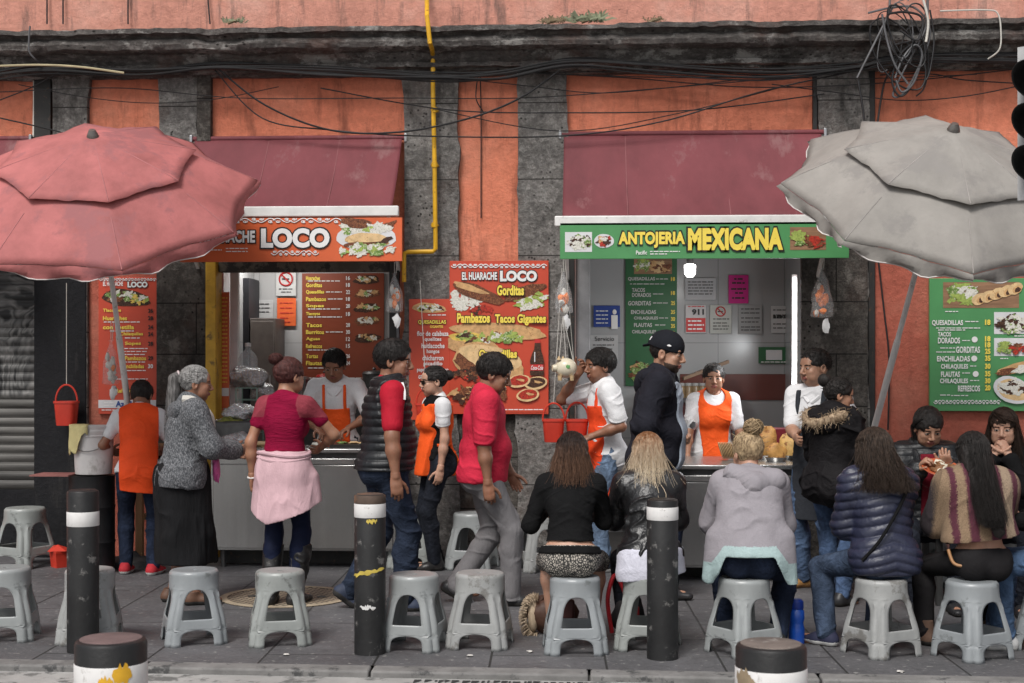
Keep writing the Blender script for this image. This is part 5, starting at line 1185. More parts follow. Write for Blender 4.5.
# roll-up shutter and the low dark wall under it
m = MB(); z = Z(490, 10); x0, x1 = X(-118), X(37)
nz = 150; zz = np.linspace(z, H3[3], nz); yy = .06 - .012 * np.abs(np.sin(np.pi * (zz - z) / .075))
for i in range(nz - 1): m.quad((x0, yy[i], zz[i]), (x1, yy[i], zz[i]), (x1, yy[i + 1], zz[i + 1]), (x0, yy[i + 1], zz[i + 1]))
mg, nt, b = _new('graffiti_shutter'); v = _vec(nt); c = _ramp(nt, _noise(nt, 2.1, 3, .5, v, 1.6), [(.40, (.012, .012, .013)), (.44, (.13, .127, .123)), (.50, (.03, .03, .03)), (.58, (.15, .145, .14)), (.64, (.016, .016, .016))])
sp = nt.nodes.new('ShaderNodeSeparateXYZ'); nt.links.new(v, sp.inputs[0]); mr = nt.nodes.new('ShaderNodeMapRange'); mr.inputs[1].default_value = 1.3; mr.inputs[2].default_value = 1.36; nt.links.new(sp.outputs[2], mr.inputs[0])
c = _mix(nt, mr.outputs[0], _ramp(nt, _noise(nt, 5, 5, .6, _vec(nt, (.3, 1, 3))), [(.3, (.035, .033, .031)), (.7, (.105, .10, .092))]), c); nt.links.new(c, b.inputs['Base Color']); b.inputs['Roughness'].default_value = .55; b.inputs['Metallic'].default_value = .3
m.build('roll_up_shutter', mg, bld, sharp=60)
m = MB(); m.box((x0, .03, 0), (x1, .25, z - .002)); m.build('low_wall', PL_K, bld, smooth=False)

# stall rooms
def room(x0, x1, depth, zc, back, side, dado=None):
    y0 = .252
    m = MB(); m.quad((x0, depth, 0), (x1, depth, 0), (x1, depth, zc), (x0, depth, zc)); m.build('back_wall', back, bld, smooth=False)
    m = MB(); m.quad((x0, y0, 0), (x0, depth, 0), (x0, depth, zc), (x0, y0, zc)); m.quad((x1, depth, 0), (x1, y0, 0), (x1, y0, zc), (x1, depth, zc)); m.build('side_wall', side, bld, smooth=False)
    m = MB(); m.quad((x0, y0, zc), (x0, depth, zc), (x1, depth, zc), (x1, y0, zc)); m.build('room_ceiling', CEIL, bld, smooth=False)
    m = MB(); m.quad((x0, y0, .008), (x1, y0, .008), (x1, depth, .008), (x0, depth, .008)); m.build('room_floor', FLOORT, bld, smooth=False)
    if dado:
        m = MB(); m.box((dado[0], depth - .014, dado[2]), (dado[1], depth - .003, dado[3])); m.build('tile_band', TILE_R, bld, smooth=False)
BK1, BK2 = 1.75, 1.9
room(X(205), X(400), BK1, 2.78, TILE_W, TILE_W); TILE_G = tile('grey_wall_tile', (.36, .365, .37), .62, .9, (.16, .16, .165))
room(X(566), X(818), BK2, 2.78, TILE_G, TILE_G, (at(680, HOR, BK2).x, X(818), Z(400, 760, BK2), Z(374, 760, BK2)))
# front frame of the left stall: yellow post, header rail, white post
m = MB(); m.box((X(208.5), -.10, 0), (X(219), .10, Z(262, 214))); m.build('yellow_post', M('yellow_post_paint', (.52, .30, .03), .5, .2, spots=(.2, .12, .03), spot_scale=8, spot_at=.6), bld, bevel=.008)
m = MB(); m.box((X(219.5), -.03, Z(272, 300)), (X(390), .08, Z(262, 300))); m.build('header_rail', M('stained_header_paint', (.13, .115, .09), .7, .4, spots=(.03, .028, .025), spot_scale=6, spot_at=.5), bld, bevel=.006)
m = MB(); m.box((at(230, 0, .3).x, .3, 0), (at(238, 0, .3).x, .36, 2.7)); m.build('white_post', WPAINT, bld, bevel=.005)
m = MB(); m.box((X(576), .02, 0), (at(590, 0, .02).x, .07, 2.72)); m.build('grey_door_frame', M('grey_frame_paint', (.25, .25, .26), .5), bld, bevel=.005)

# lamps (the photo shows a lit bulb and tube on the right, a tube on the left)
def lamp(name, label, cat, shade_mb, mats, lpos, size, energy, color=(1, .98, .95), rot=(0, 0, 0)):
    o = shade_mb.build(name, mats); tag(o, label, cat)
    ld = bpy.data.lights.new('lamp_light', 'AREA'); ld.shape = 'RECTANGLE'; ld.size, ld.size_y = size; ld.energy = energy; ld.color = color
    lo = bpy.data.objects.new('lamp_light', ld); COL.objects.link(lo); lo.location = lpos; lo.rotation_euler = rot; lo.parent = o; return o
GL = glow('lit_lamp_white', (1, .97, .93), 6)
p = at(690, 271, .9); m = MB(); m.lathe((p.x, p.y, p.z), [(.001, -.055), (.03, -.05), (.048, -.02), (.05, .05), (.03, .06)], 20); m.lathe((p.x, p.y, p.z + .06), [(.03, 0), (.03, .05), (.001, .05)], 12, 1); m.tube([(p.x, p.y, p.z + .1), (p.x, p.y, 2.78)], .006, 6, 1)
lamp('ceiling_bulb', 'lit white bulb hanging in the green stall above the vendor woman', 'lamp', m, [GL, STEEL_D], (p.x, p.y, p.z - .07), (.1, .1), 3)
a, b_ = at(795, 278, .12), at(793, 402, .12); m = MB(); m.tube([a, b_], .010, 10); m.box((a.x - .02, .14, b_.z - .03), (a.x + .02, .17, a.z + .03), 1)
lamp('tube_lamp', 'lit vertical fluorescent tube at the right edge of the green stall', 'lamp', m, [glow('lit_tube_white', (.95, .98, 1), 7), WPAINT], (a.x - .04, .2, (a.z + b_.z) / 2), (.03, .9), 11, (.95, .98, 1), (0, math.radians(90), 0))
p = at(243, 272, 1.2); m = MB(); m.tube([(p.x, 1.2, 2.70), (p.x + .45, 1.2, 2.70)], .016, 8); m.box((p.x - .02, 1.17, 2.72), (p.x + .47, 1.23, 2.775), 1)
lamp('ceiling_tube', 'lit fluorescent tube on the ceiling of the orange stall', 'lamp', m, [glow('lit_tube_warm', (1, .98, .92), 5), WPAINT], (p.x + .3, 1.2, 2.66), (.8, .1), 6)

# ---------------------------------------------------------------- awnings
def awning(label, px0, px1, ytop, Yf, zf, mat, seams=(), bar=True):
    x0, x1 = X(px0), X(px1); zt = Z(ytop, (px0 + px1) / 2); o = thing('awning', ((x0 + x1) / 2, 0, zt), label, 'awning')
    nx, ny = 60, 14; g = np.random.default_rng(int(abs(px0)) + 3); ph = g.uniform(0, 6, 4); V = []
    for j in range(ny):
        for i in range(nx):
            u, w = i / (nx - 1), j / (ny - 1); y = -.04 + (Yf + .04) * w; z = zt + (zf - zt) * w - .045 * math.sin(math.pi * w) + .010 * math.sin(u * 17 + ph[0] + w * 3) * w + .006 * math.sin(u * 41 + ph[1] - w * 5) * w
            z -= sum(.012 * math.exp(-((u - s_) / .006) ** 2) for s_ in seams); V.append((x0 + (x1 - x0) * u - .02 * w * (1 - u) * 0, y, z))
    Q = np.array([(j * nx + i, j * nx + i + 1, (j + 1) * nx + i + 1, (j + 1) * nx + i) for j in range(ny - 1) for i in range(nx - 1)])
    V = np.array(V); V[:, 2] -= o.location.z; V[:, 0] -= o.location.x
    f = np_mesh('awning_fabric', V, Q, [mat], o); s_ = f.modifiers.new('thick', 'SOLIDIFY'); s_.thickness = .004
    for s_ in seams:
        m = MB(); m.tube([(x0 + (x1 - x0) * s_ + .004 * w, -.04 + (Yf + .04) * w, zt + (zf - zt) * w - .045 * math.sin(math.pi * w) - .004) for w in np.linspace(.02, .99, 14)], .005, 5); m.build('fabric_seam', M('maroon_seam', (.20, .07, .075), .8), o)
    m = MB(); m.tube([(x0 - .02, -.05, zt - .01), (x1 + .02, -.05, zt - .01)], .022, 12); m.build('roller', mat, o)
    for x in (x0 - .03, x1 + .03):
        m = MB(); m.box((x - .012, -.08, zt - .05), (x + .012, 0, zt + .02)); m.build('bracket', METAL, o, bevel=.004)
    if bar:
        m = MB(); m.box((x0 - .06, Yf - .03, zf - .05), (x1 + .06, Yf + .02, zf + .03)); m.build('front_bar', WPAINT, o, bevel=.008)
    for x in (x0 + .03, x1 - .03):
        m = MB(); m.bar((x, Yf + .03, zf - .02), (x, -.03, zf - .42), .025, .025); m.build('arm', WPAINT, o)
    return o
AWM = M('faded_maroon_awning_cloth', (.150, .036, .043), .75, .25, vs=1.6, bump=.3, bs=260, spots=(.20, .085, .088), spot_scale=2.2, spot_at=.60, vec=(1, .5, .5))
YS = -.74
awning('maroon awning above the orange sign of the left stall', 197, 403, 138, YS + .03, at(300, 210, YS).z, AWM, (.36, .70))
awning('wide maroon awning above the green sign', 564, 820, 133, YS + .03, at(700, 219, YS).z, AWM, (.24, .62, .86))
awning('maroon awning end showing behind the pink parasol at the far left', -150, 30, 139, YS + .03, at(0, 214, YS).z, AWM)
# ---------------------------------------------------------------- signs, boards and their pictures
FM = dict(meat=M('print_meat', (.13, .045, .022), .5, .5, vs=60, bump=0, spots=(.30, .12, .05), spot_scale=90, spot_at=.55, spec=.3),
          bread=M('print_bread', (.55, .33, .15), .5, .25, vs=30, bump=0, spots=(.32, .15, .06), spot_scale=60, spot_at=.6, spec=.3),
          tort=M('print_tortilla', (.66, .46, .24), .5, .2, vs=25, bump=0, spots=(.38, .2, .08), spot_scale=50, spot_at=.6, spec=.3),
          green=M('print_lettuce', (.13, .22, .05), .5, .5, vs=50, bump=0, spots=(.5, .55, .3), spot_scale=70, spot_at=.54, spec=.3),
          white=M('print_cream', (.66, .64, .58), .5, .12, vs=60, bump=0, spots=(.35, .36, .26), spot_scale=110, spot_at=.56, spec=.3),
          red=M('print_salsa', (.40, .035, .02), .5, .35, vs=50, bump=0, spots=(.14, .02, .015), spot_scale=80, spot_at=.56, spec=.3),
          dark=M('print_beans', (.05, .022, .014), .5, .5, vs=60, bump=0, spots=(.16, .08, .04), spot_scale=90, spot_at=.58, spec=.3),
          plate=M('print_plate', (.62, .62, .63), .5, .06, bump=0, spec=.3), wood=M('print_wood', (.25, .14, .08), .5, .3, vs=12, bump=0, vec=(.3, 1, 3), spec=.3),
          yel=M('print_cheese', (.66, .46, .10), .5, .2, vs=40, bump=0, spec=.3), lime=M('print_guacamole', (.30, .38, .09), .5, .3, vs=50, bump=0, spec=.3))
FK = list(FM); 
TW, TY, TK, TR = M('print_white', (.74, .73, .72), .5, .05, bump=0), M('print_yellow', (.80, .62, .09), .5, .06, bump=0), M('print_black', (.012, .012, .012), .5, .05, bump=0), M('print_red', (.50, .03, .03), .5, .08, bump=0)
TB = M('print_blue', (.03, .07, .25), .5, .08, bump=0)
def blobs(parent, Y, items, name='food_picture', lay=.003, step=.00009, seed=1):
    """flat printed shapes in pixel units: (kind, cx, cy, rx, ry, rotation, wobble)"""
    m = MB(); g = random.Random(seed); y = Y - lay
    for kd, cx, cy, rx, ry, rot, wob in items:
        n = 22; ph = [g.uniform(0, 6.28) for _ in range(3)]; c, s = math.cos(math.radians(rot)), math.sin(math.radians(rot)); P = []
        for k in range(n):
            a = 2 * math.pi * k / n; q = 1 + wob * (.5 * math.sin(3 * a + ph[0]) + .35 * math.sin(5 * a + ph[1]) + .3 * math.sin(8 * a + ph[2]))
            u, v = rx * q * math.cos(a), ry * q * math.sin(a); p = at(cx + u * c - v * s, cy + u * s + v * c, Y); P.append((p.x, y, p.z))
        m.add(P[::-1], [tuple(range(n))], FK.index(kd)); y -= step
    return m.build(name, [FM[k] for k in FK], parent, smooth=False)
def scatter(g, kinds, cx, cy, rx, ry, n, r, wob=.5):
    out = []
    for _ in range(n):
        a, q = g.uniform(0, 6.28), math.sqrt(g.random()); out.append((g.choice(kinds), cx + rx * q * math.cos(a), cy + ry * q * math.sin(a), r * g.uniform(.6, 1.5), r * g.uniform(.4, .9), g.uniform(-40, 40), wob))
    return out
def rect_px(parent, Y, box, mat, lay, name):
    a, b = at(box[0], box[3], Y), at(box[2], box[1], Y); m = MB(); m.quad((a.x, Y - lay, a.z), (b.x, Y - lay, a.z), (b.x, Y - lay, b.z), (a.x, Y - lay, b.z)); return m.build(name, mat, parent, smooth=False)
def board(name, label, cat, box, Y, mat, th=.02, group=None):
    a, b = at(box[0], box[3], Y), at(box[2], box[1], Y); o = thing(name, ((a.x + b.x) / 2, Y, a.z), label, cat, 0, group)
    m = MB(); m.box((a.x, Y, a.z), (b.x, Y + th, b.z)); m.build('panel', mat, o, bevel=.002); return o
def scroll(parent, Y, x0, x1, yc, h, mat, n=6, r=.45, name='scroll_ornament'):
    m = MB(); w = (x1 - x0) / n
    for i in range(n):
        s = 1 if i % 2 else -1; cx = x0 + w * (i + .5); P = []
        for t in np.linspace(0, 1, 18):
            P.append((cx + w * (t - .5) * 1.15, yc + s * h * .5 * math.sin(2 * math.pi * (t - .5))))
        a = 0
        for dx, dy in ((-.28, .3), (.28, -.3)):
            Cq = [(cx + w * dx + w * .17 * (1 - t * .8) * math.cos(t * 8 + dx * 3), yc + s * h * dy + h * .3 * (1 - t * .8) * math.sin(t * 8 + dx * 3)) for t in np.linspace(0, 1, 14)]
            m.tube([at(*q, Y) + Vector((0, -.005, 0)) for q in Cq], mpp(cx, Y) * r, 5)
        m.tube([at(*q, Y) + Vector((0, -.005, 0)) for q in P], mpp(cx, Y) * r, 5)
    return m.build(name, mat, parent)
def lines(parent, Y, rows, mat, lay=.005, seed=1, key='small_print', h=.9, words=(2, 6)):
    """rows of small unreadable print as dashes: (x0, x1, y)"""
    g = random.Random(seed); m = MB()
    for x0, x1, y in rows:
        x = x0
        while x < x1 - 1:
            w = min(g.uniform(*words), x1 - x); a, b = at(x, y + h / 2, Y), at(x + w, y - h / 2, Y); m.quad((a.x, Y - lay, a.z), (b.x, Y - lay, a.z), (b.x, Y - lay, b.z), (a.x, Y - lay, b.z)); x += w + g.uniform(.5, 1.1)
    return m.build(key, mat, parent, smooth=False)

OR_P = M('orange_red_print', (.60, .115, .038), .42, .08, vs=2, bump=0); RED_P = M('red_print', (.50, .062, .030), .42, .08, vs=2, bump=0); GRN_P = M('green_print', (.075, .26, .095), .42, .1, vs=2, bump=0); GRN_D = M('dark_green_print', (.024, .11, .042), .45, .1, vs=2, bump=0); BRN_P = M('brown_red_print', (.22, .045, .018), .45, .1, vs=2, bump=0)
g = random.Random(5)
# orange shop sign of the left stall
o = board('shop_sign', 'long orange shop sign with white LOCO lettering and a sandwich picture', 'sign', (180, 217.5, 402, 262), YS, OR_P, .03)
scroll(o, YS, 225, 340, 220.5, 4, TW, 7, .5); scroll(o, YS, 272, 318, 253, 4, TW, 4, .45)
text('LOCO', (261, 228, 329.5, 248), YS, TW, o, bold=.055, outline=TK, ow=1.5); text('EL HUARACHE', (186, 230.5, 255, 243), YS, TW, o, bold=.04, outline=TK, ow=1.2); lines(o, YS, [(226, 248, 248.5), (226, 248, 251.5), (205, 222, 250)], TW)
it = [('plate', 366, 237, 30, 13, 0, .05)] + scatter(g, ['white', 'green', 'white'], 353, 229, 13, 6, 16, 4) + [('meat', 356, 223, 16, 5, 8, .2), ('meat', 386, 226, 11, 3, -20, .3)] + scatter(g, ['white', 'white', 'lime'], 380, 230, 12, 5, 12, 4) + [('tort', 368, 240, 22, 7, 3, .1), ('meat', 368, 243, 22, 4, -6, .3), ('dark', 384, 241, 9, 3, -20, .3)] + scatter(g, ['green', 'lime', 'white', 'green'], 366, 250, 26, 5, 30, 4) + [('tort', 366, 238, 17, 4.5, 3, .1)]
blobs(o, YS, it)
# green shop sign
o = board('shop_sign', 'long green shop sign reading ANTOJERIA MEXICANA in yellow letters', 'sign', (560, 221.5, 849, 259), YS, GRN_P, .03)
text('ANTOJERIA', (618.5, 231.5, 685, 248), YS, TY, o, bold=.05, outline=TK, ow=1.6); text('MEXICANA', (688, 227.5, 783, 250.5), YS, TY, o, bold=.06, outline=TK, ow=1.8); text('Pacific', (636, 250.5, 647, 254.5), YS, TW, o, bold=.02); lines(o, YS, [(650, 680, 251.5), (650, 668, 254)], TW)
for q in ((565, 232, 592, 252), (790, 227, 826, 250)): rect_px(o, YS, q, FM['plate'] if q[0] < 600 else FM['wood'], .002, 'picture_card')
blobs(o, YS, [('plate', 604, 241, 10, 7, 0, .03)] + scatter(g, ['white', 'green', 'white', 'dark'], 579, 242, 11, 7, 30, 3.2) + scatter(g, ['red', 'dark', 'bread'], 604, 241, 7, 4, 12, 3) + [('white', 604, 239, 4, 2, 0, .3)] + scatter(g, ['lime', 'green'], 800, 238, 7, 6, 14, 4) + scatter(g, ['red', 'meat'], 815, 242, 8, 4, 12, 4))
# big banner on the pilaster
YB = -.10
o = board('banner', 'big red food banner with Gorditas, Pambazos and Tacos Gigantes between the two stalls', 'banner', (449.5, 260.5, 548.5, 414), YB, RED_P, .02)
scroll(o, YB, 452, 546, 266, 3.4, TW, 9, .5)
text('EL HUARACHE', (462, 272, 497, 280), YB, TW, o, bold=.04, outline=TK, ow=.7); text('LOCO', (500, 270.5, 537, 281.5), YB, TW, o, bold=.06, outline=TK, ow=.9)
for s_, bx in (('Gorditas', (497, 285, 524, 295.5)), ('Pambazos', (457, 313, 490, 323)), ('Tacos Gigantes', (495, 314, 546, 325.5)), ('Quesadillas', (479, 349.5, 517, 359.5))): text(s_, bx, YB, TY, o, bold=.045, lay=.02, outline=TK, ow=.7)
it = scatter(g, ['white'], 466, 300, 15, 9, 26, 4.5) + scatter(g, ['dark', 'red'], 480, 310, 12, 4, 12, 3.5) + scatter(g, ['white', 'white', 'lime'], 531, 301, 15, 9, 26, 4.5) + [('meat', 478, 293, 27, 7, 20, .12), ('meat', 524, 292, 22, 6, -18, .15), ('bread', 470, 288, 18, 3, 18, .2)]
it += [('bread', 499, 331, 48, 8, 4, .08), ('bread', 472, 345, 26, 10, 8, .1), ('yel', 470, 338, 20, 5, 5, .2)] + scatter(g, ['lime', 'green', 'dark'], 470, 338, 11, 5, 12, 4) + scatter(g, ['meat', 'white', 'lime'], 500, 338, 28, 5, 34, 3.6) + scatter(g, ['lime', 'green'], 510, 337, 6, 5, 8, 4)
it += [('bread', 488, 364, 36, 20, 15, .06), ('tort', 490, 358, 32, 12, 12, .06), ('meat', 468, 366, 17, 6, 35, .3)] + scatter(g, ['meat', 'red', 'dark'], 474, 374, 20, 6, 30, 4) + scatter(g, ['meat', 'dark', 'bread'], 478, 394, 26, 10, 40, 4.5)
for cx, cy, k in ((536, 383, 'dark'), (528, 395, 'red'), (519, 381, 'red')): it += [('tort', cx, cy, 11.5, 6.5, -8, .03), (k, cx, cy - .5, 9.5, 5, -8, .06), ('bread', cx + 2, cy - 1, 4, 1.2, 10, .3)]
blobs(o, YB, it, step=.00007)
m = MB(); pts = [(537.5, 339, 2.6), (537.5, 343, 2.8), (537.5, 349, 3.2), (537.2, 355, 5.5), (537, 361, 7), (537, 366, 6.4), (537, 372, 7), (537, 375.5, 6.5)]
for (x0, y0, w0), (x1, y1, w1) in zip(pts[:-1], pts[1:]):
    q = [at(x0 - w0, y0, YB), at(x1 - w1, y1, YB), at(x1 + w1, y1, YB), at(x0 + w0, y0, YB)]; m.quad(*[(p.x, YB - .019, p.z) for p in q], mi=0 if y0 > 342 else 1)
for bx, mi in (((530.5, 364.5, 543.5, 370.5), 1), ((534.3, 352, 535.3, 362), 2)):
    a, b = at(bx[0], bx[3], YB), at(bx[2], bx[1], YB); m.quad((a.x, YB - .0205, a.z), (b.x, YB - .0205, a.z), (b.x, YB - .0205, b.z), (a.x, YB - .0205, b.z), mi=mi)
m.build('bottle_picture', [FM['dark'], TR, FM['plate']], o, smooth=False); text('Coca-Cola', (531, 365.5, 543, 369.8), YB, TW, o, bold=.02, lay=.023, shear=.3); lines(o, YB, [(505, 546, 409.5)], TW, lay=.02)
# small menu banner left of it
YM = -.085
o = board('menu_board', 'narrow red quesadilla menu half behind the big food banner', 'menu board', (409, 299, 451, 420), YM, RED_P, .012)
blobs(o, YM, [('bread', 429, 308, 17, 5, 4, .1)] + scatter(g, ['lime', 'dark', 'white'], 430, 308, 13, 3, 22, 2.4))
text('QUESADILLAS', (418, 320, 446, 324.5), YM, TY, o, bold=.04, outline=TK, ow=.5); text('GIGANTES', (430, 325.3, 443, 328), YM, TY, o, bold=.03)
for i, s_ in enumerate(('flor de calabaza', 'quelites', 'huitlacoche', 'hongos', 'chicharron', 'picadillo', 'papas con chorizo', 'carne molida', 'bistec', 'longaniza')):
    w = len(s_) * 1.05; y = 331 + i * 6.1; cx = 433 if i < 6 else 431; text(s_, (max(417, cx - w), y, min(448.5, cx + w), y + 5), YM, TW, o, bold=.025)
lines(o, YM, [(428, 446, 315)], TW)
# menu board far left on the red wall
YL = -.045
o = board('menu_board', 'tall red menu board with a dish picture on the red wall behind the parasol pole', 'menu board', (98.5, 277, 157.5, 414), YL, RED_P, .025)
rect_px(o, YL, (98.5, 400, 157.5, 408), FM['plate'], .003, 'white_strip'); scroll(o, YL, 100, 156, 279.5, 2.4, TW, 9, .3)
text('EL HUARACHE', (103, 281.5, 123, 286), YL, TW, o, bold=.03); text('LOCO', (127.5, 281.5, 147.5, 287.5), YL, TW, o, bold=.06, outline=TK, ow=.5); text('AzNlo', (115.5, 401, 136, 407), YL, TB, o, bold=.05, lay=.006)
blobs(o, YL, [('dark', 126, 298, 24, 8.5, 6, .12)] + scatter(g, ['white', 'meat', 'green', 'white'], 119, 296, 15, 5, 26, 2.6) + scatter(g, ['yel', 'white', 'lime'], 139, 299, 9, 4, 16, 2.6))
for i, (a, b, t_, pr) in enumerate(((103, 121, 'Tlacoyos', 311), (103, 127, 'Huaraches', 318.5), (103, 134, 'con costilla', 327.5), (120, 143, 'Chilaquiles', 334.5), (125, 141, 'Sopes', 344), (125, 146, 'Pambazos', 358.5), (124, 144, 'Enchiladas', 366.5), (116, 136, 'Refrescos', 391))):
    text(t_, (a, pr - 2.4, b, pr + 1.8), YL, TY, o, bold=.03); text(('26', '28', '24', '24', '28', '29', '30', '30')[i], (148, pr - 2.4, 153, pr + 1.8), YL, TK if i < 6 else TW, o, key='prices', bold=.04)
lines(o, YL, [(104, 140, 322), (110, 134, 331), (125, 140, 338), (120, 148, 348.5), (122, 147, 351.5), (122, 145, 354.5), (122, 146, 362), (122, 146, 370.5), (110, 148, 379), (104, 114, 402.5), (104, 114, 405.5), (102, 130, 410)], TW, seed=3)
# green menu board at the right
YG = -.06
o = board('menu_board', 'big green menu board with taco pictures on the red wall at the right', 'menu board', (929.5, 278, 1052, 411), YG, GRN_P, .03)
rect_px(o, YG, (943, 282, 1019, 308), FM['wood'], .002, 'picture_card'); rect_px(o, YG, (994, 312, 1048, 334), FM['plate'], .002, 'picture_card'); rect_px(o, YG, (994, 338, 1048, 356), FM['plate'], .002, 'picture_card')
it = scatter(g, ['green', 'white', 'lime'], 962, 294, 13, 9, 46, 4) + [x for k in range(5) for x in (('tort', 979 + k * 9, 299 - k * 2.6, 8, 5.4, -30, .06), ('bread', 981 + k * 9, 300 - k * 2.6, 5, 3.6, -30, .05), ('dark', 981.5 + k * 9, 300.2 - k * 2.6, 3.2, 2.4, -30, .2))]
it += scatter(g, ['white', 'green', 'dark', 'white'], 1012, 324, 15, 8, 50, 3.4) + scatter(g, ['lime', 'green'], 1004, 348, 6, 5, 14, 3) + scatter(g, ['red', 'meat'], 1018, 349, 8, 4, 18, 3) + [('bread', 1016, 368, 20, 5, -14, .1), ('meat', 1010, 371, 16, 3, -10, .3), ('white', 1024, 369, 12, 4, -8, .3), ('plate', 1012, 390, 20, 13, 20, .02), ('tort', 1012, 390, 16, 10, 20, .05)] + scatter(g, ['white', 'white', 'dark'], 1012, 388, 11, 7, 26, 4)
blobs(o, YG, it)
for s_, bx in (('QUESADILLAS', (932, 320, 963, 326)), ('TACOS', (938, 332, 951, 336.5)), ('DORADOS', (938, 337.5, 960, 343.5)), ('GORDITAS', (956, 346.5, 980, 353)), ('ENCHILADAS', (937, 356, 970, 361.5)), ('CHILAQUILES', (941, 364, 968, 369.5)), ('FLAUTAS', (941, 371.5, 960, 377)), ('CHILAQUILES', (940, 378.5, 968, 384)), ('REFRESCOS', (958, 385.5, 980, 391.5))): text(s_, bx, YG, TW, o, bold=.03, shear=.0)
for pr, y in (('18', 319.5), ('18', 336), ('18', 342), ('25', 348.5), ('35', 355.5), ('30', 363.5), ('35', 371), ('30', 378), ('20', 385)): text(pr, (985, y, 990.5, y + 5.5), YG, TY, o, key='prices', bold=.05)
lines(o, YG, [(945, 958, 311.5), (965, 979, 321.5), (936, 980, 328), (938, 965, 330), (962, 970, 340.5), (940, 955, 348), (936, 955, 352), (970, 976, 366), (962, 971, 373), (970, 979, 380.5), (940, 950, 395), (951, 968, 395.5), (1014, 1024, 336), (1000, 1008, 358.5)], TW, seed=4); scroll(o, YG, 934, 1000, 402, 3.4, TW, 9, .4)
m = MB()
for cx, cy in ((974.5, 339.5), (974, 358.5), (975.5, 374)):
    p = at(cx, cy, YG); r_ = mpp(cx, YG) * 3; m.add([(p.x + r_ * math.cos(k * .4), YG - .006, p.z + r_ * math.sin(k * .4)) for k in range(16)], [tuple(range(16))])
m.build('price_badge', TW, o, smooth=False)

# inside the left stall
YI = BK1 - .03
o = board('menu_board', 'brown red menu with yellow headings on the back wall of the orange stall', 'menu board', (302, 273, 384, 386), YI, BRN_P, .02)
for i, (s_, y, w) in enumerate((('Huaraches', 276, 14), ('Gorditas', 283, 16), ('Quesadillas', 290, 18), ('Pambazos', 297, 20), ('Sopes', 304, 18), ('Tlacoyos', 312, 14), ('Tacos', 323, 16), ('Burritos', 330, 18), ('Aguas', 337, 14), ('Refrescos', 344, 16), ('Tortas', 354, 12), ('Flautas', 361, 16))):
    text(s_, (306, y, 306 + w, y + 4.2), YI, TY, o, bold=.03); text(('16', '18', '22', '18', '20', '18', '28', '30', '12', '15', '26', '24')[i], (346, y, 350, y + 4), YI, TW, o, key='prices', bold=.03)
lines(o, YI, [(308, 340, 281), (326, 342, 292), (328, 343, 299), (308, 340, 309), (308, 342, 317), (326, 343, 332), (308, 338, 350), (308, 343, 368), (306, 380, 378)], TW, seed=6)
for i, y in enumerate((280, 294, 308, 321, 338)): blobs(o, YI, [('meat' if i % 2 else 'dark', 367, y, 13, 4.5, -5, .15)] + scatter(g, ['white', 'green', 'bread'], 367, y - 1, 10, 2.6, 14, 2.2), seed=i)
def paper(label, box, Y, col, name='notice', mat=None): return board(name, label, 'notice', box, Y, mat or M('paper_%s' % name + str(box[0]), col, .6, .08, bump=0), .004)
def no_smoking(o, cx, cy, r, Y):
    m = MB(); p = at(cx, cy, Y); R = r * mpp(cx, Y); m.tube([(p.x + R * math.cos(a), Y - .006, p.z + R * math.sin(a)) for a in np.linspace(0, 6.28, 25)], R * .13, 5); m.tube([(p.x - R * .7, Y - .006, p.z + R * .7), (p.x + R * .7, Y - .006, p.z - R * .7)], R * .13, 5); m.build('ban_ring', TR, o)
    m = MB(); m.box((p.x - R * .6, Y - .005, p.z - R * .12), (p.x + R * .5, Y - .003, p.z + R * .1)); m.build('cigarette_mark', TK, o)
o = paper('white no smoking notice on the back wall of the orange stall', (276, 271, 296, 296), YI, (.55, .55, .54)); no_smoking(o, 286, 279, 6.5, YI); lines(o, YI, [(279, 293, 289), (281, 291, 292)], TK)
o = paper('bright orange paper notice below the no smoking sign', (277, 298, 296, 326), YI, (.75, .13, .03)); lines(o, YI, [(280, 293, 303), (280, 292, 308), (280, 293, 313), (280, 290, 318), (281, 292, 322)], TR)
o = paper('dark blue notice beside the white post of the orange stall', (238, 300, 247, 350), YI, (.03, .05, .12)); no_smoking(o, 242.5, 316, 3, YI)
o = paper('white paper list pinned beside the cupboard of the orange stall', (254, 300, 273, 318), YI, (.5, .5, .5)); lines(o, YI, [(256, 271, 304), (256, 270, 308), (256, 271, 312)], TK)
# narrow menu on the jamb
o = board('menu_board', 'narrow orange menu strip on the jamb beside the yellow post', 'menu board', (220.5, 292, 229, 408), .12, OR_P, .02); lines(o, .12, [(222, 227.5, y) for y in range(298, 385, 4)], TY, seed=8); rect_px(o, .12, (220.5, 388, 229, 396), FM['plate'], .003, 'white_strip')
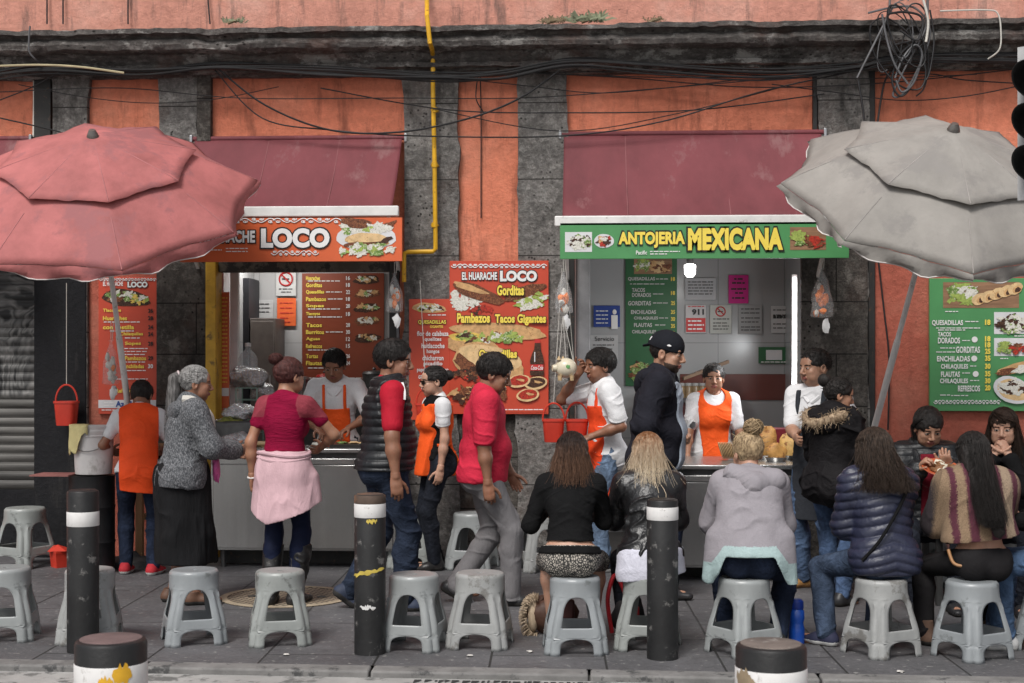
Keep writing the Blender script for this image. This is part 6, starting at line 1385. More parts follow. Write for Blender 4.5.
# inside the right stall
Y2 = BK2 - .025
o = board('menu_board', 'dark green menu hanging on the back wall of the green stall', 'menu board', (625.5, 256, 677, 386), Y2, GRN_D, .02)
rect_px(o, Y2, (634, 258, 672, 274), FM['wood'], .002, 'picture_card'); blobs(o, Y2, scatter(g, ['green', 'lime', 'white'], 643, 266, 7, 5, 20, 3) + scatter(g, ['tort', 'meat', 'bread'], 658, 267, 9, 4, 18, 4) + scatter(g, ['meat', 'dark', 'bread', 'green'], 640, 372, 10, 8, 30, 4) + scatter(g, ['white', 'red', 'tort'], 664, 372, 8, 6, 20, 4), lay=.004)
for s_, bx in (('QUESADILLAS', (628, 277, 655, 281)), ('TACOS', (632, 288, 645, 292)), ('DORADOS', (632, 293, 651, 297)), ('GORDITAS', (628, 301, 651, 305.5)), ('ENCHILADAS', (631, 310, 656, 314)), ('CHILAQUILES', (634, 316.5, 658, 320)), ('FLAUTAS', (634, 323, 652, 327)), ('CHILAQUILES', (632, 330, 656, 334))): text(s_, bx, Y2, M('dim_print_white', (.5, .5, .48), .5, bump=0), o, bold=.03)
for i, y in enumerate((277, 291, 301, 310, 317, 324, 331)): text(('18', '18', '25', '35', '30', '35', '30')[i], (671, y, 675, y + 4), Y2, TY, o, key='prices', bold=.03)
lines(o, Y2, [(656, 668, 279), (630, 666, 284), (653, 664, 294), (653, 668, 303), (659, 668, 318), (655, 666, 325)], MATS['dim_print_white'], seed=3)
o = paper('bright magenta paper notice high on the tiled wall', (728.5, 275, 748.5, 303.5), Y2, (.50, .01, .19)); lines(o, Y2, [(734, 744, 279), (732, 745, 283), (731, 746, 289), (735, 743, 293), (732, 746, 298)], TK, h=1.6)
o = paper('laminated notice with rows of print under the bulb', (685, 278, 716, 300), Y2, (.40, .40, .41)); lines(o, Y2, [(688, 713, y) for y in (282, 285, 288, 291, 294)], TK)
o = paper('white and red emergency notice with the number 911', (685.5, 305, 706, 333), Y2, (.5, .48, .48)); text('911', (692, 309, 704, 315), Y2, TK, o, bold=.05); rect_px(o, Y2, (686, 318, 705.5, 332), TR, .002, 'red_block'); lines(o, Y2, [(688, 703, 321), (688, 704, 325), (688, 703, 329)], TW, h=1.6); lines(o, Y2, [(688, 704, 306.5)], TR)
o = paper('pale no smoking notice right of the 911 notice', (710, 305, 731.5, 333.5), Y2, (.42, .43, .40)); no_smoking(o, 720.5, 311.5, 4.6, Y2); lines(o, Y2, [(713, 729, 319), (713, 728, 323), (713, 729, 326), (713, 728, 329)], TK)
o = paper('grey printed sheet with rings right of the pale no smoking notice', (738.5, 305, 762, 334), Y2, (.30, .30, .30)); lines(o, Y2, [(741, 760, y) for y in (309, 313, 318, 322, 327, 330)], TK)
o = paper('white printed sheet nearest to the fluorescent tube', (771, 306, 791, 333), Y2, (.48, .48, .48)); lines(o, Y2, [(773, 790, y) for y in (310, 315, 316, 317, 318, 324, 328)], TK)
o = paper('small green framed card low on the tiled wall', (758.5, 347, 789, 363.5), Y2, (.03, .12, .05)); rect_px(o, Y2, (766, 350, 782, 360), FM['plate'], .002, 'white_card'); lines(o, Y2, [(761, 786, 362)], TW)
o = paper('blue sticker with a white figure beside the door frame', (593.5, 305.5, 620, 327), Y2, (.02, .05, .24)); lines(o, Y2, [(596, 608, y) for y in (311, 315, 319, 323)], TW); m = MB(); p = at(614.5, 312, Y2); m.blob((p.x, Y2 - .006, p.z), (.02, .003, .025), 10, rough=0); m.box((p.x - .03, Y2 - .008, p.z - .16), (p.x + .03, Y2 - .004, p.z - .03)); m.build('figure_mark', TW, o)
o = paper('handwritten white paper under the blue sticker', (590, 335, 618, 362), Y2, (.44, .44, .44)); text('Servicio', (595, 336.5, 614, 341), Y2, TK, o, bold=.0); lines(o, Y2, [(593, 614, y) for y in (345, 349, 353, 357)], TK)
o = paper('small dark green switch plate on the wall of the green stall', (578, 285, 586, 305), .9, (.04, .08, .05), name='switch_plate')

# ---------------------------------------------------------------- parasols
def parasol(fin, pole, dep, P, mat, label, Pm, flap=.1, seamm=None):
    t, R, h, Ri, hi, ph = P; F = Vector(_c + ray(*fin) * dep); L = Vector(_c + ray(*pole) * (dep + t)); ax = (L - F).normalized()
    k = (F.z) / -ax.z; base = F + ax * k; base = Vector((L.x + (base.x - L.x) * .6, L.y + min(.25, (base.y - L.y) * .35), 0)); o = thing('parasol', base, label, 'parasol')
    e1 = ax.cross(Vector((0, 1, 0))).normalized(); e2 = ax.cross(e1)
    def pt(a, r, d): return F + ax * d + (e1 * math.cos(a) + e2 * math.sin(a)) * r
    SAG = .012; wav = lambda s_, u, w: (.006 * math.sin(9 * u + s_ * 2 + 7 * w) + .004 * math.sin(23 * u + s_ * 5 + 3 * w)) * w * math.sin(math.pi * u)
    def tier(r0, r1, d0, d1, name, sag, over=0, lift=0, matx=None):
        V, nr, ns = [], 9, 12; g = random.Random(len(name))
        for s_ in range(8):
            for i in range(ns + 1):
                u = i / ns; a = ph + (s_ + u) * math.pi / 4; ch = math.cos(math.pi / 8) / math.cos((u - .5) * math.pi / 4)
                for j in range(nr + 1):
                    w = j / nr; rr = (r0 + (r1 - r0) * w); f = 1 + (ch - 1) * min(1, w * 1.2 + (r0 > .1)); q = math.sin(math.pi * u)
                    d = d0 + (d1 - d0) * (w ** 1.12) + sag * q * (.35 + .65 * w) * (rr / r1) + wav(s_, u, w)
                    rad = rr * f - over * q * (w ** 3) * .06
                    V.append(pt(a, rad, d - lift))
        Q = [(b + i * (nr + 1) + j, b + i * (nr + 1) + j + 1, b + (i + 1) * (nr + 1) + j + 1, b + (i + 1) * (nr + 1) + j) for s_ in range(8) for b in (s_ * (ns + 1) * (nr + 1),) for i in range(ns) for j in range(nr)]
        m = MB(); m.add(V, Q); ob = m.build(name, matx or mat, o, sharp=None)
        me = ob.data; import bmesh; bm = bmesh.new(); bm.from_mesh(me); bmesh.ops.remove_doubles(bm, verts=bm.verts, dist=.0005); bm.to_mesh(me); bm.free(); so = ob.modifiers.new('thick', 'SOLIDIFY'); so.thickness = .003; return ob
    tier(Ri * .80, R, hi * .80 + .015, h, 'lower_canopy', SAG, 1); tier(.02, Ri, .0, hi, 'top_canopy', .010, .45, .012)
    m = MB(); ns = 16
    for s_ in range(8):
        V = []; g = random.Random(s_ + 11); wv = g.uniform(0, 6)
        for i in range(ns + 1):
            u = i / ns; a = ph + (s_ + u) * math.pi / 4; ch = math.cos(math.pi / 8) / math.cos((u - .5) * math.pi / 4); q = math.sin(math.pi * u)
            top = pt(a, R * ch - .06 * q * 1, h + SAG * q + wav(s_, u, 1) + .002); fl = flap * (.35 + .65 * q ** .6)
            out = (e1 * math.cos(a) + e2 * math.sin(a)); dn = (ax * .75 + Vector((0, 0, -1)) * .5).normalized()
            V += [top, top + dn * fl * .5 + out * (.012 + .018 * math.sin(u * 13 + wv)), top + dn * fl + out * (-.01 + .03 * math.sin(u * 15 + wv + .8))]
        m.add(V, [(i * 3 + j, i * 3 + j + 1, i * 3 + j + 4, i * 3 + j + 3) for i in range(ns) for j in range(2)])
        m2 = [V[i * 3 + 2] for i in range(ns + 1)]; m.tube(m2, .0045, 5, 1)
    m.build('valance', [mat, Pm], o, sharp=None)
    m = MB(); m.tube([F - ax * .03, F + ax * (k * .45)], .019, 12); m.tube([F + ax * (k * .43), L, (base.x * .4 + L.x * .6, L.y * .7 + base.y * .3, L.z - .25), base], .024, 12); m.build('pole', WPAINT, o)
    m = MB(); q = F - ax * .015; m.tube([q + ax * .03, q, q - ax * .02, q - ax * .045], [.042, .042, .034, .022], 14); m.build('finial', M('tarnished_finial', (.16, .15, .14), .4, .4, metal=.6), o)
    for s_ in range(8):
        a = ph + s_ * math.pi / 4; m = MB(); m.tube([pt(a, .03, .05), pt(a, R * .5, h * .5 + .03), pt(a, R * .98, h + .012)], .007, 6); m.tube([pt(a, .03, .62), pt(a, R * .5, h * .5 + .04)], .006, 6); m.build('rib', METAL, o)
        m = MB(); m.tube([pt(a, r_, d_ - .004) for r_, d_ in [(Ri * w, hi * w ** 1.12 - .012) for w in np.linspace(.1, .99, 8)]], .0035, 5); m.tube([pt(a, Ri * .80 + (R - Ri * .80) * w, hi * .80 + .015 + (h - hi * .80 - .015) * w ** 1.12 - .003) for w in np.linspace(.35, .99, 8)], .0035, 5); m.build('seam', seamm, o)
    m = MB(); m.lathe(base, [(.22, 0), (.22, .05), (.08, .075), (.05, .11), (.04, .11)], 24); m.build('base_weight', M('cast_base', (.09, .09, .09), .8), o)
    return o
PINK = M('faded_pink_parasol_cloth', (.375, .122, .118), .8, .24, vs=2.2, bump=.25, bs=30, spots=(.30, .11, .113), spot_scale=2.0, spot_at=.55, bdist=.01); GREYC = M('grey_parasol_cloth', (.262, .246, .226), .8, .16, vs=2.2, bump=.25, bs=26, spots=(.228, .214, .20), spot_scale=3, spot_at=.56, bdist=.01)
PIPE = M('white_piping', (.62, .58, .56), .7)
parasol((93, 138), (127, 398), 9.9, (1.15, 1.126, .466, .70, .185, .345), PINK, 'faded pink two-tier parasol tilted over the left of the pavement', PIPE, seamm=M('pale_pink_seam', (.36, .14, .14), .8))
parasol((953, 132), (875, 425), 9.15, (1.30, 1.033, .46, .667, .194, -.08), GREYC, 'grey two-tier parasol leaning over the eating customers at the right', PIPE, seamm=M('pale_grey_seam', (.28, .26, .245), .8))

# ---------------------------------------------------------------- counters
def counter(label, x0, x1, y0, y1, z0, z1, panels):
    o = thing('food_counter', ((x0 + x1) / 2, y0, 0), label, 'counter')
    m = MB(); m.box((x0 + .02, y0 + .03, z0), (x1 - .02, y1, z1 - .075)); m.build('cabinet', STEEL, o, bevel=.006)
    m = MB(); m.box((x0, y0 - .01, z1 - .035), (x1, y1 + .01, z1)); m.build('worktop', STEEL, o, bevel=.008)
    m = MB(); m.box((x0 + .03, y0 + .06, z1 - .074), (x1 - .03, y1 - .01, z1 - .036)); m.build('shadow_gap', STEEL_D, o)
    for i in range(panels):
        xa = x0 + .04 + (x1 - x0 - .08) * i / panels; xb = x0 + .04 + (x1 - x0 - .08) * (i + 1) / panels
        m = MB(); m.box((xa + .004, y0 + .014, z0 + .02), (xb - .004, y0 + .029, z1 - .13)); m.build('front_panel', STEEL, o, bevel=.004)
    m = MB(); m.box((x0 + .03, y0 + .012, z1 - .125), (x1 - .03, y0 + .028, z1 - .08)); m.build('rail', STEEL, o, bevel=.004)
    for x in (x0 + .1, x1 - .1):
        for y in (y0 + .12, y1 - .1):
            m = MB(); m.tube([(x, y, 0), (x, y, z0)], .02, 10); m.build('leg', STEEL_D, o)
    m = MB(); m.box((x0 + .04, y0 + .25, .01), (x1 - .04, y0 + .27, z0)); m.build('kick_plate', IRON, o)
    return o
YC1, YC2 = -.62, -1.12
CZ1, CZ2 = Z(448.5, 300, YC1), Z(465, 745, YC2)
counter('long stainless steel counter of the orange stall behind the standing customers', at(207, 0, YC1).x, at(398, 0, YC1).x, YC1, -.13, .14, CZ1, 2)
counter('stainless steel counter of the green stall beside the man in the cap', at(645, 0, YC2).x, at(800, 0, YC2).x, YC2, -.14, .10, CZ2, 2)

# ---------------------------------------------------------------- plastic stools
def stool_mesh():
    Hs = .415; N = 4; us = [-1 + .1 * i for i in range(20)]; zs = [0, .02, .04, .06, .072, .08, .086, .0885, .09, .10, .115, .13, .14, .15, .155, .165, .18, .20, .22, .24, .26, .275, .288, .298, .306, .312, .3145, .316, .32, .33, .345, .36, .375, .39, .398, .405, .411, .4145]
    def hole(z):
        if z <= .09: return .62 if z <= .045 else .62 * max(0, 1 - ((z - .045) / .045) ** 2.6) ** .385
        if .15 <= z <= .316: return .62 - .04 * (z - .15) / .166 if z <= .23 else (.62 - .04 * (z - .15) / .166) * max(0, 1 - ((z - .23) / .086) ** 2.3) ** .435
        return None
    V, F = [], []
    def rad(a, z):   # a: angle from the side centre (-45..45 deg)
        t = max(0, min(1, (Hs - z) / Hs)); rc = .141 + .004 * t; sq = (.130 + .046 * t) / max(.75, math.cos(a)); w = min(1, max(0, t - .05) * 1.5); w = w * w * (3 - 2 * w); r = rc * (1 - w) + sq * w
        corner = abs(a) / (math.pi / 4); r -= max(0, corner - .8) * .11 * w          # chamfered corners
        r += .007 * math.exp(-((corner - .8) / .06) ** 2) * (1 if z < .30 else max(0, 1 - (z - .30) / .03))
        if z > .395: r -= (z - .395) ** 2 * 30
        return r
    rows = []
    for z in zs:
        h = hole(z); hw = h if h is not None else (.60 if z < .15 else .02)
        row = []
        for s_ in range(4):
            for u in us:
                ab = abs(u); v = (ab / .5 * hw) if ab <= .5 else hw + (ab - .5) / .5 * (1 - hw); a = math.copysign(v, u) * math.pi / 4; r = rad(a, z); A_ = a + s_ * math.pi / 2
                row.append(len(V)); V.append((r * math.cos(A_), r * math.sin(A_), z))
        rows.append(row)
    n = len(rows[0])
    for i in range(len(rows) - 1):
        z = (zs[i] + zs[i + 1]) / 2; open_ = hole(z) is not None and hole(zs[i]) is not None and hole(zs[i + 1]) is not None
        for k in range(n):
            u = us[k % 20] + .05
            if open_ and abs(u) < .5: continue
            F.append((rows[i][k], rows[i][(k + 1) % n], rows[i + 1][(k + 1) % n], rows[i + 1][k]))
    for j, (q, dz) in enumerate(((.88, .0), (.6, -.002), (.12, -.003), (.1, -.02), (.0, -.02))):
        top = rows[-1] if j == 0 else last; base = rows[-1]; last = []
        for k in range(n): p = V[base[k]]; last.append(len(V)); V.append((p[0] * q, p[1] * q, Hs + dz))
        for k in range(n): F.append((top[k], top[(k + 1) % n], last[(k + 1) % n], last[k]))
    me = bpy.data.meshes.new('plastic_stool'); me.from_pydata(V, [], F)
    import bmesh; bm = bmesh.new(); bm.from_mesh(me); bmesh.ops.remove_doubles(bm, verts=bm.verts, dist=.0004); bmesh.ops.recalc_face_normals(bm, faces=bm.faces); bm.to_mesh(me); bm.free(); me.update(); return me
STM = M('grey_stool_plastic', (.27, .285, .285), .33, .1, vs=4, bump=.12, bs=25, spots=(.16, .17, .17), spot_scale=6, spot_at=.62, spec=.5)
st0 = link_mesh('plastic_stool', stool_mesh(), STM, None, True, 50); so = st0.modifiers.new('thick', 'SOLIDIFY'); so.thickness = .006; so.offset = -1
STVAR = [None, M('greenish_grey_stool_plastic', (.26, .275, .265), .36, .12, vs=4, bump=.12, bs=25, spots=(.12, .125, .12), spot_scale=9, spot_at=.60, spec=.5), M('bluish_grey_stool_plastic', (.25, .268, .278), .34, .12, vs=3, bump=.12, bs=25, spots=(.14, .15, .15), spot_scale=7, spot_at=.62, spec=.5), M('dusty_grey_stool_plastic', (.29, .295, .29), .42, .14, vs=5, bump=.12, bs=25, spots=(.17, .165, .155), spot_scale=5, spot_at=.58, spec=.4)]
STOOLS = [(6, 638, 12, 1, 'empty grey stool cut by the left edge of the photo in the front row'), (90, 640, 12, 1, 'empty grey stool half hidden behind the leftmost tall bollard'), (194, 641, 22, 1, 'empty grey stool in front of the old woman'), (280, 642, 14, 1, 'empty grey stool in front of the woman with the pink cardigan'), (414, 647, -8, 1, 'empty grey stool just right of the scuffed middle bollard'), (480, 645, -5, 1, 'empty grey stool in front of the man in the red polo'),
          (575, 650, 4, 1, 'grey stool under the woman in the black top'), (648, 647, -10, 1, 'grey stool behind the right tall bollard under the leather jacket woman'), (744, 652, 35, 1, 'grey stool under the woman in the lilac hooded jacket'), (881, 653, 30, 1, 'grey stool under the woman in the navy puffer jacket'), (972, 656, 32, 1, 'grey stool under the woman in the striped shawl'),
          (25, 566, -25, 1.12, 'dark grey stool standing by the shutter at the left'), (928, 591, 10, 1, 'grey stool under the woman who eats from a plate'), (1008, 596, 20, 1, 'grey stool under the woman with hands at her mouth'), (1054, 650, 40, 1, 'grey stool at the right edge under the person in blue jeans'),
          (410, 566, 8, 1.05, 'grey stool by the wall left of the woman in sunglasses'), (472, 568, -12, 1.05, 'grey stool by the wall behind the striding man'), (543, 570, 15, 1.05, 'grey stool by the wall left of the woman in the black top')]
for i, (px, py, rz, s_, lb) in enumerate(STOOLS):
    o = st0 if i == 0 else st0.copy()
    if i: COL.objects.link(o)
    mt_ = STVAR[i * 7 % 4]
    if mt_ is not None: o.material_slots[0].link = 'OBJECT'; o.material_slots[0].material = mt_
    o.location = gnd(px, py); o.rotation_euler = (0, 0, math.radians(rz + 90)); o.scale = (s_,) * 3; tag(o, lb, 'stool', 'grey plastic stools')

# ---------------------------------------------------------------- bollards
BLK = M('scratched_black_bollard_paint', (.014, .014, .0145), .5, .35, vs=5, bump=.35, bs=45, spots=(.13, .125, .12), spot_scale=11, spot_at=.62)
RUST = M('rusty_bollard_cap', (.075, .052, .04), .8, .4, bump=.4, spots=(.16, .085, .05), spot_scale=9, spot_at=.55); BWH = M('dirty_white_band', (.62, .61, .60), .6, .12, spots=(.3, .28, .26), spot_scale=13, spot_at=.62); YST = M('yellow_paint_smear', (.55, .42, .08), .7, .3); YOR = M('amber_paint_smear', (.6, .33, .02), .7, .2); BRT = M('brown_paint_scar', (.22, .17, .11), .8, .4)
def bollard(loc, r, h, label, b0, b1, cap_m, rough=0, smears=()):
    o = thing('bollard', loc, label, 'bollard', 0, 'black bollards with white bands'); 
    m = MB(); m.lathe(loc, [(r, 0), (r, h - .012), (r - .004, h - .004), (r - .012, h)], 40); m.build('post', BLK, o)
    m = MB(); m.lathe(Vector(loc) + Vector((0, 0, 0)), [(r - .013, h - .001), (r - .014, h + .002), (.0, h + .003)], 40); m.build('post_cap', cap_m, o)
    m = MB(); m.lathe(loc, [(r + .0005, b0), (r + .0015, b0 + .002), (r + .0015, b1 - .002), (r + .0005, b1)], 40, close=False); m.build('white_band', BWH, o)
    if rough:
        m = MB(); m.lathe(loc, [(r + .0005, b1 + .001), (r + .0012, b1 + .003), (r + .0012, h - .013), (r - .003, h - .003)], 40, close=False); m.build('rusty_top', RUST, o)
    for (a0, a1, z0, z1, mt, sd_) in smears:
        n = 16; g = random.Random(sd_); V = []
        for i in range(n + 1):
            u = i / n; a = math.radians(a0 + (a1 - a0) * u); q = math.sin(math.pi * min(1, max(0, u))) ** .5; zm = z0 + (z1 - z0) * u + g.uniform(-.006, .006); hw = .012 * q * g.uniform(.5, 1.3) + .001
            if sd_ > 50: hw *= 2.2
            V += [Vector(loc) + Vector(((r + .003) * math.cos(a), (r + .003) * math.sin(a), z)) for z in (zm - hw, zm + hw)]
        m = MB(); m.add(V, [(i * 2, i * 2 + 2, i * 2 + 3, i * 2 + 1) for i in range(n)]); m.build('paint_smear', mt, o)
    return o
for px, py, top, lb, cp, sm, b in ((83, 651, 490, 'tall black bollard with a clean white band at the left', BLK, (), (.70, .78)), (370, 653, 494, 'tall scratched black bollard with yellow smears in front of the man in the vest', RUST, ((-165, -20, .435, .475, YST, 3), (-95, -55, .735, .74, YST, 5), (-120, -60, .27, .262, BWH, 7)), (.755, .83)), (662.5, 658, 499, 'tall black bollard in front of the woman in the leather jacket', BLK, (), (.755, .825))):
    p = gnd(px, py); sA = F_PX / ((Vector(p) - Vector(_c)).dot(Vector(_f))); bollard(p, 15.6 / sA, CAM_H - (top - HOR) / sA, lb, *b, cp, rough=cp is RUST, smears=sm)
for px, lb, cp, sm in ((111, 'short near bollard with a pinkish top and amber spots at the bottom edge', M('pinkish_rusty_cap', (.14, .095, .092), .85, .3, bump=.4, spots=(.13, .07, .07), spot_scale=8), ((-70, -38, .80, .80, YOR, 61), (-92, -66, .772, .770, YOR, 62))), (771, 'short near bollard with a grey worn top at the bottom edge', M('grey_worn_cap', (.15, .125, .11), .75, .4, bump=.4, spots=(.3, .28, .26), spot_scale=8, spot_at=.58), ((-165, -120, .785, .77, BRT, 63), (-160, -125, .76, .745, BRT, 64)))):
    D = 3.9; p = Vector(_c + ray(px, HOR) * D); p.z = ROADZ; zt = CAM_H - (638.5 - HOR + (5 if px > 500 else 0)) * D / F_PX; bollard(p, 35.3 * D / F_PX, zt - ROADZ, lb, zt - ROADZ - .135, zt - ROADZ - .062, cp, smears=sm)

# ---------------------------------------------------------------- manhole cover
p = gnd(287, 597); m = MB(); m.lathe((p.x, p.y, 0), [(.45, .0), (.45, .005), (.40, .006), (.40, .003), (.0, .003)], 48)
mc = thing('manhole_cover', (p.x, p.y, 0), 'round beige cast manhole cover with a diamond pattern in the pavement', 'manhole cover'); mh, nt, b = _new('cast_manhole'); v = _vec(nt, (1, 1, 1), (0, 0, .785)); ck = nt.nodes.new('ShaderNodeTexBrick'); ck.offset = 0; ck.inputs['Scale'].default_value = 1; ck.inputs['Brick Width'].default_value = .042; ck.inputs['Row Height'].default_value = .042; ck.inputs['Mortar Size'].default_value = .008; nt.links.new(v, ck.inputs['Vector'])
c = _mix(nt, ck.outputs['Fac'], _ramp(nt, _noise(nt, 6, 5, .6), [(.3, (.24, .19, .13)), (.7, (.40, .33, .24))]), (.07, .055, .04)); nt.links.new(c, b.inputs['Base Color']); b.inputs['Roughness'].default_value = .8
m.build('cover_plate', mh, mc)
m = MB(); m.lathe((p.x, p.y, 0), [(.455, .004), (.455, .007), (.405, .008), (.405, .004)], 48, close=False); m.build('rim', M('cast_rim', (.34, .28, .20), .8, .25), mc)
for sx in (-.24, .24):
    m = MB(); m.lathe((p.x + sx, p.y, 0), [(.035, .006), (.0, .007)], 12); m.build('lifting_hole', IRON, mc)

# ---------------------------------------------------------------- hanging buckets, piggy bank, bags
STR = M('pale_string', (.5, .48, .44), .8); REDP = M('red_bucket_plastic', (.52, .04, .022), .4, .12, bump=.1, spec=.5); FILM = clear_film('clear_bag_film', (.85, .85, .85), .16)
ORF = M('orange_carrot', (.80, .20, .02), .6, .2); WHF = M('white_radish', (.62, .60, .55), .6, .15)
def hang_bucket(px, py, Y, w, h, ytop, label, xs=None, oval=False):
    """square-sided red bucket: pixel centre of its rim, width and height in pixels, string up to ytop"""
    s_ = mpp(px, Y); p = at(px, py, Y); W_, H_ = w * s_ / 2, h * s_; o = thing('bucket', (p.x, p.y, p.z - H_), label, 'bucket', 0, 'red hanging buckets'); n = 28; V = []
    for q, z in ((.0, -H_), (.80, -H_), (.83, -H_ * .97), (.985, -.02), (1.06, -.018), (1.06, .0), (.98, .0), (.96, -.01), (.80, -H_ + .012), (0, -H_ + .012)):
        for k in range(n):
            a = 2 * math.pi * k / n; e = (abs(math.cos(a)) ** 4 + abs(math.sin(a)) ** 4) ** -.25; V.append((p.x + W_ * q * e * math.cos(a), p.y + W_ * .8 * q * e * math.sin(a), p.z + z))
    m = MB(); m.add(V, [(i * n + k, i * n + (k + 1) % n, (i + 1) * n + (k + 1) % n, (i + 1) * n + k) for i in range(9) for k in range(n)]); m.build('tub', REDP, o, sharp=40)
    m = MB(); hh = W_ * 1.5; m.tube([(p.x + W_ * .98 * math.cos(a), p.y, p.z + hh * math.sin(a) - .005) for a in np.linspace(0, math.pi, 17)], W_ * .085, 6); m.build('handle', REDP, o)
    t = at(xs if xs else px, ytop, Y); m = MB(); m.tube([(p.x, p.y, p.z + hh - .01), t], .003, 5); m.build('string', STR, o); return o
hang_bucket(66.5, 401, -.2, 22, 24, 283, 'red bucket hanging on a string in front of the black pier')
hang_bucket(553.5, 419, -.5, 22, 23, 268, 'red bucket hanging left of the apron vendor under the plastic bag', 562)
hang_bucket(577, 419, -.45, 23, 18, 268, 'red bucket hung by white cords beside the apron vendor', 566)
hang_bucket(426, 403, -.3, 20, 20, 280, 'red bucket with a loop handle hanging behind the woman in sunglasses', 420)
def hang_bag(px, y0, y1, w, Y, label, ytop, kinds, seed):
    s_ = mpp(px, Y); g = random.Random(seed); a, b = at(px, y0, Y), at(px, y1, Y); H_ = a.z - b.z; W_ = w * s_ / 2; o = thing('plastic_bag', b, label, 'bag', 0, 'clear plastic bags hanging by the stalls')
    prof = [(.0, 0), (.6, .004), (.95, .04 * H_), (1.0, .25 * H_), (.85, .5 * H_), (.5, .75 * H_), (.2, .9 * H_), (.12, .94 * H_), (.3, H_)]
    n = 20; V = []
    for q, z in prof:
        for k in range(n):
            t = 2 * math.pi * k / n; r = W_ * q * (1 + .13 * math.sin(3 * t + z * 30 + seed) + .07 * math.sin(7 * t)); V.append((b.x + r * math.cos(t), b.y + r * .7 * math.sin(t), b.z + z))
    m = MB(); m.add(V, [(i * n + k, i * n + (k + 1) % n, (i + 1) * n + (k + 1) % n, (i + 1) * n + k) for i in range(len(prof) - 1) for k in range(n)]); m.build('film', FILM, o, sharp=None)
    for i in range(13):
        z = b.z + H_ * g.uniform(.08, .65); q = .55 * (1 - (z - b.z) / H_ * .7); m = MB(); m.blob((b.x + W_ * q * g.uniform(-1, 1), b.y + W_ * .4 * g.uniform(-1, 1), z), (W_ * g.uniform(.2, .4), W_ * .25, W_ * g.uniform(.25, .6)), 10, rough=.2, seed=i + seed); m.build('vegetable_piece', g.choice(kinds), o)
    t = at(px, ytop, Y); m = MB(); m.tube([a, t], .003, 5); m.tube([Vector(a) + Vector((.012, 0, 0)), Vector(t) + Vector((.02, 0, 0))], .003, 5); m.build('string', STR, o)
    m = MB(); q = b + Vector((W_ * .3, 0, -.0)); m.blob(q + Vector((0, -.01, -.06)), (.03, .012, .05), 10, rough=.3, seed=seed + 3); m.build('twisted_tail', M('white_bag_tail', (.6, .6, .6), .5), o)
hang_bag(394.5, 273, 313, 17, -.45, 'clear bag of orange vegetables hanging right of the orange stall', 262, [ORF, WHF], 3)
hang_bag(563.5, 272, 314, 18, -.55, 'clear bag of orange vegetables hanging at the left end of the green sign', 258, [ORF, WHF], 7)
hang_bag(822, 268, 318, 22, -.5, 'clear bag of orange vegetables hanging at the right end of the green sign', 255, [ORF, ORF, WHF], 12)
hang_bag(111, 340, 385, 17, -.35, 'clear bag with an orange fruit tied to the pink parasol pole', 322, [ORF, WHF, WHF], 17)
# piggy bank
p = at(566, 368, -.62); o = thing('piggy_bank', p, 'cream pottery piggy bank hanging on strings by the big banner', 'piggy bank'); CR = M('cream_glaze', (.62, .56, .43), .3, .12, spots=(.35, .30, .2), spot_scale=20, spot_at=.66); s_ = mpp(566, -.62)
m = MB(); m.blob(p, (11 * s_, 9 * s_, 10 * s_), 28, rough=0); m.build('pig_body', CR, o)
m = MB(); q = p + Vector((-10 * s_, -2 * s_, 0)); m.tube([q, q + Vector((-3.5 * s_, -1 * s_, 0))], [4 * s_, 3.2 * s_], 14); m.build('snout', CR, o)
for dx, dy in ((-6, -5), (6, -5), (-6, 5), (6, 5)):
    m = MB(); q = p + Vector((dx * s_, dy * s_, -7.5 * s_)); m.tube([q, q + Vector((0, 0, -5 * s_))], [2.4 * s_, 1.9 * s_], 10); m.build('leg', M('tan_glaze', (.5, .36, .2), .4), o)
for dx in (-7, -3):
    m = MB(); q = p + Vector((dx * s_, (-4 if dx < -5 else 4) * s_, 8 * s_)); m.tube([q, q + Vector((0, 0, 4 * s_))], [2.4 * s_, .4 * s_], 8); m.build('ear', MATS['tan_glaze'], o)
m = MB(); m.blob(p + Vector((2 * s_, -8.6 * s_, 1 * s_)), (2.2 * s_, .8 * s_, 2 * s_), 8, rough=.5, seed=2); m.build('green_flower', M('green_glaze', (.12, .28, .10), .4), o)
for dx in (-7, 0, 7):
    m = MB(); m.tube([p + Vector((dx * s_, 0, 8 * s_)), at(563, 316, -.58)], .0028, 5); m.build('string', STR, o)
# white tub with a cloth on a black drum
p = gnd(92, 572); m = MB(); o = thing('black_drum', p, 'black drum by the red wall carrying a white tub', 'drum'); hz = CAM_H - (475 - HOR) / (F_PX / ((p - Vector(_c)).dot(Vector(_f)))); w_ = 22 * mpp(92, p.y)
m.lathe(p, [(w_, 0), (w_, hz * .3), (w_ * 1.03, hz * .32), (w_, hz * .34), (w_, hz * .66), (w_ * 1.03, hz * .68), (w_, hz * .7), (w_, hz - .01), (w_ * 1.02, hz), (0, hz)], 32); m.build('drum_body', M('black_drum_paint', (.012, .012, .013), .5, .4), o)
m = MB(); m.box((p.x - .42, p.y - .18, hz + .001), (p.x - .12, p.y + .1, hz + .012)); ob = m.build('folded_cardboard', M('faded_red_card', (.25, .10, .09), .8)); tag(ob, 'faded red folded card under the edge of the white tub', 'cardboard')
q = Vector((p.x + .02, p.y - .02, hz + .013)); o = thing('tub', q, 'white plastic tub with a wire handle on the black drum', 'tub'); ph_ = (475 - 428) * mpp(90, p.y); wr_ = 20 * mpp(90, p.y); WP = M('white_tub_plastic', (.60, .58, .57), .45, .08, spots=(.42, .40, .38), spot_scale=4, spot_at=.6)
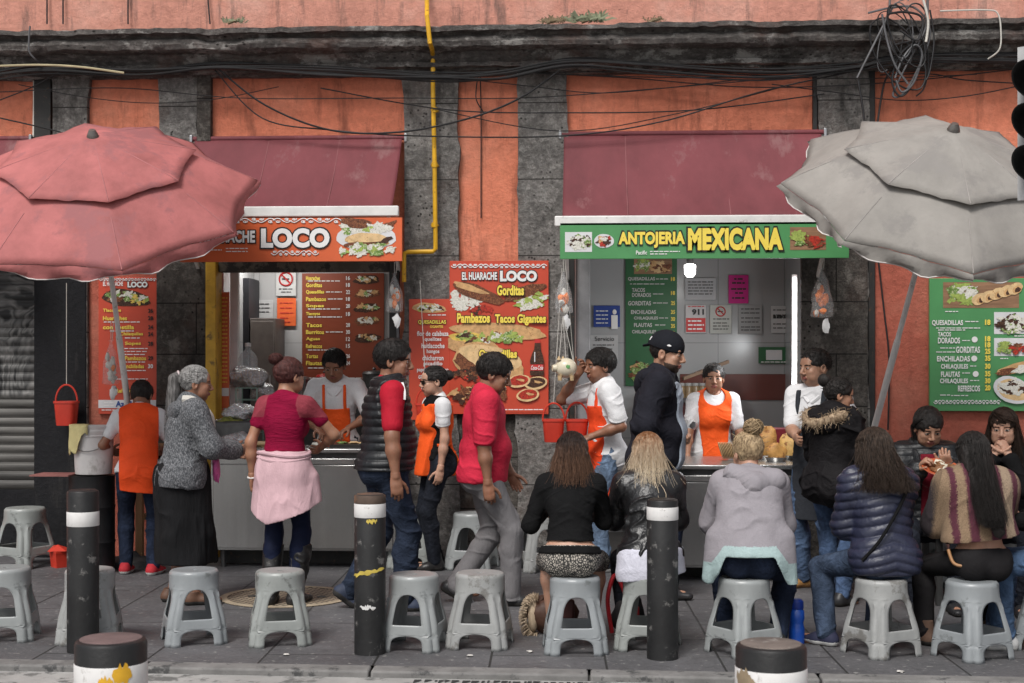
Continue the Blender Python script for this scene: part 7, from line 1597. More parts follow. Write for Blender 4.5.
m = MB(); m.lathe(q, [(0, 0), (wr_ * .86, 0), (wr_ * .88, .01), (wr_ * .96, ph_ * .78), (wr_ * 1.02, ph_ * .79), (wr_ * .98, ph_ * .82), (wr_ * 1.03, ph_ * .9), (wr_ * 1.0, ph_ * .93), (wr_ * 1.05, ph_), (wr_ * .96, ph_), (wr_ * .92, ph_ * .6), (0, ph_ * .6)], 36); m.build('tub_body', WP, o)
m = MB(); m.tube([q + Vector((wr_ * 1.05 * math.cos(a), -wr_ * .3 - wr_ * .75 * math.sin(a) ** 2, ph_ * .84 - .13 * math.sin(a))) for a in np.linspace(.1, math.pi - .1, 18)], .004, 5); m.build('wire_handle', METAL, o)
nx, ny = 14, 20; V = []
for j in range(ny):
    for i in range(nx):
        u, w = i / (nx - 1), j / (ny - 1); a = math.radians(183 + 92 * u); s_ = w * (.30 + .09 * math.sin(u * 5) + .05 * math.sin(u * 11 + 1))
        if s_ < .1: r = wr_ * 1.0 - .1 + s_; z = ph_ + .010
        else: r = wr_ * 1.075 + .012 * math.sin(u * 15 + 2) * min(1, (s_ - .1) * 6) + .01; z = ph_ + .008 - (s_ - .1) * (1 - .25 * abs(math.sin(u * 3.3 + .5)))
        V.append(q + Vector((r * math.cos(a), r * math.sin(a), z)))
m = MB(); m.add(V, [(j * nx + i, j * nx + i + 1, (j + 1) * nx + i + 1, (j + 1) * nx + i) for j in range(ny - 1) for i in range(nx - 1)]); ob = m.build('rag', cloth('yellow_rag_cloth', (.55, .48, .24), .15), sharp=None); ob.modifiers.new('t', 'SOLIDIFY').thickness = .004; tag(ob, 'yellow rag hanging over the rim of the white tub', 'rag')
p = gnd(60, 567); m = MB(); s_ = mpp(60, p.y); o = thing('basket', p, 'small red plastic basket with a lid on the ground near the shutter', 'basket'); m.lathe(p, [(0, 0), (9 * s_, 0), (10.5 * s_, 14 * s_), (11 * s_, 14 * s_), (11 * s_, 16 * s_), (0, 16 * s_)], 4); m.build('tub', REDP, o, sharp=20); m = MB(); m.add([p + Vector((x * s_, y * s_, z * s_)) for x, y, z in ((-10, -8, 16), (9, -8, 16.5), (9, 8, 17), (-10, 8, 20), (-2, 0, 22))], [(0, 1, 4), (1, 2, 4), (2, 3, 4), (3, 0, 4)]); m.build('lid', REDP, o, smooth=False)
# wooden table behind the bending girl, with red cloth
pa, pb = gnd(118, 573), gnd(166, 566); WOOD = M('worn_table_wood', (.30, .17, .085), .7, .3, vs=5, vec=(1, 1, .2)); zt = .95; o = thing('wooden_table', ((pa.x + pb.x) / 2, pa.y + .2, 0), 'rough wooden table by the red wall in front of the bending girl', 'table')
for x in (pa.x + .02, pb.x):
    for y in (-.42, -.1):
        m = MB(); m.box((x - .028, y - .028, 0), (x + .028, y + .028, zt - .04)); m.build('leg', WOOD, o, bevel=.004)
m = MB(); m.box((pa.x - .08, -.47, zt - .04), (pb.x + .06, -.06, zt)); m.build('tabletop', WOOD, o, bevel=.006); m = MB(); m.box((pa.x + .03, -.40, .35), (pb.x - .03, -.12, .40)); m.build('shelf', WOOD, o, bevel=.004)
m = MB(); m.blob(((pa.x + pb.x) / 2 + .08, -.26, .52), (.12, .1, .12), 14, rough=.2, seed=4); ob = m.build('red_bundle', cloth('red_bundle_cloth', (.45, .02, .025), .2)); tag(ob, 'red cloth bundle on the shelf of the wooden table', 'bundle')
# handbag with fur trim on the ground
p = gnd(541, 634); LB = M('brown_bag_leather', (.085, .04, .026), .55, .35, bump=.4); o = thing('handbag', p, 'brown leather handbag with fur trim lying under the stool of the woman in black', 'handbag')
m = MB(); m.blob(p + Vector((.06, .02, .115)), (.15, .09, .115), 22, rough=.1, seed=5); m.build('bag_body', LB, o); m = MB(); m.box((p.x + .10, p.y - .09, .10), (p.x + .20, p.y - .05, .22)); m.build('bag_pocket', M('maroon_bag_leather', (.07, .025, .022), .5, .3), o, bevel=.015)
g_ = np.random.default_rng(3); st_ = []
for _ in range(420):
    a = g_.uniform(1.2, 5.0); b0 = np.array(p) + A(-.035 + .05 * math.cos(a), -.02 + .05 * g_.normal() * .5, .11 + .10 * math.sin(a)); d = nrm(A(math.cos(a) * .9 - .3, g_.normal() * .5 - .2, math.sin(a) * .7 + g_.normal() * .3)); st_.append(([b0, b0 + d * .025, b0 + d * .048 + A(0, 0, -.01)], .0035, .0008))
tmpf = Fig(); V0, Q0 = Field.around([ell(np.array(p) + A(-.045, -.01, .11), A(.035, .05, .10))], .01).add(ell(np.array(p) + A(-.045, -.01, .11), A(.035, .05, .10))).mesh(); inv = A(*p); tmpf.put_hair(o, hairm('bag_fur', (.30, .22, .15), (.62, .50, .36)), V0 - inv, Q0, [(np.array(P_) - inv, a, b) for P_, a, b in st_], name='fur_trim')
m = MB(); m.tube(curve_pts(p + Vector((0, 0, .2)), p + Vector((.08, .0, .29)), p + Vector((.16, 0, .2)), n=8), .008, 6); m.build('handle', LB, o)
# red strapped bag by the leather jacket woman
p = gnd(617, 636); o = thing('shoulder_bag', p, 'red and black shoulder bag standing between the two seated women', 'bag'); m = MB(); m.blob(p + Vector((.07, .05, .12)), (.10, .06, .12), 16, rough=.12, seed=8); m.build('bag_body', M('black_bag_nylon', (.02, .018, .02), .6), o)
m = MB(); m.tube(curve_pts(p + Vector((-.03, -.0, .02)), p + Vector((-.055, -.02, .22)), p + Vector((-.01, -.02, .36)), p + Vector((.06, -.01, .22)), p + Vector((.10, -.03, .05)), n=8), .013, 6); m.build('strap', M('red_strap', (.48, .02, .03), .6), o)
m = MB(); m.box((p.x + .02, p.y - .03, .10), (p.x + .13, p.y - .005, .18)); m.build('front_pocket', MATS['red_strap'], o, bevel=.01)
# blue water bottle
p = gnd(796.5, 644); s_ = F_PX / ((p - Vector(_c)).dot(Vector(_f))); h_ = (644 - 599) / s_; r_ = 8 / s_; o = thing('water_bottle', p, 'blue plastic water bottle standing on the pavement', 'bottle'); BLU = M('blue_bottle_plastic', (.012, .075, .40), .25, .2, spec=.6)
m = MB(); m.lathe(p, [(0, 0), (r_ * .9, 0), (r_, .01), (r_, h_ * .35), (r_ * .88, h_ * .45), (r_ * .88, h_ * .5), (r_, h_ * .58), (r_ * .95, h_ * .74), (r_ * .7, h_ * .80)], 24); m.build('bottle_body', BLU, o); m = MB(); m.lathe(p, [(r_ * .86, h_ * .79), (r_ * .9, h_ * .81), (r_ * .86, h_ * .95), (r_ * .6, h_), (0, h_)], 24); m.build('bottle_cap', M('dark_blue_cap', (.008, .03, .22), .4), o)
# plates of food, paper, things in the hands
def plate(loc, r, label, seed, kinds=(0, 1, 2), tint=(.45, .10, .04)):
    o = thing('plate', loc, label, 'plate'); m = MB(); m.lathe(loc, [(0, 0), (r * .6, 0), (r, .018), (r * .98, .021), (r * .6, .006), (0, .006)], 28); m.build('dish', M('plate_%d' % seed, tint, .4), o); g = random.Random(seed); F3 = [M('food_green', (.14, .24, .05), .6, .4), M('food_cream', (.6, .56, .45), .6, .2), M('food_brown', (.22, .10, .04), .6, .4), M('food_yellow', (.65, .36, .05), .6, .3)]
    for k in range(9):
        a, q = g.uniform(0, 6.28), r * .55 * math.sqrt(g.random()); m = MB(); m.blob(Vector(loc) + Vector((q * math.cos(a), q * math.sin(a), .018)), (r * g.uniform(.18, .34), r * g.uniform(.15, .3), .018), 9, rough=.3, seed=seed + k); m.build('food_piece', F3[g.choice(kinds)], o)
    return o
# ---------------------------------------------------------------- build the people
for fn in PEOPLE: fn()
# plates and things held
pl_ = plate(at(941, 470, gnd(925, 603).y - .37), .125, 'orange plate with food held by the woman in the black jacket', 3, (0, 1, 2)); pl_.rotation_euler = (math.radians(24), 0, math.radians(8))
p = at(945, 500, gnd(925, 603).y - .42); pl_ = plate(p, .10, 'small yellow rimmed plate with food low between the eating women', 8, (1, 3, 3), (.6, .35, .06)); pl_.rotation_euler = (math.radians(22), 0, 0)
p = at(1026, 528, gnd(1040, 610).y); plate(p, .10, 'white plate at the right edge of the photo above the blue jeans', 14, (0, 1, 2), (.6, .6, .58))
tb = gnd(985, 606); o = thing('low_table', tb, 'low stool-like table between the eating customers at the right', 'table'); m = MB(); zt = p.z - .002
m.box((tb.x - .35, tb.y - .05, zt - .03), (tb.x + .62, tb.y + .42, zt)); m.build('tabletop', M('dark_table_top', (.05, .03, .028), .5, .3), o, bevel=.006)
for sx in (-.3, .57):
    for sy in (0, .37):
        m = MB(); m.box((tb.x + sx - .02, tb.y + sy - .02, 0), (tb.x + sx + .02, tb.y + sy + .02, zt - .03)); m.build('leg', STEEL_D, o)
p = at(684, 424, gnd(655, 590).y - .06); m = MB(); g_ = random.Random(2); V = []
for j in range(7):
    for i in range(9): u, w = i / 8 - .5, j / 6 - .5; V.append(p + Vector((u * .16, w * .09, .03 * math.sin(u * 9 + w * 4) + .028 * abs(u) + .012 * math.sin(w * 17) - .02 * u)))
m.add(V, [(j * 9 + i, j * 9 + i + 1, (j + 1) * 9 + i + 1, (j + 1) * 9 + i) for j in range(6) for i in range(8)]); ob = m.build('paper_napkin', M('white_paper', (.75, .75, .75), .8), sharp=None); ob.modifiers.new('t', 'SOLIDIFY').thickness = .003; tag(ob, 'crumpled white paper napkin in the hands of the man in the cap', 'napkin')
p = at(216, 468, gnd(190, 603).y + .05); m = MB(); m.blob(p, (.028, .04, .085), 12, rough=.25, seed=3); ob = m.build('pouch', M('bright_pink_pouch', (.55, .10, .30), .6)); tag(ob, 'small bright pink pouch held by the old woman', 'pouch')

# ---------------------------------------------------------------- food and gear on the counters
FOIL = M('crumpled_foil', (.62, .62, .63), .22, .2, vs=30, bump=1.0, bs=38, metal=1, bdist=.03)
def foil_tray(px, py, Y, w, h, label, z=None, seed=1, fill=None):
    p = at(px, py, Y); s_ = mpp(px, Y); z0 = z if z is not None else p.z - h * s_ / 2; o = thing('foil_tray', (p.x, Y, z0), label, 'foil tray'); W_, H_ = w * s_ / 2, h * s_
    m = MB(); m.blob((p.x, Y, z0 + H_ * .5), (W_, W_ * .6, H_ * .5), 34, rough=.16, seed=seed); m.build('foil', FOIL, o, sharp=None)
    if fill:
        m = MB(); m.blob((p.x, Y - .02, z0 + H_ * .75), (W_ * .8, W_ * .5, H_ * .36), 14, rough=.25, seed=seed + 1); m.build('filling', fill, o)
    return o
NOP = M('green_cactus_salad', (.17, .18, .035), .6, .5, vs=40, bump=.6, spots=(.36, .30, .08), spot_scale=50, spot_at=.58)
foil_tray(240, 406, -.22, 34, 16, 'upper foil covered tray heaped by the yellow post', seed=2, z=CZ1 + .20); foil_tray(229, 421, -.25, 30, 14, 'tray of green cactus salad in foil by the yellow post', seed=4, z=CZ1 + .10, fill=NOP)
foil_tray(240, 431, -.42, 32, 14, 'lower foil parcel on the worktop behind the old woman', seed=6, z=CZ1 + .002); m = MB(); m.box((X(215), -.34, CZ1 + .002), (X(262), -.14, CZ1 + .2)); ob = m.build('griddle', STEEL_D, bevel=.02); tag(ob, 'dark griddle box under the foil trays on the left counter', 'griddle')
m = MB(); m.box((at(213, 0, -.5).x, -.6, CZ1 + .001), (at(243, 0, -.5).x, -.45, CZ1 + .012)); ob = m.build('cutting_board', M('stained_board', (.45, .38, .22), .7, .35, spots=(.2, .22, .06), spot_scale=12)); tag(ob, 'stained pale cutting board at the front of the left counter', 'board')
for i, (px, py, lb) in enumerate(((322, 434, 'white wrapped snack beside the left vendor hands'), (262, 436, 'pale tortilla stack beside the woman in magenta'))):
    p = at(px, py, -.4); m = MB(); m.blob((p.x, -.4, CZ1 + .02), (.07, .06, .022), 12, rough=.25, seed=i); ob = m.build('tortilla_stack', FM['white'] if i == 0 else FM['tort']); tag(ob, lb, 'food')
p = at(352, 438, -.38); m = MB(); m.box((p.x - .16, -.5, CZ1 + .001), (p.x + .18, -.22, CZ1 + .025)); ob = m.build('griddle_plate', M('greasy_black_griddle', (.02, .018, .016), .35, .4)); tag(ob, 'black griddle plate under the hands of the left vendor', 'griddle')
for i in range(3):
    m = MB(); m.blob((p.x - .08 + .09 * i, -.36, CZ1 + .032), (.045, .04, .01), 10, rough=.25, seed=i); ob = m.build('quesadilla', FM['tort'] if i else FM['green']); tag(ob, ('green topped tortilla at the left of the black griddle', 'folded tortilla in the middle of the black griddle', 'folded tortilla at the right of the black griddle')[i], 'food')
# wire rack with foil tray, fruit and a jug on top
YR = .15; o = thing('wire_rack', at(247, 430, YR), 'green wire rack with shelves behind the left counter', 'rack'); xa, xb = X(236, YR), X(257, YR); za, zb = CZ1, Z(388, 247, YR); WG = M('green_coated_wire', (.22, .33, .28), .5)
for x in (xa, xb):
    for y in (YR, YR + .22):
        m = MB(); m.tube([(x, y, za), (x, y, zb)], .006, 6); m.build('upright', WG, o)
for z in (za + .08, za + .19, zb - .1, zb):
    m = MB(); [m.tube([(x, YR, z), (x, YR + .22, z)], .003, 4) for x in np.linspace(xa, xb, 7)]; [m.tube([(xa, y, z), (xb, y, z)], .005, 4) for y in (YR, YR + .22)]; m.build('shelf', WG, o)
foil_tray(247, 378, YR + .1, 42, 20, 'big foil parcel on top of the wire rack', z=zb + .004, seed=11); foil_tray(262, 392, YR + .16, 26, 18, 'foil bundle hanging beside the wire rack', seed=13)
for i, (px, mt, lb) in enumerate(((237, TR, 'red packet on the middle shelf of the wire rack'), (245, M('yellow_packet', (.62, .36, .03), .5), 'yellow packet on the middle shelf of the wire rack'))):
    p = at(px, 402, YR + .1); m = MB(); m.blob((p.x + .02, YR + .1, za + .23), (.035, .05, .04), 12, rough=.15, seed=i); ob = m.build('packet', mt); tag(ob, lb, 'packet')
p = at(248, 366, YR + .12); zj = zb + .15; o = thing('water_jug', (p.x, YR + .12, zj), 'clear plastic jug standing on the foil parcel', 'jug'); m = MB(); m.lathe((p.x, YR + .12, zj), [(0, 0), (.075, 0), (.08, .02), (.08, .10), (.06, .14), (.025, .17), (.022, .20)], 24); m.build('jug_body', clear_film('clear_jug_plastic', (.8, .85, .88), .3), o); m = MB(); m.lathe((p.x, YR + .12, zj + .198), [(.026, 0), (.026, .03), (0, .032)], 16); m.build('jug_cap', M('white_cap', (.7, .7, .7), .5), o)
# cupboard, pot and dim gear at the back of the left stall
ya = BK1 - .45; o = thing('cupboard', at(263, 430, ya), 'tall grey brown cupboard against the back wall of the orange stall', 'cupboard'); x0, x1 = X(250, ya), X(275, ya); m = MB(); m.box((x0, ya, 0.01), (x1, BK1 - .03, Z(318, 262, ya))); m.build('carcass', M('grey_brown_cabinet', (.13, .11, .10), .5, .2), o, bevel=.006); m = MB(); m.box((x0 + .01, ya - .014, .1), (x1 - .01, ya - .002, Z(321, 262, ya))); m.build('door', M('grey_brown_door', (.16, .135, .12), .45, .2), o, bevel=.004); m = MB(); m.box((x1 - .05, ya - .03, 1.3), (x1 - .035, ya - .015, 1.5)); m.build('handle', METAL, o)
m = MB(); q = (X(242, ya), ya, 0.01); m.box(q, (X(250, ya) - .01, BK1 - .04, Z(278, 246, ya))); ob = m.build('dark_doorway', M('dark_door_paint', (.02, .02, .025), .6)); tag(ob, 'dark narrow door leaf left of the cupboard in the orange stall', 'door')
yb = BK1 - .35; o = thing('back_shelf', at(290, 430, yb), 'back bench with pots behind the left vendor', 'bench'); m = MB(); m.box((X(278, yb), yb, Z(402, 290, yb) - .04), (X(392, yb), BK1 - .03, Z(402, 290, yb))); m.build('bench_top', STEEL, o); m = MB(); m.box((X(278, yb), yb + .05, .01), (X(392, yb), BK1 - .03, Z(402, 290, yb) - .041)); m.build('bench_front', STEEL_D, o)
zs_ = Z(402, 290, yb)
for px, r_, h_, mt, lb in ((284, .06, .30, M('white_container', (.5, .5, .48), .4), 'tall white container on the back bench'), (297, .09, .2, STEEL, 'steel pot on the back bench left of the vendor'), (322, .08, .22, M('red_pot_enamel', (.35, .02, .02), .3), 'red enamel pot on the back bench behind the vendor'), (372, .11, .25, STEEL_D, 'dark pot on the back bench right of the vendor')):
    x = X(px, yb); o = thing('pot', (x, yb + .14, zs_ + .001), lb, 'pot'); m = MB(); m.lathe((x, yb + .14, zs_ + .001), [(0, 0), (r_, 0), (r_, h_), (r_ * 1.06, h_ + .008), (r_ * .9, h_ + .03), (0, h_ + .045)], 24); m.build('pot_body', mt, o); m = MB(); m.blob((x, yb + .14, zs_ + h_ + .055), (.018, .018, .015), 8, rough=0); m.build('lid_knob', STEEL_D, o)
# right counter: bowls of fried bread, wafers, back bench
for i, (px, py, rx, rz, lb, mt) in enumerate(((767, 447, 12, 16, 'browned fried bread piled left of the vendor arm', 'bread'), (791, 449, 11, 13, 'golden fried bread at the right end of the green counter', 'tort'), (776, 455, 10, 9, 'small fried bread in front of the pile', 'bread'), (755, 452, 9, 12, 'fried bread behind the messy bun', 'tort'))):
    y = -.45 - (.25 if i == 2 else 0); s_ = mpp(px, y); p = at(px, py, y); o = thing('fried_bread', (p.x, y, CZ2), lb, 'bread'); m = MB(); m.blob((p.x, y, CZ2 + rz * s_ * 1.0), (rx * s_, rx * s_ * .6, rz * s_), 18, rough=.14, seed=i + 3); m.build('crust', M('crust_' + mt, (.48, .25, .07) if mt == 'bread' else (.58, .36, .12), .6, .35, bump=.7, bs=40, spots=(.24, .10, .03), spot_scale=16, spot_at=.55), o)
    m = MB(); m.lathe((p.x, y, CZ2 + .001), [(0, 0), (rx * s_ * .9, 0), (rx * s_ * 1.1, .03), (rx * s_ * 1.0, .03)], 20); m.build('bowl', STEEL, o)
y = -.55; p = at(727, 446, y); s_ = mpp(727, y); o = thing('wafer_stack', (p.x, y, CZ2), 'stack of thin tan wafers standing on the green counter', 'wafers')
for k in range(9):
    m = MB(); m.lathe((0, 0, 0), [(0, -.002), (9 * s_, -.002), (9 * s_, .002), (0, .002)], 20); R_ = Matrix.Rotation(math.radians(72), 3, 'Y') @ Matrix.Rotation(.0, 3, 'X'); m.v = [tuple(R_ @ Vector(v) + Vector((p.x + (k - 4) * .012, y, CZ2 + 9.2 * s_))) for v in m.v]; m.build('wafer', M('tan_wafer', (.45, .30, .15), .7, .2), o)
ye = BK2 - .5; zt = Z(398, 690, ye); o = thing('back_bench', at(690, 450, ye), 'dark back bench with jars behind the vendor woman', 'bench'); m = MB(); m.box((X(655, ye), ye, zt - .04), (X(733, ye), BK2 - .03, zt)); m.build('bench_top', STEEL_D, o); m = MB(); m.box((X(655, ye), ye + .05, .01), (X(733, ye), BK2 - .03, zt - .041)); m.build('bench_front', M('dark_red_cabinet', (.08, .02, .02), .5), o)
for k in range(6):
    px = 668 + k * 7; x = X(px, ye); o = thing('spice_jar', (x, ye + .1, zt + .001), 'small brown lidded spice jar in the row on the dark back bench', 'jar', 0, 'row of spice jars'); m = MB(); m.lathe((x, ye + .1, zt + .001), [(0, 0), (.033, 0), (.033, .10), (.028, .11)], 14); m.build('jar_body', M('brown_jar', (.22, .15, .08), .3, .4), o); m = MB(); m.lathe((x, ye + .1, zt + .11), [(.032, 0), (.032, .025), (0, .026)], 14); m.build('jar_lid', M('grey_jar_lid', (.3, .3, .29), .4), o)
m = MB(); a = at(683, 377, ye + .2); b_ = at(728, 360, ye + .2); V = [Vector(a) + Vector((0, -.12, 0)), Vector(b_) + Vector((0, -.12, 0)), Vector(b_) + Vector((0.0, .1, .0)), Vector(a) + Vector((0.0, .1, .0))]; m.add([*V, *[v + Vector((0, 0, -.03)) for v in V]], [(0, 1, 2, 3), (7, 6, 5, 4), (0, 4, 5, 1), (1, 5, 6, 2), (2, 6, 7, 3), (3, 7, 4, 0)]); ob = m.build('slanted_lid', M('brown_board', (.20, .13, .085), .6, .3)); tag(ob, 'brown board propped slantwise above the spice jars', 'board')
p = at(778, 432, -.1); m = MB(); m.box((X(757, -.1), -.12, CZ2 + .001), (X(799, -.1), .02, Z(428, 778, -.1))); ob = m.build('crate', M('dark_red_crate', (.13, .008, .015), .5), bevel=.01); tag(ob, 'dark red crate behind the fried bread', 'crate')

# ---------------------------------------------------------------- cables, pipes and other things on the facade
CBL = M('black_cable_rubber', (.014, .014, .015), .5, .3, bump=0); CBG = M('grey_cable_rubber', (.10, .10, .105), .5, .3, bump=0); CBW = M('white_cable', (.55, .53, .48), .6, .15, bump=0)
def cable(pts, Y, r, label, mat=CBL, group=None, name='cable', n=8):
    P = [at(px, py, y if isinstance(y, (int, float)) else Y) for px, py, y in [(q[0], q[1], q[2] if len(q) > 2 else Y) for q in pts]]
    m = MB(); m.tube(curve_pts(*[tuple(p) for p in P], n=n), r, 6); ob = m.build(name, mat); tag(ob, label, 'cable', group); return ob
g_ = random.Random(9)
for i in range(9):
    off = g_.uniform(-5, 6); pts = [(px, y0 + off * f_ + g_.uniform(-2.2, 2.2)) for px, y0, f_ in ((-140, 86, 1.4), (-20, 74, 1), (45, 68, .6), (140, 72, .6), (220, 66, .8), (330, 71, 1), (440, 77, .7), (500, 75, .8), (570, 62, .8), (650, 66, 1), (760, 74, 1.2), (850, 68, .8), (900, 60, .8), (1000, 58, 1), (1160, 62, 1.2))]
    cable(pts, -.17 - .014 * i, .005 + .004 * g_.random(), 'black cable in the bundle strung under the stone cornice', group='bundled black cables under the cornice')
cable([(215, 66), (265, 105), (330, 130), (400, 132), (470, 118), (520, 98), (560, 70)], -.22, .008, 'black cable sagging low from the left bundle across the yellow pipe')
cable([(215, 70), (262, 118), (330, 130), (420, 136), (560, 136), (660, 122), (760, 92), (850, 72)], -.20, .006, 'long black cable sagging over the wide maroon awning')
cable([(430, 108), (560, 131), (680, 113), (800, 82)], -.19, .004, 'thin black cable just above the wide maroon awning')
cable([(0, 92), (120, 88), (240, 98), (400, 98), (520, 98), (640, 90), (780, 78)], -.2, .004, 'thin straight black cable crossing the orange panels')
cable([(0, 118), (60, 132), (120, 150)], -.2, .006, 'black cable slanting down at the far left panel'); cable([(0, 100), (30, 88), (60, 72)], -.2, .005, 'short black cable rising at the far left panel')
cable([(480, 66, -.06), (481, 110, -.03), (481, 170, -.02), (481, 218, -.02)], 0, .005, 'thin black cable running straight down the narrow orange panel'); cable([(478, 75), (476, 98), (483, 112), (481, 116)], -.1, .005, 'short looped black cable on the narrow orange panel')
cable([(0, 66, -.37), (40, 65, -.37), (80, 67, -.37), (124, 73, -.36)], 0, .009, 'pale cable fixed along the left end of the cornice', M('pale_yellowed_cable', (.42, .36, .22), .6)); cable([(34.5, 66), (34.5, 100), (34, 137)], -.03, .014, 'white pipe running down beside the leftmost stone pilaster', CBW, name='conduit_pipe')
cable([(940, 11, -.36), (985, 10, -.37), (998, 14, -.38), (1001, 35, -.38), (999, 50, -.36), (988, 59, -.3)], 0, .006, 'white cable bent over the cornice near the traffic light', CBW)
for i in range(7):
    y0 = 64 + i * 4.5; xs_ = sorted(g_.uniform(-60, 1080) for _ in range(2)); xs_ = (xs_[0], max(xs_[1], xs_[0] + 260)); sg_ = g_.uniform(4, 26)
    cable([(xs_[0] + (xs_[1] - xs_[0]) * t, y0 + g_.uniform(-3, 3) + sg_ * 4 * t * (1 - t)) for t in (0, .25, .5, .75, 1)], -.10 - .012 * i, .0035 + .002 * g_.random(), 'thin black cable sagging loosely below the cornice', group='thin loose cables below the cornice')
cable([(880, 75), (930, 74), (965, 80), (1030, 84)], -.1, .005, 'thin black cable across the right orange panel')
cable([(874, 150), (884, 84), (896, 68)], -.1, .008, 'black cable rising from the grey parasol to the cable coil'); cable([(876, 240), (884, 310), (889, 360), (888, 430)], -.05, .007, 'black cable hanging down the red wall behind the parasol pole')
for i, (pts, r_, mt, lb) in enumerate((
    ([(928, 0), (925, 30), (905, 68), (893, 95), (905, 92), (922, 60), (930, 30), (915, 8), (890, 8), (868, 13)], .0085, CBG, 'thick grey cable wound in the coil over the cornice'), ([(930, 10), (934, 40), (930, 70), (926, 80)], .007, CBL, 'black cable end dangling from the coil over the cornice'),
    ([(894, 45), (908, 42), (922, 40), (925, 52), (912, 85), (900, 96), (892, 80), (900, 55), (912, 44)], .0085, CBL, 'black cable wound in an oval loop of the coil'), ([(895, 78), (903, 58), (915, 45), (922, 55), (914, 82), (902, 92), (896, 80)], .008, CBG, 'inner grey loop of the cable coil'),
    ([(890, -8), (888, 14), (876, 40), (866, 60), (857, 78)], .009, CBG, 'grey cable running down left from the coil over the cornice'), ([(882, 14), (887, 40), (895, 65), (908, 84)], .0085, CBG, 'grey cable crossing behind the coil'), ([(921, -8), (928, 20), (926, 42)], .010, CBW, 'white cable coming down from the wall above the coil'),
    ([(858, 80), (863, 110), (866, 140)], .009, CBL, 'black cable hanging at the right stone pilaster'), ([(888, 14), (905, 12), (922, 18), (918, 40), (900, 30)], .009, CBL, 'thin black loop at the top of the cable coil'))):
    cable(pts, -.42 - .012 * i, r_, lb, mt)
for i in range(9):
    c0 = (890 + 26 * g_.random(), 22 + 40 * g_.random()); rx, ry, t0 = 8 + 16 * g_.random(), 16 + 26 * g_.random(), 6.28 * g_.random(); tl = g_.uniform(-.5, .5)
    pts = [(c0[0] + rx * math.cos(t0 + t) + tl * ry * math.sin(t0 + t), c0[1] + ry * math.sin(t0 + t)) for t in np.linspace(0, g_.uniform(3, 8), 9)]
    cable(pts, -.36 - .016 * i, .0045 + .003 * g_.random(), 'thin dark loop in the cable tangle over the right end of the cornice', CBL if i % 3 else CBG, group='thin loops of the cable tangle', n=5)
m = MB(); Y1, Y2_ = -.40, -.14
P = [at(426.5, -40, -.06), at(426.5, -8, -.06), at(427, 4, -.2), at(427, 16, Y1), at(430, 43, Y1), at(432, 49, -.3), at(433, 56, Y2_), at(433, 90, Y2_), at(434.5, 160, Y2_), at(435.5, 240, Y2_), at(435.5, 249, Y2_), at(433, 251.5, Y2_), at(408, 252, Y2_), at(404.5, 253.5, Y2_), at(404, 258, Y2_), at(404, 282, Y2_)]
m.tube([tuple(p) for p in P], .0185, 10); pipe = m.build('gas_pipe', YEL); tag(pipe, 'yellow gas pipe climbing the pilaster and over the cornice between the stalls', 'pipe')
for py in (110, 165, 225):
    a = at(434.5, py, Y2_); m = MB(); m.tube([a + Vector((0, 0, -.02)), a + Vector((0, 0, .02))], .025, 10); m.box((a.x - .03, -.14, a.z - .006), (a.x + .03, -.07, a.z + .006)); m.build('pipe_clamp', YEL, pipe)
cable([(396, 300, -.1), (398, 340, -.1), (399, 420, -.1)], 0, .012, 'dark grey conduit beside the right edge of the orange stall', CBG, name='conduit_pipe')
# succulents and weeds growing on the cornice
SUC = M('dusty_succulent_green', (.22, .24, .15), .7, .4); DRY = M('dry_weed', (.20, .15, .09), .8, .3)
def weed(px, py, w, h, n, label, mat, seed):
    p = at(px, py, -.2); s_ = mpp(px, -.2); g = random.Random(seed); o = thing('plant', p, label, 'plant')
    m = MB()
    for i in range(n * 2):
        a = g.uniform(-1.3, 1.3); L_ = h * s_ * g.uniform(.5, 1.1); b0 = p + Vector((g.uniform(-1, 1) * w * s_ / 2, g.uniform(-.06, .06), -.01)); d = Vector((math.sin(a), g.uniform(-.4, .2), math.cos(a) * .9)).normalized(); t = Vector((d.z, 0, -d.x)) * L_ * .08
        m.add([b0 - t * .5, b0 + t * .5, b0 + d * L_ * .6 + t, b0 + d * L_ * .6 - t, b0 + d * L_ - Vector((0, 0, .02))], [(0, 1, 2, 3), (3, 2, 4)])
    m.build('leaf_cluster', mat, o, smooth=False); m = MB(); m.tube([p + Vector((-.05, 0, -.02)), p + Vector((.05, .01, .02))], .012, 5); m.build('stem', DRY, o)
weed(588, 20, 34, 14, 46, 'dusty green succulent growing on top of the stone cornice', SUC, 3); weed(553, 21, 24, 10, 30, 'dry brown weed beside the succulent on the cornice', DRY, 5); weed(234, 21, 22, 8, 26, 'small dusty plant on the left part of the cornice', SUC, 8); weed(655, 20, 20, 7, 22, 'low dry weed on the cornice right of the succulent', DRY, 12)
# drip pipes and brackets above the cornice
for i, px in enumerate((47, 63, 128, 205)):
    cable([(px, -30, -.01), (px + (3 if i == 3 else 0), 0, -.02), (px + (5 if i == 3 else 0), 24, -.03)], 0, .007, ('dark wire down the upper wall, leftmost of four', 'dark wire on the upper wall second from the left', 'dark wire on the upper wall third from the left', 'dark slanting wire on the upper wall, rightmost of four')[i])
cable([(30, 26, -.38), (29, 40, -.38), (29.5, 52, -.38), (36, 60, -.34), (42, 66, -.2)], 0, .008, 'grey wire bent round the left end of the cornice', CBG)
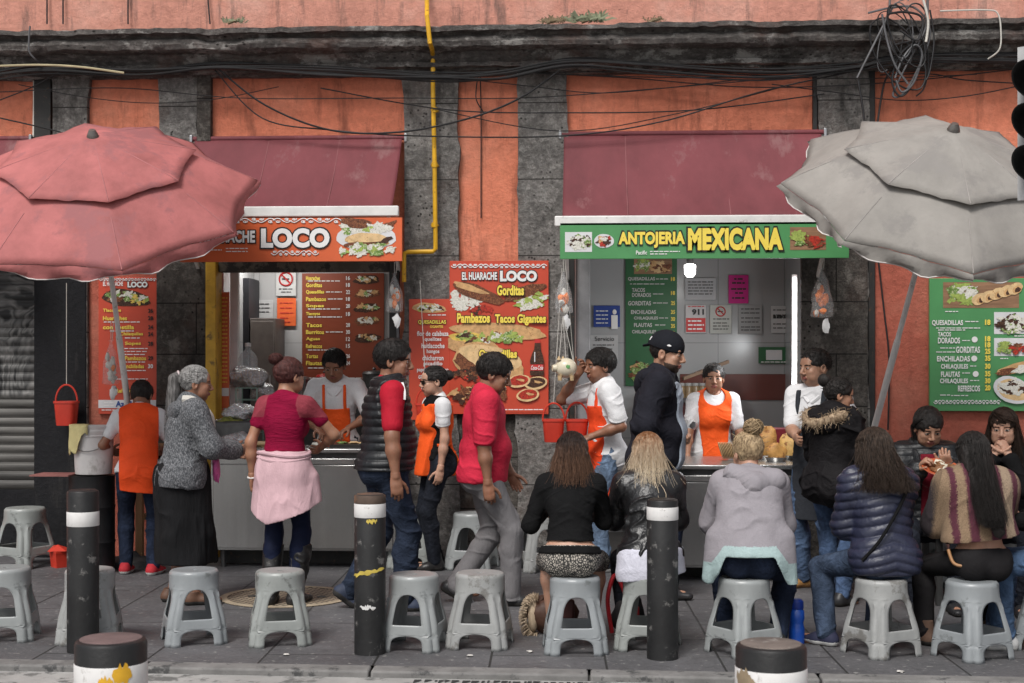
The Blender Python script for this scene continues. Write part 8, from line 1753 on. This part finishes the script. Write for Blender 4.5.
# traffic light seen from the side
YT = -4.35; q0 = at(1044, HOR, YT); p = Vector((q0.x + .10, YT, 0)); o = thing('traffic_light', (p.x, YT, 0), 'black traffic light with three hoods seen from the side at the right edge', 'traffic light')
m = MB(); m.tube([(p.x, YT, 0), (p.x, YT, at(1040, 20, YT).z)], .045, 16); m.build('pole', WPAINT, o)
fd = Vector((-.62, -.78, 0)).normalized(); sdv = Vector((-fd.y, fd.x, 0)); zc = [at(1034, py, YT).z for py in (80, 122, 163)]; cb = Vector((q0.x, YT, 0))
m = MB(); m.box((-.12, -.1, zc[2] - .14), (.12, .1, zc[0] + .14)); m.v = [tuple(cb + sdv * v[0] - fd * (v[1] + .12) + Vector((0, 0, v[2]))) for v in m.v]; m.build('housing', M('traffic_housing', (.10, .10, .105), .5), o, bevel=.02)
m = MB(); m.box((-.13, -.012, zc[2] - .18), (.13, .0, zc[0] + .18)); m.v = [tuple(cb + sdv * v[0] - fd * v[1] + fd * .175 * 0 + Vector((0, 0, v[2]))) for v in m.v]; m.build('backplate', M('traffic_backplate_edge', (.45, .45, .45), .5), o)
for i, z in enumerate(zc):
    n = 24; V = []; q = cb + fd * .002 + Vector((0, 0, z))
    for j, (L_, rr) in enumerate(((0, .098), (.1, .098), (.2, .096), (.24, .094))):
        for k in range(n + 1):
            t = math.radians(-60 + 300 * k / n); cut = L_ * (.5 + .5 * max(0, .4 + .6 * math.sin(t))); V.append(q + fd * cut + sdv * rr * math.cos(t) + Vector((0, 0, rr * math.sin(t) - .12 * cut)))
    m = MB(); m.add(V, [(j * (n + 1) + k, j * (n + 1) + k + 1, (j + 1) * (n + 1) + k + 1, (j + 1) * (n + 1) + k) for j in range(3) for k in range(n)]); ob = m.build('hood', M('matt_black_hood', (.010, .011, .011), .7), o, sharp=None); ob.modifiers.new('t', 'SOLIDIFY').thickness = .005
    m = MB(); m.blob(q, (.09, .09, .09), 20, rough=0); m.v = [tuple(q + (Vector(v) - q) - fd * ((Vector(v) - q).dot(fd) * .8)) for v in m.v]; m.build('lens', M('dark_lens_%d' % i, ((.05, .008, .008), (.05, .03, .008), (.008, .03, .015))[i], .3), o)
m = MB(); m.bar((p.x, YT, zc[0] + .05), tuple(cb + fd * -.1 + Vector((0, 0, zc[0] + .05))), .03, .03); m.bar((p.x, YT, zc[2] - .05), tuple(cb + fd * -.1 + Vector((0, 0, zc[2] - .05))), .03, .03); m.build('bracket', STEEL_D, o)
# litter
g_ = random.Random(21)
for i, (px, py) in enumerate(((20, 567), (286, 655), (470, 656), (742, 600), (530, 652), (900, 672))):
    p = gnd(px, py, .004); m = MB(); m.blob(p + Vector((0, 0, .004)), (.018, .014, .005), 8, rough=.4, seed=i); ob = m.build('litter', M('pale_litter', (.5, .48, .45), .8)); tag(ob, ('scrap of pale litter beside the shutter stool', 'scrap of pale litter below the stool in front of the pink cardigan', 'scrap of pale litter near the kerb below the striding man', 'scrap of pale litter behind the blue bottle', 'scrap of pale litter near the fur trimmed handbag', 'scrap of pale litter on the kerb at the right')[i], 'litter')
flush_text()
